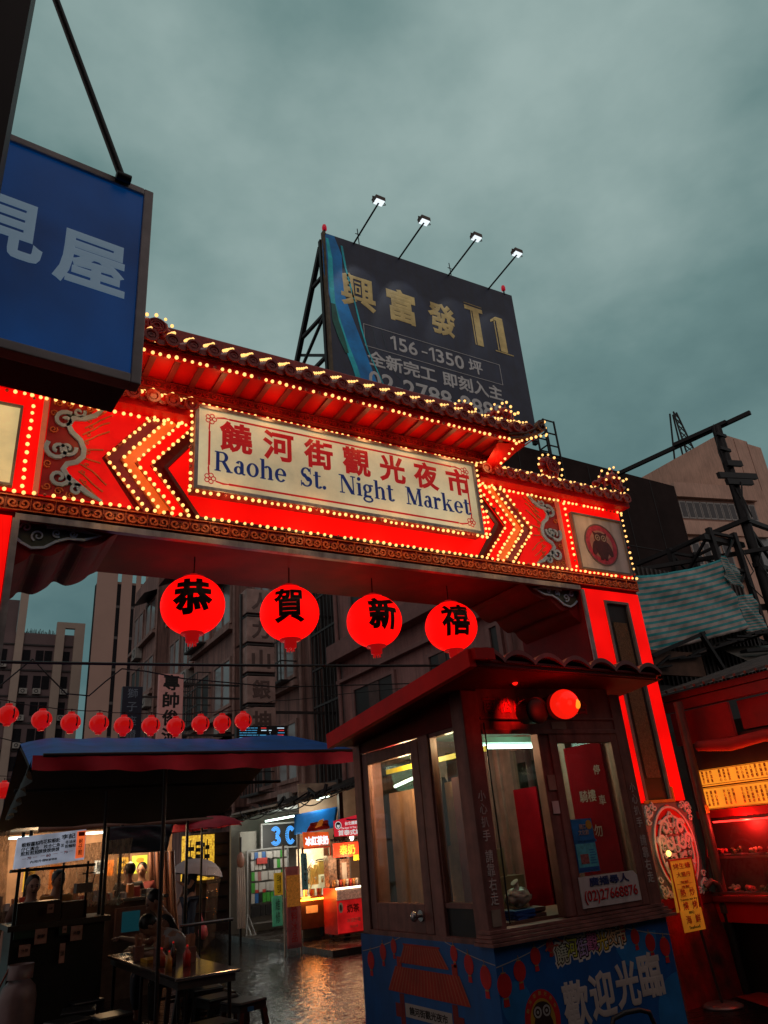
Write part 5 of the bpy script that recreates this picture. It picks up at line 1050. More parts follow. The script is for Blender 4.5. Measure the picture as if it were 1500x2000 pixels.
def tarpm():
    m = mat('striped_tarpaulin', (.72, .60, .54), .55, var=.25, scale=3, dirt=.3)
    t = m.node_tree; n = t.nodes; l = t.links; b = n['Principled BSDF']; old = b.inputs['Base Color'].links[0].from_socket
    c = n.new('ShaderNodeTexCoord'); sp = n.new('ShaderNodeSeparateXYZ'); l.new(c.outputs['UV'], sp.inputs[0])
    k = n.new('ShaderNodeMath'); k.operation = 'MULTIPLY'; k.inputs[1].default_value = 13; l.new(sp.outputs[1], k.inputs[0])
    f_ = n.new('ShaderNodeMath'); f_.operation = 'FRACT'; l.new(k.outputs[0], f_.inputs[0])
    g_ = n.new('ShaderNodeMath'); g_.operation = 'GREATER_THAN'; g_.inputs[1].default_value = .56; l.new(f_.outputs[0], g_.inputs[0])
    mx_ = n.new('ShaderNodeMixRGB'); mx_.inputs[2].default_value = (.03, .42, .46, 1); l.new(g_.outputs[0], mx_.inputs[0]); l.new(old, mx_.inputs[1]); l.new(mx_.outputs[0], b.inputs['Base Color'])
    return m
def sheet(corners, nu, nv, amp, seed, name, m, parent=None, thick=0, sag=0, freq=1.0):
    """a creased cloth between four corners (bottom left, bottom right, top right, top left)"""
    a, b, c, d = map(Vector, corners); nrm = (b-a).cross(d-a).normalized(); vs, uv = [], []; r2 = random.Random(seed); ph = [r2.uniform(0, 6) for _ in range(8)]
    for j in range(nv+1):
        for i in range(nu+1):
            u, v = i/nu, j/nv; p = a.lerp(b, u).lerp(d.lerp(c, u), v)
            h = math.sin(u*9*freq+ph[0]+v*3)*.4+math.sin(v*11*freq+ph[1]+u*5+math.sin(u*7+ph[5]))*.35+math.sin((u+v)*17*freq+ph[2])*.25+math.sin((u*1.7-v)*29*freq+ph[3])*.15+r2.uniform(-.12, .12)
            vs.append(p+nrm*h*amp-Vector((0, 0, sag*4*u*(1-u)*(.3+.7*v)))); uv.append((u, v))
    mb = MB().add(vs, [(j*(nu+1)+i, j*(nu+1)+i+1, (j+1)*(nu+1)+i+1, (j+1)*(nu+1)+i) for j in range(nv) for i in range(nu)], True)
    o = mb.build(name, m, parent); ul = o.data.uv_layers.new(name='uv')
    for lp in o.data.loops: ul.data[lp.index].uv = uv[lp.vertex_index]
    if thick: s_ = o.modifiers.new('solid', 'SOLIDIFY'); s_.thickness = thick
    return o
m_tarp = tarpm()
B = grp('rooftop_shack', 'ramshackle sheet metal shack hung with tarpaulins, right of the arch', 'shack', (11.8, 9.2, 0))
MB().box(9.4, 13.4, 8.3, 12, 0, 5.75).build('wall', mat('grey_sheet_metal', (.12, .105, .10), .5, .3, var=.4, scale=2, streak=.5), B)
cr = MB()
for k in range(34): cr.box(9.42+.118*k, 9.46+.118*k, 8.27, 8.3, 3.2, 5.75)
cr.build('corrugation', mat('grey_sheet_metal', (0, 0, 0)), B)
MB().add([(9.3, 8.0, 3.70), (13.6, 7.9, 4.75), (13.6, 9.4, 5.1), (9.3, 9.4, 4.05)], [(0, 1, 2, 3)]).add([(9.3, 8.0, 3.66), (13.6, 7.9, 4.71), (13.6, 9.4, 5.06), (9.3, 9.4, 4.01)], [(0, 1, 2, 3)]).build('lean_to_roof', mat('rusty_roof', (.09, .06, .05), .6, var=.5, scale=4), B)
jk = MB(); rr = random.Random(8)
for k in range(14):
    x = 9.5+.28*k; z = 3.74+.245*(x-9.3); jk.bar((x, 7.86, z+rr.uniform(-.03, .06)), (x+rr.uniform(.25, .6), 7.84, z+rr.uniform(.05, .16)), .05+.04*rr.random(), .03)
jk.bar((9.7, 7.85, 4.0), (11.1, 7.8, 4.45), .06).bar((11.0, 7.8, 4.45), (11.5, 7.8, 3.6), .07).bar((11.9, 7.7, 4.15), (13.5, 7.7, 4.3), .14, .05)
jk.build('loose_battens', m_steel, B)
MB().box(9.7, 11.0, 7.9, 7.95, 3.72, 4.12).build('rust_board', mat('rust_board', (.16, .08, .05), .7, var=.5, scale=3), B)
MB().add([(11.8, 7.6, 3.95), (13.6, 7.6, 4.25), (13.8, 8.2, 4.5), (11.9, 8.2, 4.35)], [(0, 1, 2, 3)]).build('loose_sheet', mat('pale_sheet', (.17, .15, .13), .5, .3, var=.3), B)
MB().box(9.3, 13.6, 8.1, 8.28, 0, 3.6).build('shade_sheet', m_black, B)  # black sheet stands in for the shade below the lean-to
o = sheet([(9.68, 7.98, 4.05), (12.72, 7.98, 4.70), (12.42, 7.98, 6.02), (9.92, 7.98, 5.42)], 48, 34, .045, 3, 'striped_tarp', m_tarp, None, .004, .06)
tag(o, 'large teal and white striped tarpaulin stretched across the shack front', 'tarpaulin')
o = sheet([(12.66, 8.05, 4.62), (13.5, 8.1, 4.75), (13.3, 8.1, 5.45), (12.74, 8.05, 5.35)], 18, 18, .05, 7, 'striped_tarp', m_tarp, None, .004)
tag(o, 'small crumpled striped tarpaulin hanging right of the large one', 'tarpaulin')
o = sheet([(12.40, 7.93, 5.55), (12.86, 7.95, 5.45), (12.80, 7.95, 5.92), (12.42, 7.93, 6.08)], 14, 14, .06, 9, 'striped_tarp', m_tarp, None, .004)
tag(o, 'folded corner scrap of striped tarpaulin bunched on top of the large one', 'tarpaulin')
# ------------------------------------------------------------------ pinkish house behind the kiosk
m_pink = mat('rough_pink_render', (.34, .175, .16), .75, var=.25, scale=1.5, bump=.5, bscale=40, streak=.3)
m_pinkd = mat('render_band', (.24, .13, .12), .75, var=.2)
Bp = grp('rendered_house', 'pinkish rough rendered house with deep dark windows directly behind the kiosk', 'house', (9, 12, 0))
MB().box(8, 10.5, 8.9, 15.25, 0, 7.6).build('wall', m_pink, Bp)
MB().box(7.86, 8, 8.9, 15.3, 5.06, 5.13).box(7.7, 8, 8.9, 15.4, 5.55, 5.95).build('ledge', m_pinkd, Bp)
for y0, y1, z0, z1 in ((12.85, 14.72, 3.7, 4.86), (10.65, 11.65, 3.7, 4.86), (9.35, 9.75, 3.9, 4.9), (12.9, 14.6, 6.2, 7.3), (10.3, 11.7, 6.2, 7.3)):
    w = MB()
    for q in ((y0, y0+.10, z0, z1), (y1-.10, y1, z0, z1), (y0+.1, y1-.1, z1-.07, z1), (y0+.1, y1-.1, z0, z0+.07)): w.box(7.94, 8.004, *q)
    w = w.build('window', m_pinkd, Bp); MB().box(7.97, 7.995, y0+.1, y1-.1, z0+.07, z1-.07).build('pane', m_black, w)
    if y1-y0 > .8: MB().box(7.955, 7.969, y0+(y1-y0)*.36, y0+(y1-y0)*.60, z0+.07, z1-.08).build('curtain', mat('dim_curtain', (.09, .055, .05), .7, var=.3), w)
MB().tube([(7.9, 9.1, 0), (7.9, 9.1, 7.6)], .05, 8).tube([(7.9, 15.2, 0), (7.9, 15.2, 7.6)], .05, 8).build('drain_pipe', m_pinkd, Bp)
# ------------------------------------------------------------------ apartment block down the right side of the street
m_apt = mat('stained_apartment_wall', (.33, .19, .165), .75, var=.35, scale=.8, streak=.6)
m_aptl = mat('pale_sill', (.36, .23, .20), .7, var=.3, streak=.4)
m_cage = mat('window_cage', (.05, .045, .045), .5, .4)
m_pane = mat('grey_blue_pane', (.32, .32, .33), .15, spec=.8, var=.4, scale=.6)
m_ac = mat('ac_casing', (.42, .41, .38), .5, var=.2, streak=.35)
Ba = grp('apartment_block', 'old stained apartment block with white windows, cages and air conditioners along the street', 'building', (10, 26, 0))
MB().box(8, 16, 16.9, 38, 0, 13.8).build('wall', m_apt, Ba)
rr = random.Random(12)
LA = LEFT(8.0)
def acu(c, par, s=1.0):
    x, y, z = c; a = MB().box(x-.28*s, x, y-.36*s, y+.36*s, z, z+.5*s).build('air_conditioner', m_ac, par); MB().ring(LEFT(x-.28*s), -y+.06*s, z+.26*s, .16*s, .16*s, .05*s, .0, .01, 16).build('fan_grille', m_black, a)
for bay, (ya, yb) in enumerate(((17.3, 20.6), (21.3, 25.4), (26.4, 30.2), (31.0, 35.5))):
    ox = 7.55 if bay % 2 else 7.9
    MB().box(ox, 8.0, ya, yb, 2.9, 13.8).build('bay', m_apt, Ba)
    for fl in range(4):
        z = 3.2+2.55*fl
        MB().box(ox-.22, ox, ya-.05, yb+.05, z-.28, z-.14).build('ledge', m_aptl, Ba)
        for k in range(2):
            y0 = ya+.25+(yb-ya)*.5*k; y1 = y0+(yb-ya)*.40
            w = MB()
            for q in ((y0, y0+.09, z, z+1.5), (y1-.09, y1, z, z+1.5), (y0+.09, y1-.09, z+1.41, z+1.5), (y0+.09, y1-.09, z, z+.09), ((y0+y1)/2-.04, (y0+y1)/2+.04, z+.09, z+1.41)): w.box(ox-.06, ox, *q)
            w = w.build('window', m_aptl, Ba); MB().box(ox-.03, ox-.006, y0+.09, y1-.09, z+.09, z+1.41).build('pane', m_pane if rr.random() < .6 else m_black, w)
            q = rr.random()
            if q < .38:
                cg = MB()
                for j in range(7): yy = y0+(y1-y0)*j/6; cg.bar((ox-.45, yy, z-.1), (ox-.45, yy, z+1.45), .025)
                for zz in (z-.1, z+.4, z+.95, z+1.45): cg.bar((ox-.45, y0, zz), (ox-.45, y1, zz), .03).bar((ox, y0, zz), (ox-.45, y0, zz), .03).bar((ox, y1, zz), (ox-.45, y1, zz), .03)
                cg.box(ox-.45, ox, y0, y1, z-.14, z-.11); cg.build('window_cage', m_cage, Ba)
            elif q < .75: acu((ox-.02, y0+.4, z-.75), Ba); MB().bar((ox, y0+.1, z-.78), (ox-.34, y0+.1, z-.78), .04).build('bracket', m_cage, Ba); MB().bar((ox, y0+.7, z-.78), (ox-.34, y0+.7, z-.78), .04).build('bracket', m_cage, Ba)
            else: MB().add([(ox, y0-.1, z+1.75), (ox, y1+.1, z+1.75), (ox-.6, y1+.1, z+1.5), (ox-.6, y0-.1, z+1.5)], [(0, 1, 2, 3)]).add([(ox, y0-.1, z+1.72), (ox, y1+.1, z+1.72), (ox-.6, y1+.1, z+1.47), (ox-.6, y0-.1, z+1.47)], [(0, 1, 2, 3)]).build('awning', m_cage, Ba)
    MB().tube([(ox-.06, ya-.1, 2), (ox-.06, ya-.1, 13.5)], .05, 7).build('drain_pipe', m_aptl, Ba)
for k, y in enumerate((15.45, 15.9)):
    pass
B2 = grp('dark_alley_gap', 'dark alley gap filled by a near-black wall, cages and pipes between pink house and apartments', 'house', (9, 16, 0))
MB().box(8.35, 12, 15.3, 16.88, 0, 9.6).build('wall', mat('alley_dark_wall', (.03, .026, .026), .8, var=.5, scale=1.5), B2)  # near-black wall stands in for the darkness of the alley gap
cg = MB()
for z in (3.0, 3.9, 4.8, 5.7, 6.6, 7.5, 8.3): cg.bar((8.0, 15.4, z), (8.0, 16.8, z), .05).bar((8.0, 15.4, z), (8.35, 15.4, z), .04)
for k in range(8): cg.bar((8.0, 15.4+.2*k, 2.9), (8.0, 15.4+.2*k, 8.4), .03)
cg.build('iron_cage', m_cage, B2)
MB().tube([(8.2, 15.36, 0), (8.22, 15.36, 9.4)], .06, 7).tube([(8.1, 16.8, 0), (8.1, 16.8, 9.4)], .05, 7).build('drain_pipe', mat('grey_pipe', (.10, .09, .09), .5), B2)
# ------------------------------------------------------------------ hanging street signs
def hang_sign(name, label, x0, x1, y, z0, z1, mm, chars, mi, h, w, bold=.02, frame=True):
    T = grp(name, label, 'sign', ((x0+x1)/2, y, z0)); f2 = FRONT(y)
    p = MB().fbox(f2, x0, x1, z0, z1, -.16, 0).build('board', mm, T, bevel=.01)
    b = MB(); n = len(chars)
    for k, ch in enumerate(chars): txt(ch, None, None, f2, (x0+x1)/2, z1-(k+.5)*(z1-z0)/n, h, w, bold=bold, mb=b, t=.006)
    b.build('lettering', mi, p)
    MB().bar((x1, y+.08, z1-.25), (8.0, y+.08, z1-.25), .05).build('bracket', m_cage, T); MB().bar((x1, y+.08, z0+.25), (8.0, y+.08, z0+.25), .05).build('bracket', m_cage, T)
    return T
hang_sign('street_sign', 'pale pink vertical sign with black brush characters beside a navy one', 4.99, 5.64, 20, 4.42, 6.27, mat('pink_sign_board', (.52, .22, .20), .5, emit=.06, ecol=(1, .5, .45), var=.2), '專帥俊流', m_ink, .42, .44, .03)
hang_sign('street_sign', 'dark navy vertical sign with thin pale characters', 4.12, 4.64, 20.3, 4.2, 5.97, mat('navy_sign_board', (.008, .012, .035), .4), '獅子座鑽石', mat('thin_blue_letters', (.18, .24, .32), .5), .24, .26, .0001)
T = grp('stacked_sign', 'column of square weathered white sign boxes with faded brown characters', 'sign', (6.3, 16.1, 4.0)); f2 = FRONT(16.0)
m_wsb = mat('weathered_white_sign', (.44, .30, .26), .6, var=.25, dirt=.35); m_fad = mat('faded_brown_ink', (.12, .075, .065), .6)
for k, ch in enumerate('人力山銀坤'):
    z1 = 7.46-.70*k; b = MB().fbox(f2, 5.96, 6.65, z1-.60, z1, -.5, 0).build('sign_box', m_wsb, T, bevel=.012); txt(ch, m_fad, b, f2, 6.305, z1-.30, .44, .46, bold=.035, t=.006)
    MB().fbox(f2, 5.98, 6.63, z1-.67, z1-.63, -.45, -.03).build('sign_rail', m_cage, T)
MB().bar((6.7, 16.3, 7.4), (6.7, 16.3, 3.7), .07).bar((5.93, 16.3, 7.4), (5.93, 16.3, 3.7), .05).bar((6.7, 16.3, 7.0), (8.4, 16.3, 7.0), .06).bar((6.7, 16.3, 4.6), (8.4, 16.3, 4.6), .06).build('sign_post', m_cage, T)
T = grp('led_sign', 'black LED ticker board showing blue and red lines above the blue tarpaulin', 'sign', (5.5, 14.1, 3.5)); f2 = FRONT(14.0)
p = MB().fbox(f2, 5.0, 6.06, 3.45, 3.92, -.12, 0).build('board', m_black, T, bevel=.01); b1, b2, b3 = MB(), MB(), MB(); rr = random.Random(6)
for j in range(9):
    z = 3.88-.045*j; x = 5.06
    while x < 5.42: l_ = rr.uniform(.03, .12); b1.fbox(f2, x, min(5.44, x+l_), z-.012, z, .001, .004); x += l_+.012
    for x0, x1 in ((5.46, 5.62), (5.64, 5.72), (5.82, 6.0)):
        if rr.random() < .75: (b1 if rr.random() < .5 else b2 if rr.random() < .5 else b3).fbox(f2, x0+rr.uniform(0, .05), x1-rr.uniform(0, .03), z-.014, z, .001, .004)
b1.build('blue_pixels', mat('led_blue', (.02, .1, .2), .5, emit=.5, ecol=(.1, .5, .9)), p); b2.build('red_pixels', mat('led_red', (.2, .02, .02), .5, emit=.7, ecol=(1, .05, .05)), p); b3.build('white_pixels', mat('led_white', (.3, .4, .5), .5, emit=.9, ecol=(.6, .85, 1)), p)
# ------------------------------------------------------------------ towers at the end of the street
m_tan = mat('tan_tower_tile', (.46, .30, .245), .6, var=.12, scale=.15); m_gap = mat('dark_tower_glazing', (.016, .016, .02), .7, spec=.1)
Bt = grp('tan_tower', 'tall tan tower with dark vertical window strips beyond the hanging lanterns', 'building', (15, 76, 0))
MB().box(11.25, 22, 70, 71.2, 0, 26.4).build('core', m_gap, Bt)
for x0, x1 in ((11.2, 13.06), (13.43, 14.42), (14.80, 15.25), (15.7, 16.7), (17.4, 19), (19.5, 22)): MB().box(x0, x1, 69.88, 70, 0, 34).build('pier', m_tan, Bt)
MB().box(12.2, 22, 70.5, 71.2, 26.4, 26.8).build('roof', m_tan, Bt)
sj = MB()
for z in range(3, 26, 3): sj.box(11.2, 22, 69.97, 69.99, z, z+.25)
sj.build('spandrel', mat('spandrel', (.08, .07, .07), .4), Bt)
m_tw = mat('dark_brown_tower', (.16, .105, .11), .6, var=.2, scale=.3); m_pier = mat('pale_pier', (.46, .365, .30), .6, var=.12, scale=.3)
Bl = grp('grey_tower', 'dark grey tower block with pale full height piers and many air conditioners', 'building', (4, 86, 0))
MB().box(-6, 11.9, 80, 82, 0, 23.9).build('wall', m_tw, Bl); MB().box(-6, 5.6, 80.5, 82, 23.9, 27.4).build('tower_wall', m_tw, Bl)
for x0, x1, z1 in ((5.58, 6.30, 29.5), (9.25, 10.05, 25.1), (11.0, 11.95, 25.1), (.8, 1.7, 29.5), (3.2, 3.75, 27.5)): MB().box(x0, x1, 79.5, 80, 0, z1).build('pier', m_pier, Bl)
MB().box(10.05, 11.0, 79.5, 80, 24.5, 25.1).box(11.5, 11.95, 80, 82, 24.2, 25.1).build('top_beam', m_pier, Bl)
fl = MB()
for k in range(9): fl.box(-6, 11.9, 79.85, 79.99, 2.2+2.55*k, 2.35+2.55*k)
fl.build('floor_band', mat('tower_floor_line', (.03, .024, .026), .6), Bl)
rr = random.Random(21)
for k in range(8):
    for x in (6.7, 7.9, 8.7, 10.35, 4.6, 2.3):
        z = 3.0+2.55*k
        w = MB().box(x-.3, x+.4, 79.93, 80.0, z, z+1.3).build('window', m_gap, Bl)
        if rr.random() < .75: a = MB().box(x-.25, x+.45, 79.5, 79.92, z-.55, z-.02).build('air_conditioner', m_ac, Bl); MB().ring(FRONT(79.5), x+.06, z-.28, .15, .15, .07, 0, .02, 12).build('fan_grille', m_black, a)
pl = MB(); 
for k in range(40): x = 6.4+.07*k; pl.tube([(x, 80.4, 23.9), (x+rr.uniform(-.1, .1), 80.4, 24.05+rr.random()*.45)], .03, 4)
pl.build('roof_plants', mat('roof_plants', (.03, .03, .02), .8), Bl)
# ------------------------------------------------------------------ cables and the string of small lanterns
def catenary(p, q, sag, n=18):
    p, q = Vector(p), Vector(q); return [p.lerp(q, i/n)-Vector((0, 0, sag*4*(i/n)*(1-i/n))) for i in range(n+1)]
tag(MB().tube(catenary((-2.5, 10, 3.95), (8.0, 10, 4.28), .05), .020, 7).build('cable', m_cable), 'thick straight black cable crossing the street behind the big lanterns', 'cable')
c2 = [(-.8, 10, 3.9), (.0, 10, 3.62), (.4, 10, 3.56), (.6, 10, 3.72), (.92, 10, 4.06), (1.12, 10, 3.86), (1.35, 10, 3.64), (1.62, 10, 3.62), (1.80, 10, 3.80), (2.0, 10, 3.98), (2.3, 10, 3.96), (2.8, 10, 3.88), (4.2, 10, 3.8), (8, 10, 4.0)]
tag(MB().tube(c2, .010, 6).build('cable', m_cable), 'thin looped black cable drooping in waves below the straight cable', 'cable')
tag(MB().tube(catenary((-.5, 10.2, 3.5), (3.0, 10.2, 2.75), .12), .006, 5).build('cable', m_cable), 'thin wire slanting down across the small lanterns to the tarpaulin', 'cable')
LPS = [(0.65, 3.20), (0.99, 3.15), (1.29, 3.12), (1.59, 3.11), (1.86, 3.09), (2.17, 3.09), (2.46, 3.08), (2.76, 3.11), (3.03, 3.12), (3.30, 3.15)]
ws = MB(); pp = [Vector((-.9, 9, 3.62))]+[Vector((x, 9, z+.145)) for x, z in LPS]+[Vector((3.7, 9, 3.40)), Vector((4.6, 9, 3.5)), Vector((8, 9, 3.9))]
for i in range(len(pp)-1): ws.tube(catenary(pp[i], pp[i+1], .012, 6), .005, 5)
tag(ws.build('lantern_wire', m_cable), 'thin wire carrying the row of small red lanterns', 'wire')
m_sml = mat('small_lantern', (.5, .008, .010), .25, emit=.32, ecol=(1, .01, .008), var=.25, scale=8)
names = ['leftmost of the ten, cut by the picture edge', 'second along, over the left tower', 'third along, left of the pale pier', 'fourth along, before the tan tower foot', 'fifth along, beside the navy vertical sign', 'sixth along, over the navy vertical sign', 'seventh along, over the pink vertical sign', 'eighth along, right of the pink sign', 'ninth along, beside the white sign column', 'last at the right, over the ticker board']
proto = None
def small_lantern(x, y, z, label, grpn, r_=.107):
    c = Vector((x, y, z)); T = grp('small_lantern', label, 'lantern', (x, y, z-.12), grpn)
    prof = [(.04, -.095)]+[(r_*math.sin(math.pi*(.13+.74*k/16))*(1+.012*(k % 2)), -.1*math.cos(math.pi*(.13+.74*k/16))) for k in range(17)]+[(.04, .095)]
    MB().lathe(c, prof, 20).build('shade', m_sml, T); MB().lathe(c, [(0, -.118), (.035, -.118), (.038, -.09), (0, -.09)], 14).lathe(c, [(0, .09), (.038, .09), (.035, .115), (0, .115)], 14).build('cap', m_lanb, T)
    MB().tube([c+Vector((0, 0, .11)), c+Vector((0, 0, .15))], .006, 5).build('hook', m_cable, T)
    b = MB()
    for a in (.5, -2.0): b.sph(c+Vector((math.sin(a)*.1, -math.cos(a)*.1, 0)), (.012, .008, .055), 7, 6)
    b.build('printed_mark', m_ink, T)
for (x, z), nm in zip(LPS, names): small_lantern(x, 9, z, 'small shiny red lantern on the wire, '+nm, 'small lanterns on the wire')
for x, nm in ((.93, 'small red lantern low at the left edge behind the canopy, outer one'), (1.49, 'small red lantern low at the left edge behind the canopy, inner one')): small_lantern(x, 12, 2.72, nm, 'small lanterns on the wire', .12)
tag(MB().tube(catenary((-.5, 12, 3.0), (3.2, 12, 2.85), .05), .005, 5).build('lantern_wire', m_cable), 'thin wire holding two low red lanterns behind the canopy', 'wire')
# ------------------------------------------------------------------ market canopy
m_tb = mat('blue_tarp', (.010, .15, .62), .5, spec=.15, var=.35, scale=2, bump=.3, bscale=14)
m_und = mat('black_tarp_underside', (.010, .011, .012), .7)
m_val = mat('wine_red_valance', (.42, .012, .055), .6, var=.25, scale=4)
T = grp('market_canopy', 'low blue tarpaulin canopy with wine red valance, dark beneath, left of the kiosk', 'canopy', (2.2, 8.6, 0))
rr = random.Random(31)
def canopy_sheet(dz, name, mm, a):
    vs = []; nx, ny = 40, 20
    for j in range(ny+1):
        for i in range(nx+1):
            u, v = i/nx, j/ny; x0 = .72+.12*v; x = x0+(3.78-x0)*u; y = 6.92+4.2*v
            z = 2.50+(.44*(v/.42) if v < .42 else .44-.72*((v-.42)/.58))+a*(math.sin(u*21+v*5)*.5+math.sin(u*47+2)*.25+rr.uniform(-.3, .3)*.4)*(1-abs(2*v-.8)*.4)-.05*math.sin(math.pi*u)*(1 if v > .1 else .3)-.10*(max(0, .12-u)/.12)**2+.03*max(0, 1-abs(u-.42)*8)*min(1, v*3)
            vs.append((x, y, z+dz))
    return MB().add(vs, [(j*(nx+1)+i, j*(nx+1)+i+1, (j+1)*(nx+1)+i+1, (j+1)*(nx+1)+i) for j in range(ny) for i in range(nx)], True).build(name, mm, T)
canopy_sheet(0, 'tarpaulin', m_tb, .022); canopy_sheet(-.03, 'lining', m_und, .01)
def valance(p, q, h, n, seed, nm='valance'):
    p, q = Vector(p), Vector(q); r2 = random.Random(seed); d = (q-p).normalized(); nrm = d.cross(Vector((0, 0, 1))); vs = []
    for j in range(4):
        for i in range(n+1):
            t = i/n; w = math.sin(t*33+seed)*.012*j+r2.uniform(-.004, .004); vs.append(p.lerp(q, t)+nrm*w-Vector((0, 0, h*j/3+(.03*math.sin(math.pi*t) if j else .012*math.sin(math.pi*t))+.006*math.sin(t*50)*(j == 3))))
    return MB().add(vs, [(j*(n+1)+i, j*(n+1)+i+1, (j+1)*(n+1)+i+1, (j+1)*(n+1)+i) for j in range(3) for i in range(n)], True).build(nm, m_val, T)
valance((.72, 6.9, 2.50), (3.78, 6.9, 2.50), .115, 60, 2)
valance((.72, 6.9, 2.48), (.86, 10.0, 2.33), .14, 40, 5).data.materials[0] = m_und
for y_, z_ in ((6.91, 2.50), (9.0, 2.42), (11.1, 2.2)): MB().tube([(.8, y_, z_), (3.78, y_, z_)], .018, 8).build('cross_tube', m_steel, T)
for x, y, z in ((1.85, 7.05, 2.46), (1.80, 9.35, 2.42), (.86, 11.0, 2.2)): MB().tube([(x, y, 0), (x, y, z)], .018, 8).cyl((x, y, .0), (x, y, .02), .05, n=12).build('pole', m_steel, T)
# ------------------------------------------------------------------ people: one skinned body each, clothing and hair as parts
HAND = []
def skin_obj(name, chains, m, parent, sub=1):
    """chains: lists of (point, radius); equal points weld, so limbs branch from the trunk"""
    vs, es, rs, idx = [], [], [], {}
    def vi(p, r):
        k = tuple(round(q, 4) for q in p)
        if k not in idx: idx[k] = len(vs); vs.append(p); rs.append(r)
        return idx[k]
    for ch in chains:
        pr = None
        for p, r in ch:
            i = vi(p, r)
            if pr is not None and pr != i: es.append((pr, i))
            pr = i
    me = bpy.data.meshes.new(name); me.from_pydata(vs, es, []); me.materials.append(m); o = bpy.data.objects.new(name, me); S.collection.objects.link(o); o.parent = parent
    sk = o.modifiers.new('skin', 'SKIN'); sk.use_smooth_shade = True; d = me.skin_vertices[0].data
    adj = {i: [] for i in range(len(vs))}
    for a, b in es: adj[a].append(b); adj[b].append(a)
    seen = set()
    for i in range(len(vs)):
        r = rs[i]; d[i].radius = (r, r) if not isinstance(r, tuple) else r; d[i].use_root = False
        if i not in seen:
            d[i].use_root = True; st = [i]
            while st:
                q = st.pop()
                if q in seen: continue
                seen.add(q); st += adj[q]
    s = o.modifiers.new('sub', 'SUBSURF'); s.levels = sub; s.render_levels = sub
    return o
m_skin = mat('skin', (.36, .19, .13), .5, var=.12); m_hair = mat('black_hair', (.008, .007, .007), .4)
def person(label, loc, rz, J, top, topm, leg, legm, scale=1.0, sleeves=True, hair=True):
    """J: joints in the person's own frame (facing +Y): pelvis, chest, neck, head, and for L/R shoulder.. ankle"""
    T = grp('person', label, 'person', loc, None, rz, True); T.scale = (scale,)*3
    V_ = {k: Vector(q) for k, q in J.items()}
    ch = [[(V_['pelvis'], .12), (V_['pelvis'].lerp(V_['chest'], .5), .115), (V_['chest'], .135), (V_['neck'], .058), (V_['head'].lerp(V_['neck'], .45), .062), (V_['head'], .088), (V_['head']+(V_['head']-V_['neck']).normalized()*.075, .07)]]
    face = Vector(J.get('face', (0, 1, 0))).normalized()
    ch.append([(V_['head'], .088), (V_['head']+face*.085-Vector((0, 0, .01)), .022)])
    tops, legs = [[(V_['pelvis']+Vector((0, 0, -.04)), .135), (V_['pelvis'].lerp(V_['chest'], .5), .132), (V_['chest'], .15), (V_['chest'].lerp(V_['neck'], .75), .075)]], []
    for s in 'LR':
        sh, el, wr = V_['sh'+s], V_['el'+s], V_['wr'+s]; hp, kn, an, to = V_['hp'+s], V_['kn'+s], V_['an'+s], V_['to'+s]
        hd = (wr-el).normalized(); pa = wr+hd*.07
        ch.append([(V_['chest'], .135), (sh, .06), (sh.lerp(el, .5), .048), (el, .040), (el.lerp(wr, .4), .038), (wr, .026), (pa, .032)])
        sd = hd.cross(Vector((0, 0, 1))); sd = sd.normalized() if sd.length > .1 else Vector((1, 0, 0)); dn = Vector((0, 0, -1)) if abs(hd.z) < .8 else face
        for k, ln_ in ((-1.5, .055), (-.5, .075), (.5, .07), (1.5, .058)):
            b0 = pa+sd*.012*k+hd*.012; ch.append([(b0+sd*.0003, .009), (b0+hd*ln_*.55+dn*.008, .0085), (b0+hd*ln_+dn*.03, .007)])
        tq = pa-hd*.02+sd*.028*(1 if s == 'L' else -1); ch.append([(tq, .010), (tq+hd*.03+sd*.022*(1 if s == 'L' else -1), .009), (tq+hd*.055+sd*.014*(1 if s == 'L' else -1)+dn*.01, .0075)])
        ch.append([(V_['pelvis'], .12), (hp, .085), (hp.lerp(kn, .5), .072), (kn, .055), (kn.lerp(an, .35), .052), (an, .034), (to, .032)])
        tops.append([(V_['chest'], .15), (sh, .078), (sh.lerp(el, .55 if sleeves else .12), .062 if sleeves else .05)])
        legs.append([(V_['pelvis'], .135), (hp, .10), (hp.lerp(kn, .5), .085), (kn, .068), (kn.lerp(an, .85), .055)])
    bo = skin_obj('body', ch, m_skin, T); dg = bpy.context.evaluated_depsgraph_get(); me = bpy.data.meshes.new_from_object(bo.evaluated_get(dg)); up = (V_['head']-V_['neck']).normalized(); sd = face.cross(up).normalized(); fo = up.cross(sd); HR = Matrix((sd, fo, up)).transposed()
    hb = MB(); hb.add([q.co.copy() for q in me.vertices], [tuple(f.vertices) for f in me.polygons], True); hc = V_['head']+up*.03
    hb.sph(hc, (.076, .094, .112), 16, 12, HR); hb.sph(hc+HR@Vector((0, .095, -.012)), (.014, .02, .02), 8, 6, HR)
    for q in (-1, 1): hb.sph(hc+HR@Vector((q*.078, -.005, -.005)), (.012, .022, .03), 8, 6, HR)
    bpy.data.objects.remove(bo); bo = hb.build('body', m_skin, T)
    fe = MB()
    for q in (-1, 1): fe.sph(hc+HR@Vector((q*.03, .083, .012)), (.014, .01, .007), 8, 5, HR).sph(hc+HR@Vector((q*.032, .085, .032)), (.02, .01, .005), 8, 5, HR)
    fe.sph(hc+HR@Vector((0, .083, -.052)), (.024, .01, .006), 8, 5, HR); fe.build('facial_features', mat('dark_features', (.05, .02, .018), .5), T)
    skin_obj(top, tops, topm, T); skin_obj(leg, legs, legm, T)
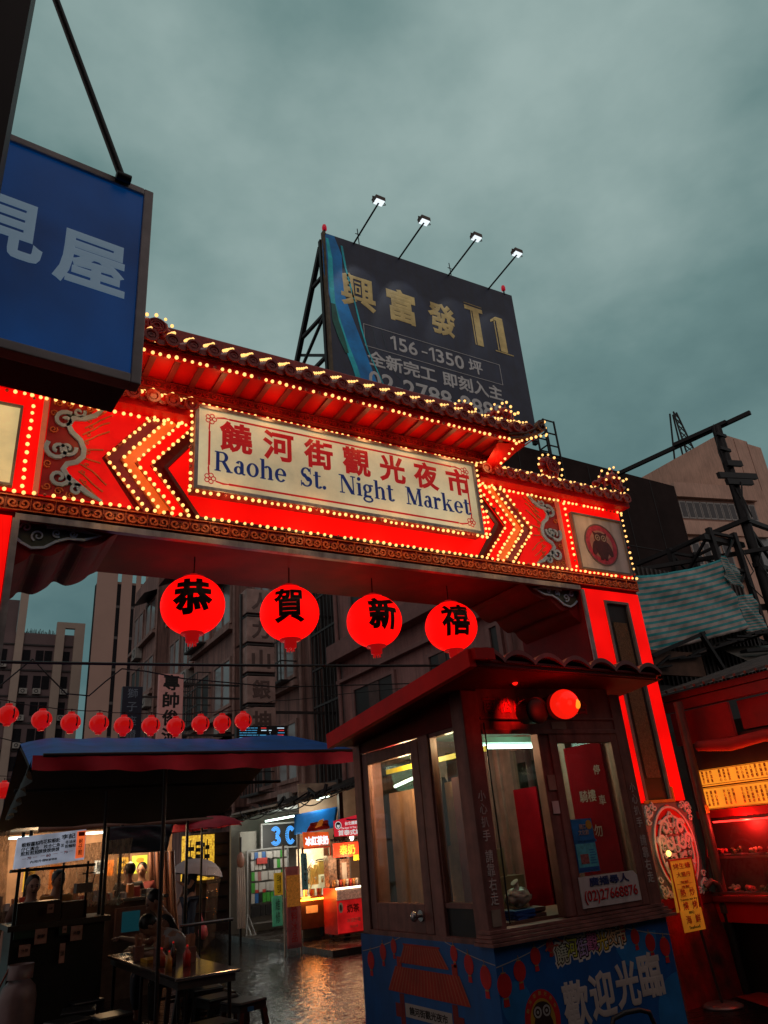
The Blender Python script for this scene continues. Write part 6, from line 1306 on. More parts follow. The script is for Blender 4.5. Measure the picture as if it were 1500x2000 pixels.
    if hair:
        b = MB(); b.sph(hc+HR@Vector((0, -.022, .030)), (.086, .094, .098), 18, 12, HR); b.build('hair', m_hair, T)
    for s in 'LR':
        f_ = (V_['to'+s]-V_['an'+s]); f_.z = 0; f_ = f_.normalized() if f_.length > .01 else Vector((0, 1, 0))
        MB().sph(V_['an'+s]+f_*.07-Vector((0, 0, .035)), (.048, .13, .045), 10, 7, Matrix(((f_.y, f_.x, 0), (-f_.x, f_.y, 0), (0, 0, 1)))).build('shoe', m_black, T)
    return T
STAND = dict(pelvis=(0, 0, .93), chest=(0, .01, 1.27), neck=(0, 0, 1.45), head=(0, .03, 1.58), shL=(.18, 0, 1.38), shR=(-.18, 0, 1.38), elL=(.25, -.03, 1.10), elR=(-.25, -.03, 1.10), wrL=(.26, .08, .86), wrR=(-.26, .08, .86), hpL=(.09, 0, .88), hpR=(-.09, 0, .88), knL=(.10, .03, .48), knR=(-.10, .02, .48), anL=(.10, 0, .08), anR=(-.10, 0, .08), toL=(.11, .13, .04), toR=(-.11, .13, .04))
SIT = dict(pelvis=(0, 0, .53), chest=(0, .12, .88), neck=(0, .18, 1.04), head=(0, .25, 1.15), shL=(.18, .14, .97), shR=(-.18, .14, .97), elL=(.24, .36, .78), elR=(-.24, .34, .78), wrL=(.12, .56, .82), wrR=(-.10, .58, .84), hpL=(.09, .04, .50), hpR=(-.09, .04, .50), knL=(.13, .44, .50), knR=(-.13, .44, .50), anL=(.13, .40, .08), anR=(-.13, .42, .08), toL=(.14, .53, .04), toR=(-.14, .55, .04), face=(0, 1, -.35))
m_blk = mat('black_cloth', (.014, .014, .016), .8, var=.3); m_wht = mat('white_shirt', (.42, .38, .38), .75, var=.12, scale=9); m_den = mat('dark_denim', (.02, .028, .05), .8); m_tee = mat('navy_tee', (.012, .02, .032), .8)
J = dict(STAND); J.update(elR=(-.22, .18, 1.15), wrR=(-.12, .30, 1.24), wrL=(.24, .16, .80), elL=(.26, -.02, 1.08), face=(-.4, 1, -.1))
person('man in navy T-shirt standing under the pale umbrella', (5.02, 16.85, 0), R(110), J, 'shirt', m_tee, 'trousers', m_den, .98)
J = dict(SIT); J.update(chest=(0, .22, .83), neck=(0, .36, .93), head=(0, .47, .99), elL=(.25, .44, .76), elR=(-.25, .42, .76), wrL=(.13, .60, .80), wrR=(-.12, .62, .80), shL=(.18, .27, .90), shR=(-.18, .27, .90), face=(0, 1, -.9))
person('diner in white shirt bent far over the metal table', (2.78, 9.05, 0), R(78), J, 'shirt', m_wht, 'trousers', m_blk)
person('diner in black sleeveless top seated behind the white shirted one', (2.80, 9.85, 0), R(82), SIT, 'tank_top', m_blk, 'trousers', m_den, 1.03, False)
J = dict(STAND); J.update(face=(.6, -.4, 0))
person('stall worker with dark hair in half black and half red clothes', (2.98, 13.3, 0), R(160), J, 'shirt', m_blk, 'trousers', m_blk, .97)
person('stall worker in dark red shirt behind the lit counter', (3.28, 13.7, 0), R(150), STAND, 'shirt', mat('wine_shirt', (.16, .02, .02), .8), 'apron', m_blk, .96)
person('cook standing behind the dark food cart under the menu box', (1.20, 10.1, 0), R(185), STAND, 'shirt', mat('brown_shirt', (.14, .07, .05), .8), 'apron', m_blk, .93)
person('vendor in orange top half hidden behind the hanging pan', (1.62, 11.2, 0), R(200), STAND, 'shirt', mat('orange_shirt', (.45, .16, .02), .8), 'apron', m_blk, .95)
# umbrella, plastic rain sheet and red bag
T = grp('umbrella', 'pale grey open umbrella held over the standing man', 'umbrella', (5.12, 16.75, 1.2))
def dome(c, r, h, n, ribs, tilt, name, m, T):
    b = MB(); vs = []; c = Vector(c); ro = Matrix.Rotation(tilt, 3, 'Y')
    for j in range(7):
        t = j/6
        for i in range(n): a = 6.2832*i/n; k = 1-.07*t*abs(math.sin(a*ribs/2)); vs.append(c+ro@Vector((r*k*math.sin(t*1.35)/math.sin(1.35)*math.cos(a), r*k*math.sin(t*1.35)/math.sin(1.35)*math.sin(a), h*(math.cos(t*1.35)-math.cos(1.35))/(1-math.cos(1.35))+.02*t*abs(math.sin(a*ribs/2)))))
    b.add(vs, [(j*n+i, j*n+(i+1) % n, (j+1)*n+(i+1) % n, (j+1)*n+i) for j in range(6) for i in range(n)], True); o = b.build(name, m, T)
    rb = MB()
    for q in range(ribs): i = int(n*q/ribs); rb.tube([vs[j*n+i]-Vector((0, 0, .012)) for j in range(7)], .006, 5)
    rb.build('ribs', m_steel, T); return ro
ro = dome((5.13, 16.75, 1.33), .56, .33, 32, 8, R(9), 'canopy', mat('grey_umbrella_cloth', (.34, .27, .27), .6, var=.15), T)
MB().tube([(5.17, 16.75, 1.72), (5.13, 16.75, 1.3), (5.06, 16.74, .95)], .009, 6).build('shaft', m_steel, T)
m_film = glass('clear_plastic_film', (.92, .88, .86), .14, (.45, .36, .32)); m_film2 = glass('milky_plastic_film', (.8, .75, .7), .5, (.5, .36, .24))
tag(sheet([(4.80, 15.2, .12), (5.02, 15.2, .3), (5.12, 15.2, 1.45), (4.86, 15.2, 1.5)], 14, 30, .03, 4, 'plastic_sheet', m_film, None, 0, 0), 'clear wrinkled plastic rain sheet hanging right of the umbrella', 'sheet')
b = MB(); b.sph((5.22, 16.55, .30), (.10, .08, .13), 14, 9); rr2 = random.Random(3)
for q in b.v: q += Vector((rr2.uniform(-.012, .012), rr2.uniform(-.012, .012), rr2.uniform(-.01, .01)))
b.tube([(5.22, 16.55, .42), (5.2, 16.6, .58), (5.18, 16.62, .66)], [.03, .008, .02], 6)
tag(b.build('shopping_bag', mat('pink_red_plastic', (.55, .06, .08), .35, emit=0, var=.4, scale=20)), 'knotted pinkish red plastic shopping bag below the umbrella', 'bag')
# ------------------------------------------------------------------ table, its clutter, stools, rail
m_stain = mat('wet_stainless', (.30, .26, .25), .16, .85, var=.25, scale=6)
T = grp('metal_table', 'long wet stainless steel table under the canopy', 'table', (2.25, 8.2, 0))
MB().box(1.97, 2.52, 6.95, 9.6, .722, .75).build('tabletop', m_stain, T, bevel=.006); MB().box(2.0, 2.49, 6.98, 9.57, .66, .72).build('apron_rail', mat('table_rail', (.10, .09, .09), .35, .7), T)
for x in (2.03, 2.46):
    for y in (7.05, 8.3, 9.5): MB().tube([(x, y, .66), (x, y, 0)], .017, 8).build('leg', m_steel, T)
def chop(x, y, z, label, n=26):
    T = grp('chopstick_holder', label, 'holder', (x, y, z), 'chopstick holders on the metal table'); MB().box(x-.045, x+.045, y-.045, y+.045, z, z+.13).build('box', mat('holder_brown', (.16, .07, .06), .4), T, bevel=.005); b = MB(); r2 = random.Random(int(x*100))
    for k in range(n): a, c_ = r2.uniform(-.035, .035), r2.uniform(-.035, .035); b.bar((x+a, y+c_, z+.08), (x+a*1.35, y+c_*1.35, z+.225+r2.uniform(-.01, .015)), .006)
    b.build('chopsticks', mat('bamboo', (.42, .20, .13), .6, var=.3, scale=30), T)
chop(2.14, 8.12, .75, 'wooden holder packed with chopsticks on the table before the diners'); chop(2.36, 7.86, .75, 'chopstick holder on the table nearest the kiosk side'); chop(2.06, 8.6, .75, 'chopstick holder farther along the table by the left post')
def bottle(x, y, z, h, r, m, label, cat='bottle', nm='sauce_bottle'):
    T = grp(nm, label, cat, (x, y, z), 'bottles on the metal table'); MB().lathe((x, y, z), [(0, 0), (r, 0), (r, h*.6), (r*.55, h*.74), (r*.35, h*.8), (r*.3, h*.95), (0, h*.95)], 14).build('bottle', m, T); MB().cyl((x, y, z+h*.93), (x, y, z+h), r*.34, r*.2, 10).build('cap', m_lanb, T)
bottle(2.26, 7.62, .75, .17, .035, mat('red_sauce', (.45, .02, .015), .25), 'red sauce bottle on the table near the corner'); bottle(2.17, 7.76, .75, .20, .03, mat('soy_dark', (.03, .012, .01), .2), 'dark soy bottle beside the red sauce bottle'); bottle(2.10, 7.9, .75, .15, .04, mat('chili_jar', (.35, .05, .02), .3), 'squat chilli jar beside the chopstick holder', 'jar', 'chilli_jar'); bottle(2.05, 7.45, .75, .16, .03, mat('vinegar', (.35, .16, .03), .2), 'amber vinegar bottle nearest the table end')
tag(MB().box(2.06, 2.30, 8.24, 8.50, .752, .78).build('tray', mat('yellow_tray', (.50, .26, .02), .4)), 'yellow tray on the table between the chopstick holders', 'tray')
for x, y, lb in ((2.26, 9.0, 'bowl of noodles before the white shirted diner'), (2.24, 9.45, 'bowl before the diner in black')):
    T = grp('bowl', lb, 'bowl', (x, y, .752)); MB().lathe((x, y, .752), [(0, 0), (.045, 0), (.085, .06), (.09, .062), (.08, .055), (.04, .012), (0, .012)], 18).build('bowl', mat('bowl_cream', (.45, .40, .34), .3), T); MB().sph((x, y, .795), (.07, .07, .012), 10, 6).build('noodles', mat('noodles', (.45, .26, .10), .4, var=.4, scale=60), T)
m_stool = mat('dark_plastic', (.012, .014, .017), .32, var=.2)
def stool():
    T = grp('plastic_stool', 'x', 'stool', (0, 0, 0), 'plastic stools round the metal table', 0, True)
    MB().box(-.15, .15, -.15, .15, .42, .45).build('seat', m_stool, T, bevel=.012); MB().box(-.142, .142, -.142, .142, .37, .419).build('skirt', m_stool, T)
    for i in (-1, 1):
        for j in (-1, 1): MB().bar((i*.125, j*.125, .37), (i*.17, j*.17, 0), .05, .035).build('leg', m_stool, T)
    MB().bar((-.14, .143, .2), (.14, .143, .2), .012, .03).bar((-.14, -.143, .2), (.14, -.143, .2), .012, .03).build('stretcher', m_stool, T)
    return T
sp = stool()
stools = [(2.72, 7.42, .3, 'dark plastic stool with a blue label nearest the kiosk'), (2.62, 7.86, .15, 'dark wet stool at the table side next to the labelled one'), (2.72, 8.5, -.1, 'dark stool on the aisle side halfway down the table'), (1.68, 7.9, .2, 'dark stool on the cart side, nearest the front'), (1.52, 8.5, -.2, 'dark stool tucked between cart and table'), (1.35, 8.0, .4, 'dark stool with pale rim highlights beside the gas cylinder'), (1.66, 9.0, .1, 'dark stool at the far left end of the table'), (2.78, 9.05, .1, 'dark stool carrying the white shirted diner'), (2.80, 9.85, .1, 'dark stool carrying the diner in black'), (2.2, 6.7, .2, 'dark stool pushed up to the near end of the table')]
for k, (x, y, a, lb) in enumerate(stools):
    o = sp if k == 0 else copy_tree(sp); o.location = (x, y, 0); o.rotation_euler.z = a; o['label'] = lb
tag(MB().box(2.70, 2.76, 7.262, 7.266, .375, .41).build('label_sticker', mat('blue_sticker', (.03, .14, .35), .4)), 'small blue label on the front stool skirt', 'sticker')
T = grp('barrier_rail', 'low steel barrier rail standing on the wet street beyond the table', 'rail', (3.5, 11, 0)); MB().tube([(3.16, 11, .84), (3.88, 11, .845)], .022, 8).build('top_tube', m_stain, T)
for x in (3.2, 3.84): MB().tube([(x, 11, .84), (x, 11, 0)], .018, 8).bar((x, 10.8, .015), (x, 11.2, .015), .04, .03).build('leg', m_steel, T)
# ------------------------------------------------------------------ food cart with the menu box, gas cylinder
m_cart = mat('grimy_cart', (.010, .010, .010), .45, .3, var=.5)
T = grp('food_cart', 'dark grimy food cart plastered with paper notes under a lit menu box', 'cart', (1.35, 9.3, 0)); FC = FRONT(9.0)
MB().box(.92, 1.80, 9.0, 9.7, .1, 1.12).build('body', m_cart, T, bevel=.01); MB().box(.88, 1.84, 8.92, 9.75, 1.12, 1.17).build('counter', mat('cart_steel', (.045, .036, .032), .4, .5), T)
MB().box(.96, 1.36, 9.02, 9.4, 1.17, 1.36).box(1.38, 1.62, 9.05, 9.4, 1.17, 1.33).build('burner_box', mat('scorched_steel', (.05, .032, .028), .4, .6), T)
MB().box(.94, 1.22, 8.93, 8.95, 1.05, 1.12).box(1.35, 1.55, 8.93, 8.95, 1.04, 1.11).build('green_edge', mat('green_cart_trim', (.006, .03, .02), .4), T)
nt_m = mat('paper_note', (.36, .20, .16), .6, var=.3, scale=20)
for a0, a1, z0, z1 in ((1.0, 1.10, .90, 1.0), (1.13, 1.24, .99, 1.12), (1.46, 1.57, .98, 1.11), (1.37, 1.42, .80, .97), (1.22, 1.28, 1.25, 1.33), (1.38, 1.42, 1.06, 1.12)):
    n_ = MB().fbox(FRONT(8.915), a0, a1, z0, z1, -.004, .0).build('paper_note', nt_m, T); txt(random.Random(int(a0*100)).choice(['公休', '外帶', '收銀', '謝謝']), m_ink, n_, FRONT(8.915), (a0+a1)/2, (z0+z1)/2, (z1-z0)*.3, (a1-a0)*.6, bold=.01)
for x in (.94, 1.78):
    MB().bar((x, 9.05, 1.17), (x, 9.05, 2.02), .03).build('post', m_cart, T)
    for y in (9.15, 9.6): MB().cyl((x-.02, y, .1), (x+.02, y, .1), .1, n=16).build('wheel', m_black, T)
for x in (1.36, 1.60): MB().bar((x, 9.06, 1.17), (x, 9.06, 1.7), .02).build('hanger', m_steel, T)
MB().tube([(1.50, 9.06, 1.46), (1.66, 9.06, 1.48), (1.68, 9.06, 1.58), (1.55, 9.06, 1.58)], .008, 5).box(1.50, 1.66, 9.03, 9.2, 1.40, 1.49).build('hanging_basket', mat('basket_grey', (.14, .11, .10), .5), T)
mn = MB().add([(.88, 9.0, 1.675), (1.545, 9.0, 1.715), (1.545, 9.0, 2.01), (.89, 9.0, 1.97), (.88, 9.1, 1.675), (1.545, 9.1, 1.715), (1.545, 9.1, 2.01), (.89, 9.1, 1.97)], [(0, 1, 2, 3), (4, 5, 6, 7), (0, 1, 5, 4), (2, 3, 7, 6), (0, 3, 7, 4), (1, 2, 6, 5)]).build('menu_lightbox', mat('menu_glow', (.5, .5, .5), .4, emit=.34, ecol=(.72, .80, 1), evar=.75, escale=3.2), T)
FM = Fr((.88, 8.998, 1.675), Vector((.665, 0, .04)), (0, 0, 1), (0, -1, 0)); mt = MB()
def mtx(s, a, z, h, w): h *= 1.22; txt(s, None, None, Fr((.88+.665*a, 8.998, 1.675+.04*a+z), Vector((1, 0, .06)).normalized(), (0, 0, 1), (0, -1, 0)), 0, 0, h, w*1.06, bold=.03, lift=.001, t=.001, mb=mt)
mtx('蝦蝦蘿粽', .20, .215, .036, .16); mtx('仔仁圓合', .20, .172, .032, .16); mtx('煎煎煎煎', .20, .132, .034, .16); mtx('肉花粽蝦魠', .47, .222, .036, .19); mtx('枝合仁魚', .51, .176, .032, .15); mtx('焿焿焿焿焿', .47, .135, .034, .19); mtx('李記', .74, .245, .04, .13); mtx('冬油米', .78, .19, .028, .10); mtx('粉麵粉', .78, .15, .028, .10); mtx('加', .66, .165, .028, .026); mtx('內用外帶', .33, .045, .022, .14); mtx('新鮮現做', .52, .045, .018, .1)
mt.build('lettering', m_ink, mn); mt = MB(); mtx('70', .20, .085, .022, .035); mtx('60', .47, .088, .024, .04); mtx('70', .72, .095, .02, .035)
for a0, a1, z in ((.10, .16, .083), (.25, .31, .088), (.36, .42, .09), (.53, .6, .094), (.64, .68, .1), (.76, .82, .1)): mt.bar((.88+.665*a0, 8.997, 1.675+.04*a0+z), (.88+.665*a1, 8.997, 1.675+.04*a1+z), .003)
mt.build('price_lettering', m_rt2, mn)
st_ = MB().add([(1.455, 8.995, 1.73), (1.54, 8.995, 1.735), (1.54, 8.995, 1.995), (1.455, 8.995, 1.99)], [(0, 1, 2, 3)]).build('orange_strip', mat('orange_strip_glow', (.6, .15, .05), .4, emit=.8, ecol=(1, .16, .04), evar=.4, escale=6), mn)
txt('蚵\n仔\n煎', m_ink, st_, FRONT(8.992), 1.497, 1.84, .16, .04, bold=.02, line=1.0); MB().fbox(FRONT(8.992), 1.47, 1.53, 1.945, 1.985, 0, .002).build('red_patch', m_rt2, st_)
MB().box(.86, 1.66, 8.97, 9.16, 1.645, 1.672).build('menu_shelf', m_cart, T)
T = grp('gas_cylinder', 'pale grey gas cylinder with carrying collar standing before the dark cart', 'cylinder', (.98, 8.45, 0)); c = Vector((.98, 8.45, 0)); m_cyl = mat('cylinder_grey', (.20, .13, .13), .42, .2, var=.25, dirt=.4)
MB().lathe(c, [(0, .0), (.13, 0), (.14, .05), (.155, .10), (.155, .62), (.14, .70), (.09, .755), (.04, .77), (0, .77)], 28).build('tank', m_cyl, T); MB().lathe(c, [(.11, .765), (.112, .88), (.105, .88), (.103, .765)], 24).build('collar', m_cyl, T)
MB().cyl(c+Vector((0, 0, .76)), c+Vector((0, 0, .84)), .02, n=10).cyl(c+Vector((-.03, 0, .85)), c+Vector((.03, 0, .85)), .018, n=10).build('valve', m_gold, T); MB().tube([c+Vector((.02, 0, .83)), c+Vector((-.1, -.03, .86)), c+Vector((-.2, .1, .6)), c+Vector((-.15, .3, .4)), c+Vector((.1, .55, .3))], .009, 6).build('hose', mat('hose_orange', (.3, .06, .03), .5), T)
# ------------------------------------------------------------------ lit stalls beyond the canopy
m_warm = mat('warm_back_panel', (.45, .28, .18), .6, var=.4, scale=2.5)
def glow_sign(name, label, x0, x1, y, z0, z1, mm, s, mi, n=1, grpn=None):
    T = grp(name, label, 'sign', ((x0+x1)/2, y, z0), grpn); p = MB().box(x0, x1, y, y+.06, z0, z1).build('board', mm, T)
    if s: txt(s, mi, p, FRONT(y), (x0+x1)/2, (z0+z1)/2, (z1-z0)*.8, (x1-x0)*.72, bold=.02, line=1.0)
    return T
m_yg = mat('yellow_glow', (.6, .4, .05), .4, emit=.95, ecol=(1, .50, .04), evar=.45, escale=7); m_og = mat('orange_glow', (.6, .2, .03), .4, emit=1.0, ecol=(1, .20, .02), evar=.5, escale=8); m_gg = mat('green_yellow_glow', (.4, .5, .05), .4, emit=.8, ecol=(.75, .85, .08), evar=.6, escale=7); m_wg = mat('white_glow', (.6, .6, .6), .4, emit=1.0, ecol=(.8, 1, .9), evar=.4, escale=5)
T = grp('lit_stall', 'brightly lit cooked food stall with plastic sheets behind the dark cart', 'stall', (2.3, 13, 0))
MB().box(.6, 4.0, 14.6, 14.66, 0, 2.3).build('back_wall', m_warm, T); MB().box(.7, 3.2, 12.0, 12.7, 0, 1.17).build('counter', mat('stall_counter', (.14, .085, .06), .4, .3, var=.4), T); MB().box(.65, 3.25, 11.95, 12.75, 1.17, 1.21).build('counter_top', m_stain, T)
MB().box(.6, 4.0, 12.6, 14.6, 2.24, 2.28).build('roof', m_und, T); MB().tube([(1.5, 12.6, 2.2), (4.1, 12.6, 2.2)], .04, 8).build('roof_beam', mat('beam_wood', (.18, .09, .06), .6), T)
for x in (1.4, 2.66, 3.66): MB().tube([(x, 12.5, 0), (x, 12.5, 2.2)], .025, 8).build('post', m_steel, T)
for x0, x1 in ((1.2, 2.0), (2.3, 3.3)): MB().cyl((x0, 13.5, 2.15), (x1, 13.5, 2.15), .018).build('fluorescent_tube', m_tube, T)
lamp('stall_light', (1.7, 13.4, 2.0), 60, (1, .62, .32), .25, T); lamp('stall_light', (3.0, 13.5, 2.0), 60, (1, .66, .36), .25, T)
bx_ = random.Random(77)
for k in range(26):
    x = .75+.095*k; h = bx_.uniform(.06, .2); MB().box(x, x+.075, 12.25, 12.4, 1.21, 1.21+h).build('food_box', [m_wht, mat('box_orange', (.45, .15, .04), .5), mat('box_red', (.4, .04, .03), .5), m_stain][k % 4], T)
glow_sign('menu_panel', 'orange lit vertical menu panel behind the cart, left of the pair', 1.42, 1.56, 13.0, 1.40, 1.70, m_yg, '肉\n羹', m_rt2, 1, 'lit menu panels'); glow_sign('menu_panel', 'red orange lit vertical panel behind the cart, right of the pair', 1.77, 1.92, 13.0, 1.40, 1.72, m_og, '花\n枝', m_ink, 1, 'lit menu panels')
glow_sign('menu_panel', 'small yellow lit panel with dark writing beside the green one', 3.15*.93, 3.09, 13.9, 1.52, 1.76, m_yg, '米\n粉', m_ink, 1, 'lit menu panels'); T2 = glow_sign('menu_panel', 'green and yellow lit picture panel above the stall workers', 3.16, 3.40, 13.9, 1.50, 1.77, m_gg, None, None, 1, 'lit menu panels'); f2 = FRONT(13.9)
MB().ell(f2, 3.28, 1.70, .07, .04, .001, .004, 16).build('dish_picture', m_og, T2.children[0]); MB().ribbon(f2, [(3.22, 1.56), (3.26, 1.62), (3.31, 1.60), (3.34, 1.65)], .02, .001, .004).ell(f2, 3.29, 1.57, .05, .02, .001, .004, 14).build('dish_noodles', m_white, T2.children[0])
glow_sign('menu_panel', 'pale blue white lit panel at the back of the food stall', 2.62, 2.80, 14.2, 1.55, 1.75, m_wg, '麵線', m_ink, 1, 'lit menu panels'); glow_sign('menu_panel', 'tiny orange lit panel left of the yellow one', 2.83, 2.92, 14.2, 1.5, 1.74, m_og, None, None, 1, 'lit menu panels')
glow_sign('menu_panel', 'large yellow lit poster crowded with food pictures behind the umbrella', 5.31, 6.07, 18.5, 1.20, 2.16, mat('yellow_poster_glow', (.6, .4, .05), .4, emit=1.1, ecol=(1, .55, .04), evar=.85, escale=22), '古早味\n\n\n', m_ink, 1, 'lit menu panels')
tag(sheet([(1.30, 11.6, 1.2), (2.55, 11.6, 1.15), (2.62, 11.6, 1.98), (1.32, 11.6, 1.9)], 26, 16, .03, 12, 'plastic_sheet', m_film2, None), 'milky plastic sheet glowing warmly behind the dark cart', 'sheet')
tag(sheet([(.45, 10.6, .75), (1.02, 10.6, .85), (.95, 10.6, 2.12), (.45, 10.6, 2.1)], 18, 24, .035, 14, 'plastic_sheet', m_film2, None), 'milky plastic sheet at the left picture edge beside the menu box', 'sheet')
tag(sheet([(2.40, 12.4, 1.80), (3.32, 12.4, 1.78), (3.42, 12.4, 2.16), (2.36, 12.4, 2.18)], 20, 10, .03, 15, 'dark_tarp', mat('dark_blue_tarp', (.012, .02, .03), .35), None, .004), 'dark blue rolled tarpaulin hanging above the stall workers', 'tarpaulin')
b = MB()
for k in range(8): x = 3.42+.055*k; b.tube([(x, 13.8+.03*(k % 2), 1.8), (x+.06, 13.8+.03*(k % 2), 1.0), (x+.14, 13.8, .35)], [.03, .035, .03], 6)
tag(b.build('brown_curtain', mat('brown_plastic_curtain', (.22, .10, .07), .4, var=.3, scale=4)), 'gathered brown plastic curtain slanting beside the black pole', 'curtain')
T = grp('display_screen', 'dark teal screen on a cabinet behind the diners', 'screen', (2.7, 12, .4)); MB().box(2.50, 2.95, 11.8, 11.9, .72, 1.1).build('case', mat('screen_case', (.2, .09, .06), .5), T); MB().box(2.58, 2.82, 11.79, 11.799, .80, 1.05).build('screen', mat('teal_screen', (.01, .05, .07), .2, emit=.05, ecol=(.05, .4, .5)), T)
T = grp('patio_umbrella', 'large wine red parasol open above the middle stalls', 'parasol', (4.05, 13, 0)); dome((4.08, 13.0, 2.07), .66, .20, 32, 8, R(-3), 'canopy', mat('wine_parasol', (.45, .015, .04), .6, var=.25), T); MB().tube([(4.05, 13, 0), (4.05, 13, 2.34)], .02, 8).build('pole', m_steel, T); MB().cyl((4.05, 13, 0), (4.05, 13, .08), .2, n=20).build('base', m_black, T)
MB().add([(3.5, 12.6, 2.16), (4.0, 12.95, 2.3), (4.65, 12.6, 2.14), (4.0, 12.4, 2.06)], [(0, 1, 2, 3)]).build('loose_panel', mat('wine_parasol', (0, 0, 0)), T)
# ------------------------------------------------------------------ phone accessory stall
pv = MB().box(6.15, 8.4, 12.6, 19, 0, .09); tag(pv.build('pavement', wet('wet_paving', (.06, .05, .045), .10, .4, 2, .25, .4), None), kind='structure')
T = grp('accessory_stall', 'phone accessory shop stall with pale walls and ceiling tubes under a tin eave', 'stall', (7.2, 17.8, 0)); m_pw = mat('pale_shop_wall', (.36, .35, .30), .6, var=.15)
MB().box(6.2, 8.2, 17.7, 17.8, .09, 2.5).build('back_wall', m_pw, T); MB().box(6.2, 6.58, 17.1, 17.16, .09, 2.12).build('side_panel', m_pw, T); MB().box(6.2, 8.2, 15.0, 17.7, 2.5, 2.54).build('ceiling', mat('shop_ceiling', (.3, .3, .28), .7), T)
for k in range(3): MB().cyl((6.72, 16.9-.45*k, 2.30+.0*k), (7.28, 16.9-.45*k, 2.36), .02).build('fluorescent_tube', m_tube, T)
lamp('shop_light', (6.85, 16.1, 2.0), 30, (1, .95, .84), .3, T)
T = grp('led_sign', 'black framed LED sign reading 3C in blue dots', 'sign', (7.05, 16.98, 1.74)); f2 = FRONT(16.95)
p = MB().fbox(f2, 6.64, 7.5, 1.735, 2.235, -.06, 0).build('board', m_black, T); t = MB()
for q in ((6.62, 6.66, 1.715, 2.255), (7.48, 7.52, 1.715, 2.255), (6.66, 7.48, 2.225, 2.255), (6.66, 7.48, 1.715, 1.745)): t.fbox(f2, *q, -.06, .02)
t.build('frame', m_wf, T); d3 = MB()
def dots(ring): 
    for a, z in ring: d3.ell(f2, a, z, .0125, .0125, .001, .006, 7)
for off in (0, .03, .06):
    dots([(6.98+(.10-off)*1.0*math.cos(t_), 2.07+(.10-off)*math.sin(t_)) for t_ in [2.7-4.1*i/15 for i in range(16)]]); dots([(6.98+(.11-off)*math.cos(t_), 1.89+(.10-off)*math.sin(t_)) for t_ in [1.5-4.2*i/16 for i in range(17)]]); dots([(7.34+(.115-off)*math.cos(t_), 1.98+(.185-off)*math.sin(t_)) for t_ in [.75+4.8*i/24 for i in range(25)]])
d3.build('blue_dots', mat('led_blue_dot', (.05, .2, .5), .4, emit=1.0, ecol=(.06, .38, 1)), p)
T = grp('grid_rack', 'tall white wire grid rack on splayed feet hung with accessory packs', 'rack', (6.8, 16.95, .09)); g = MB()
for k in range(30): g.bar((6.32+.032*k, 16.95, .32), (6.32+.032*k, 16.95, 1.70+.0013*k), .006)
for k in range(42): g.bar((6.32, 16.95, .33+.033*k), (7.25, 16.95, .33+.033*k), .006)
for p_, q_ in (((6.31, 16.95, .3), (6.31, 16.95, 1.72)), ((7.26, 16.95, .3), (7.26, 16.95, 1.75)), ((6.31, 16.95, 1.72), (7.26, 16.95, 1.75)), ((6.31, 16.95, .3), (7.26, 16.95, .3))): g.bar(p_, q_, .03)
g.build('wire_grid', m_wf, T)
for x in (6.31, 7.26): MB().bar((x, 16.95, .5), (x-.1, 16.75, .1), .022).bar((x, 16.95, .5), (x+.1, 16.75, .1), .022).bar((x-.12, 16.75, .11), (x+.12, 16.75, .11), .025).bar((x, 16.95, .3), (x, 16.75, .11), .022).build('foot', m_wf, T)
rr = random.Random(15); pk_m = [mat('pack_white', (.50, .48, .44), .4, var=.15), mat('pack_green', (.06, .34, .05), .4), mat('pack_blue', (.03, .14, .4), .4), mat('pack_red', (.5, .05, .04), .4), mat('pack_black', (.02, .02, .022), .4), mat('pack_orange', (.5, .16, .08), .4), mat('pack_rose', (.36, .16, .15), .4)]; cn = ['white', 'green', 'blue', 'red', 'black', 'orange', 'rose']
rows_ = [(1.56, .12, 10, 'top row'), (1.34, .17, 10, 'second row'), (1.12, .17, 11, 'third row'), (.91, .165, 10, 'fourth row'), (.70, .17, 10, 'fifth row'), (.44, .20, 8, 'dark bottom row')]
for ri, (z, h, n, rn_) in enumerate(rows_):
    for k in range(n):
        x = 6.36+.86*(k+.5)/n+rr.uniform(-.008, .008); ci = rr.choices(range(7), [10, 1.6, 1, .5, .5, .5, .2])[0] if ri < 4 else rr.choices(range(7), [5, 3, 3, 0, 1, 0, 0])[0] if ri == 4 else rr.choices(range(7), [0, 0, 0, 0, 5, 0, 1.5])[0]
        w_ = .86/n*rr.uniform(.84, .97); y = 16.9-.02*rr.random(); b = MB().box(x-w_/2, x+w_/2, y-.02, y+.005, z-rr.uniform(0, .02), z+h)
        if ci == 0: b2_ = None
        tag(b.build('accessory_pack', pk_m[ci], None), '%s accessory pack hanging in the %s of the grid rack' % (cn[ci], rn_), 'packet', 'accessory packs on the grid rack')
        if ri == 3 and k in (1, 3, 8): tag(MB().box(x-w_/2, x+w_/2, y-.024, y-.021, z-.03, z+.03).build('price_tag', pk_m[3], None), 'red price tag on the fourth row of the grid rack', 'tag', 'red price tags')
b = MB().box(6.48, 6.72, 16.82, 16.86, 1.44, 1.56)
tag(b.build('price_tag', pk_m[3], None), 'wide red cartoon price card on the top row of the grid rack', 'tag')
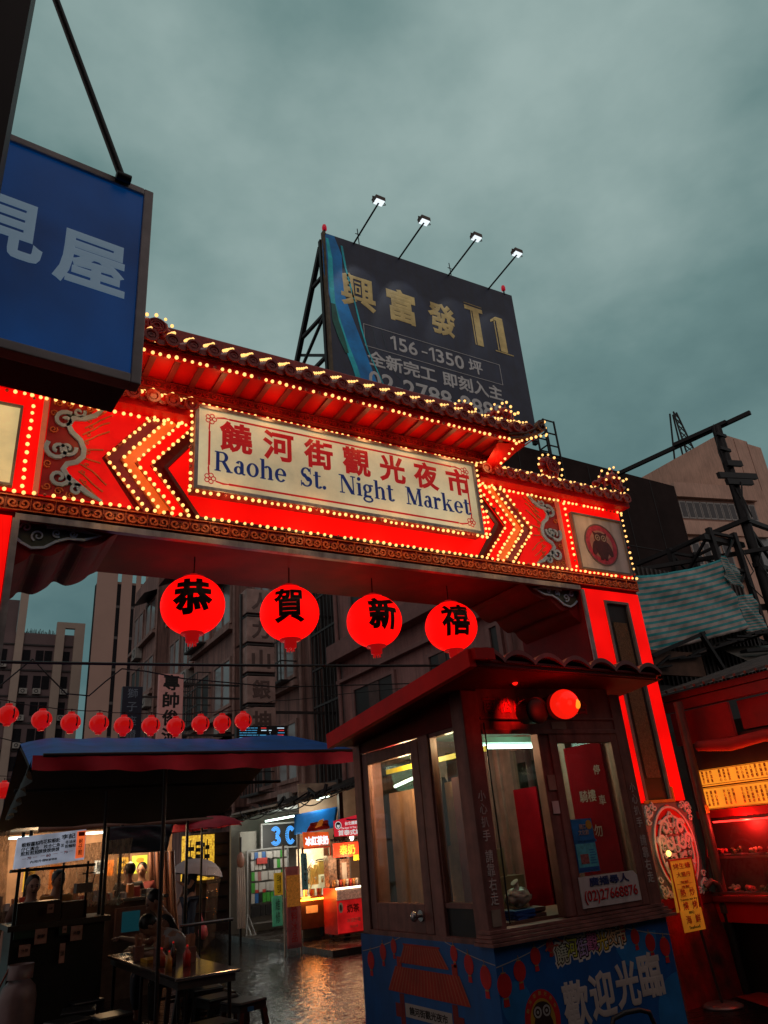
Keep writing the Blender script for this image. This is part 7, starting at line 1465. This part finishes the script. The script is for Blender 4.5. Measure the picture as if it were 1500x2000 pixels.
# hanging paper banners before the rack
def banner(name, label, x0, x1, y, z0, z1, mm, s, mi, line=1.0, mat2=None, split=None):
    T = grp(name, label, 'banner', ((x0+x1)/2, y, z0)); o = sheet([(x0, y, z0), (x1, y, z0), (x1-.01, y, z1), (x0-.01, y, z1)], 6, 16, .008, len(label), 'cloth', mm, T, .003)
    if mat2: MB().box(x0+.004, x1-.004, y-.022, y-.016, split[0], split[1]).build('picture', mat2, T)
    if s: txt(s, mi, T, FRONT(y-.016), (x0+x1)/2, z0+(z1-z0)*(.32 if mat2 else .5), (z1-z0)*(.5 if mat2 else .8), (x1-x0)*.45, bold=.01, line=line)
banner('paper_banner', 'long faded pink vertical banner with an orange middle before the tea cart', 5.78, 6.05, 13.6, .10, 1.38, mat('pink_banner', (.36, .10, .11), .6, var=.25, emit=.03), '飲\n料\n冰\n品', m_rt2, 1.0, mat('orange_picture', (.5, .20, .04), .5, emit=.10, ecol=(1, .35, .05), var=.7, scale=25), (.74, 1.24))
banner('paper_banner', 'short yellow banner hanging left of the pink one', 5.60, 5.77, 13.7, .94, 1.30, mat('yellow_banner', (.5, .32, .02), .6, emit=.12, ecol=(1, .6, .03)), '手機\n包膜', m_ink)
banner('paper_banner', 'green banner hanging below the yellow one', 5.56, 5.76, 13.72, .46, .93, mat('green_banner', (.06, .30, .17), .6, emit=.06, ecol=(.2, .9, .5)), '維\n修', m_green)
banner('paper_banner', 'narrow dark teal banner hanging left of the tea cart glass', 6.10, 6.22, 13.62, .98, 1.58, mat('teal_banner', (.06, .17, .19), .6, emit=.03, ecol=(.3, .8, .9)), '紅\n茶', m_ink)
MB_ = MB().bar((5.76, 13.65, 0), (5.76, 13.65, 1.75), .03).bar((6.06, 13.65, 0), (6.06, 13.65, 1.9), .025); tag(MB_.build('banner_stand', m_wf), 'thin pale posts carrying the paper banners', 'stand')
# ------------------------------------------------------------------ milk tea stall
T = grp('tea_stall', 'milk tea stall with arched glass case, orange glow and red posters beside the kiosk', 'stall', (6.85, 14, 0))
MB().box(6.68, 8.2, 14.95, 15.0, .09, 2.9).build('back_wall', mat('tea_back_wall', (.42, .33, .26), .6, var=.2), T)
MB().box(6.25, 7.05, 14.2, 14.8, .30, .80).build('cart_body', mat('tea_cart_steel', (.10, .055, .045), .35, .6, var=.3), T, bevel=.01); MB().box(6.2, 7.1, 14.15, 14.85, .80, .84).build('cart_top', m_stain, T)
MB().box(6.22, 7.08, 14.16, 14.18, .77, .80).build('orange_strip', mat('orange_led', (.6, .2, .03), .4, emit=14, ecol=(1, .25, .02)), T); MB().box(6.42, 6.66, 14.185, 14.199, .56, .68).build('notice', m_white, T)
MB().box(6.86, 7.05, 14.17, 14.19, .32, .74).build('side_glow', mat('cart_glow_patch', (.5, .12, .02), .4, emit=1.8, ecol=(1, .16, .01), evar=.5, escale=6), T)  # orange glow on the steel cart, put in as an emissive patch
for x in (6.32, 6.98):
    for y in (14.3, 14.7): MB().cyl((x-.02, y, .19), (x+.02, y, .19), .09, n=14).build('wheel', m_black, T)
MB().box(6.40, 6.98, 14.5, 14.52, .84, 1.66).build('case_back', mat('case_back_lit', (.5, .45, .36), .5, emit=1.0, ecol=(1, .82, .5), evar=.6, escale=6), T)
ac = MB(); f2 = FRONT(14.22)
for rr_, c_ in ((.30, .02), (.27, .012)): ac.ribbon(f2, [(6.44, .86)]+[(6.74-rr_*math.cos(t_), 1.10+rr_*1.15*math.sin(t_)) for t_ in [math.pi/2*i/10 for i in range(11)]]+[(6.98, 1.10+rr_*1.15)], c_, 0, .02)
ac.bar((6.98, 14.22, .84), (6.98, 14.22, 1.66), .03).bar((6.40, 14.22, .84), (6.40, 14.22, 1.66), .03).bar((6.40, 14.22, 1.66), (6.98, 14.22, 1.66), .03); ac.build('case_frame', m_stain, T)
MB().box(6.42, 6.97, 14.235, 14.24, .86, 1.64).build('case_glass', m_gl, T)
rr = random.Random(44)
for k in range(9):
    x = 6.52+.05*k; MB().lathe((x, 14.38, .84+.2*(k % 3 == 1)), [(0, 0), (.024, 0), (.03, .11), (0, .11)], 10).build('tea_cup', [mat('cup_tea', (.5, .22, .06), .3, emit=.05), mat('cup_white', (.5, .48, .44), .4), mat('cup_red', (.5, .06, .04), .4)][k % 3], T)
MB().tube([(6.56, 14.36, .86), (6.70, 14.36, 1.2), (6.78, 14.36, 1.35)], .012, 6).box(6.62, 6.78, 14.36, 14.42, 1.02, 1.36).box(6.80, 6.92, 14.36, 14.42, 1.18, 1.42).build('menu_card', mat('menu_card_yellow', (.5, .32, .08), .5, emit=.2, ecol=(1, .6, .15)), T)
lamp('cart_light', (6.68, 14.3, 1.58), 12, (1, .75, .45), .12, T); lamp('cart_orange_light', (6.5, 13.95, .86), 12, (1, .25, .03), .1, T)
# counter on the right
MB().box(6.74, 7.50, 13.55, 14.1, .20, .95).build('counter', mat('red_counter', (.30, .02, .02), .4, var=.3), T); ps = MB().box(6.74, 7.32, 13.53, 13.549, .22, .74).build('red_poster', mat('red_poster', (.45, .012, .015), .4, emit=.4, ecol=(1, .02, .02), evar=.5, escale=5), T); f2 = FRONT(13.53)
MB().ell(f2, 6.81, .63, .045, .085, .001, .003, 20).build('white_oval', m_white, ps); MB().ell(f2, 6.81, .63, .02, .05, .003, .004, 14).build('oval_figure', m_ink, ps)
pt = MB(); txt('奶茶', None, None, f2, 7.06, .60, .14, .26, bold=.03, mb=pt); pt.build('poster_characters', mat('dark_red_ink', (.14, .005, .005), .5), ps); pt = MB(); txt('冰涼好喝', None, None, f2, 7.06, .41, .07, .28, bold=.02, mb=pt); txt('歡迎品嚐', None, None, f2, 7.06, .31, .04, .16, bold=.01, mb=pt); pt.build('poster_lettering', mat('pale_red_ink', (.5, .25, .22), .5), ps)
MB().box(6.72, 7.36, 13.50, 13.53, .925, .955).build('led_strip', mat('led_strip_white', (.8, .9, .8), .4, emit=4, ecol=(1, .95, .62)), T)
MB().box(6.74, 7.34, 13.52, 13.545, .75, .92).build('cup_row', mat('cup_row', (.4, .22, .18), .35, var=.8, scale=32, emit=.12, ecol=(1, .5, .35)), T)
for k in range(8): MB().lathe((6.80+.07*k, 13.75, .95), [(0, 0), (.026, 0), (.034, .13), (0, .13)], 10).build('drink_cup', [mat('cup_tea', (0, 0, 0)), mat('cup_white', (0, 0, 0)), mat('cup_red', (0, 0, 0))][k % 3], T)
MB().box(6.78, 6.95, 13.9, 14.1, .95, 1.5).box(7.0, 7.2, 13.85, 14.1, .95, 1.42).build('shelf_goods', mat('shelf_goods', (.30, .20, .16), .4, var=.9, scale=26), T); MB().box(7.03, 7.13, 13.84, 13.85, 1.0, 1.36).build('goods_label', m_white, T)
MB().box(7.22, 7.26, 13.9, 13.95, .95, 1.46).build('pole', m_alu, T)
sg = MB().box(6.74, 7.36, 13.56, 13.60, 1.46, 1.70).build('red_lit_sign', mat('red_lit_sign', (.6, .04, .02), .4, emit=1.3, ecol=(1, .06, .015), evar=.4, escale=4), T); txt('泰奶', mat('yellow_lit_ink', (.6, .4, .05), .4, emit=.9, ecol=(1, .55, .05)), sg, FRONT(13.56), 7.02, 1.58, .18, .34, bold=.03); MB().fbox(FRONT(13.555), 7.14, 7.28, 1.38, 1.48, 0, .004).build('yellow_note', mat('yellow_note', (.55, .4, .03), .5, emit=.3, ecol=(1, .7, .05)), sg)
lamp('counter_light', (7.05, 13.4, 1.38), 14, (1, .6, .3), .1, T)
sg = MB().add([(6.72, 13.45, 1.815), (7.46, 13.45, 1.80), (7.46, 13.45, 2.21), (6.71, 13.45, 2.085)], [(0, 1, 2, 3)]).add([(6.72, 13.47, 1.815), (7.46, 13.47, 1.80), (7.46, 13.47, 2.21), (6.71, 13.47, 2.085)], [(0, 1, 2, 3)]).build('red_sign', mat('red_stall_sign', (.5, .012, .025), .4, emit=.5, ecol=(1, .03, .06), evar=.3, escale=2), T); f2 = FRONT(13.45); m_sw = mat('sign_white_ink', (.6, .58, .55), .5, emit=.5, ecol=(1, 1, 1)); tt = MB()
txt('台北護國10大', None, None, f2, 7.15, 2.035, .065, .42, bold=.03, mb=tt, rot=.04); txt('The best 10 Thai milk tea', None, None, f2, 7.10, 1.955, .035, .50, bold=.02, mb=tt, rot=.02); txt('首泰式奶茶', None, None, f2, 7.10, 1.872, .10, .62, bold=.035, mb=tt, rot=.0)
tt.ring(f2, 6.80, 2.005, .062, .062, .012, .001, .004, 22); tt.ell(f2, 6.80, 1.995, .03, .035, .001, .004, 16); tt.build('lettering', m_sw, sg); MB().ell(f2, 6.80, 2.005, .056, .056, .0005, .001, 22).ell(f2, 6.80, 2.025, .022, .016, .004, .005, 14).build('badge', m_ink, sg); MB().ribbon(f2, [(6.98, 2.10), (7.08, 2.085), (7.18, 2.09), (7.30, 2.12)], .022, .001, .004).build('blue_ribbon', mat('ribbon_blue', (.1, .12, .4), .5), sg)
sg = MB().add([(6.42, 14.2, 1.66), (6.98, 14.2, 1.70), (6.96, 14.2, 1.92), (6.40, 14.2, 1.95)], [(0, 1, 2, 3)]).build('orange_lit_sign', mat('orange_lit_sign', (.6, .12, .02), .4, emit=.55, ecol=(1, .14, .02), evar=.5, escale=5), T); txt('冰紅茶奶', mat('blue_white_glow', (.6, .7, .8), .4, emit=1.2, ecol=(.75, .92, 1)), sg, FRONT(14.2), 6.70, 1.78, .17, .5, bold=.05)
sheet([(6.40, 14.6, 1.92), (7.30, 14.6, 2.0), (7.40, 14.6, 2.40), (6.42, 14.6, 2.29)], 16, 8, .008, 4, 'blue_tarp', m_tb, T, .004); sheet([(6.42, 14.1, 1.94), (6.95, 14.1, 1.98), (6.90, 14.1, 2.14), (6.55, 14.1, 2.10)], 14, 8, .04, 8, 'red_bunting', mat('red_bunting', (.35, .03, .02), .5, var=.4), T, .004); sheet([(6.92, 13.9, 1.76), (7.22, 13.9, 1.70), (7.16, 13.9, 2.10), (6.94, 13.9, 2.06)], 12, 8, .05, 9, 'green_bunting', mat('green_bunting', (.01, .12, .05), .4, var=.5), T, .004)
sheet([(6.60, 14.05, 2.0), (6.76, 14.05, 2.04), (6.80, 14.05, 2.16), (6.70, 14.05, 2.14)], 6, 5, .02, 3, 'orange_bunting', mat('orange_bunting', (.55, .25, .04), .5, emit=.15, ecol=(1, .4, .05)), T, .004)
MB().cyl((6.98, 14.7, 2.56), (7.25, 14.7, 2.60), .02).build('fluorescent_tube', m_tube, T); MB().bar((7.30, 14.3, 0), (7.30, 14.3, 2.9), .09).build('dark_post', m_black, T); lamp('wall_light', (6.9, 14.5, 2.5), 16, (1, .85, .6), .2, T)
MB().cyl((7.1, 13.5, 1.76), (7.1, 13.5, 1.80), .04).sph((7.1, 13.5, 1.75), .03, 10, 7).build('bulb', mat('bulb_white', (.9, .9, .8), .3, emit=4, ecol=(1, .9, .7)), T)
b = MB(); rr = random.Random(61)
for k in range(14): x = 6.7+.055*k; b.tube([(x, 13.6, 1.77+rr.uniform(-.02, .02)), (x+.03, 13.56, 1.74+rr.uniform(-.04, .02))], .02, 5)
b.build('dark_fringe', m_black, T)
# tin eaves along the shops, dark shop to the left, curtain post
T = grp('tin_eave', 'long ragged corrugated tin eave along the right hand stalls', 'roof', (6.6, 15, 2.2)); ev = MB(); rr = random.Random(17); n = 70
for k in range(n):
    y = 11.2+7.6*k/n; z = 2.575-.028*(y-11.2); ev.add([(6.28+rr.uniform(-.03, .03), y, z-.02+rr.uniform(-.035, .01)), (6.28, y+.11, z-.02), (8.2, y+.11, z+.55), (8.2, y, z+.55)], [(0, 1, 2, 3)]); ev.tube([(6.26+rr.uniform(-.05, .03), y+.02, z), (8.2, y+.02, z+.57)], .022, 6)
ev.build('tin_sheet', mat('dark_tin', (.045, .04, .038), .5, .4, var=.5), T); ju = MB()
for k in range(26): y = rr.uniform(11.3, 18.6); z = 2.60-.028*(y-11.2); ju.bar((6.25, y, z), (6.3+rr.uniform(-.1, .3), y+rr.uniform(-.4, .6), z+rr.uniform(.02, .16)), .02+.03*rr.random())
for k in range(9): y = 12+.7*k; z = 2.55-.028*(y-11.2); ju.tube(catenary((6.3, y, z+.05), (6.2, y+rr.uniform(.6, 1.4), z-.05), rr.uniform(.05, .14), 6), .012, 5)
ju.build('loose_tin', m_steel, T)
T = grp('dark_stall', 'closed dark timber stall between the umbrella and the grid rack', 'stall', (6.1, 19, 0)); MB().box(5.72, 7.6, 18.9, 19.4, 0, 2.2).build('wall', mat('dark_timber', (.05, .026, .022), .6, var=.4), T)
for z in (.5, .8, 1.1, 1.4, 1.7, 1.95): MB().box(5.74, 6.5, 18.84, 18.9, z, z+.03).build('shelf', m_black, T)
MB().fbox(FRONT(18.83), 6.05, 6.28, .95, 1.1, 0, .004).build('pale_notice', mat('dim_notice', (.25, .13, .11), .6), T); MB().fbox(FRONT(18.83), 6.22, 6.3, 1.2, 1.42, 0, .004).build('paper_tag', nt_m, T)
b = MB()
for k in range(4): b.tube([(5.92+.045*k, 16.5, 1.42), (5.935+.045*k, 16.5, .9), (5.94+.045*k, 16.5, .28)], [.02, .03, .025], 7)
T = grp('curtain_post', 'pale plastic curtain tied round a post left of the grid rack', 'curtain', (6, 16.5, 0)); b.build('tied_plastic', mat('pale_plastic_curtain', (.36, .30, .27), .35, var=.2), T); MB().tube([(6.0, 16.53, 0), (6.0, 16.53, 2.0)], .025, 7).build('post', m_steel, T); MB().sph((5.99, 16.5, 1.55), (.09, .05, .16), 10, 7).build('hood', mat('brown_plastic_curtain', (0, 0, 0)), T)
tag(MB().box(8.0, 8.3, 5.0, 16.9, 0, 2.6).build('shop_wall', mat('street_shop_wall', (.06, .045, .042), .7, var=.4), None), 'low dark shop wall running behind the kiosk along the street', 'wall')
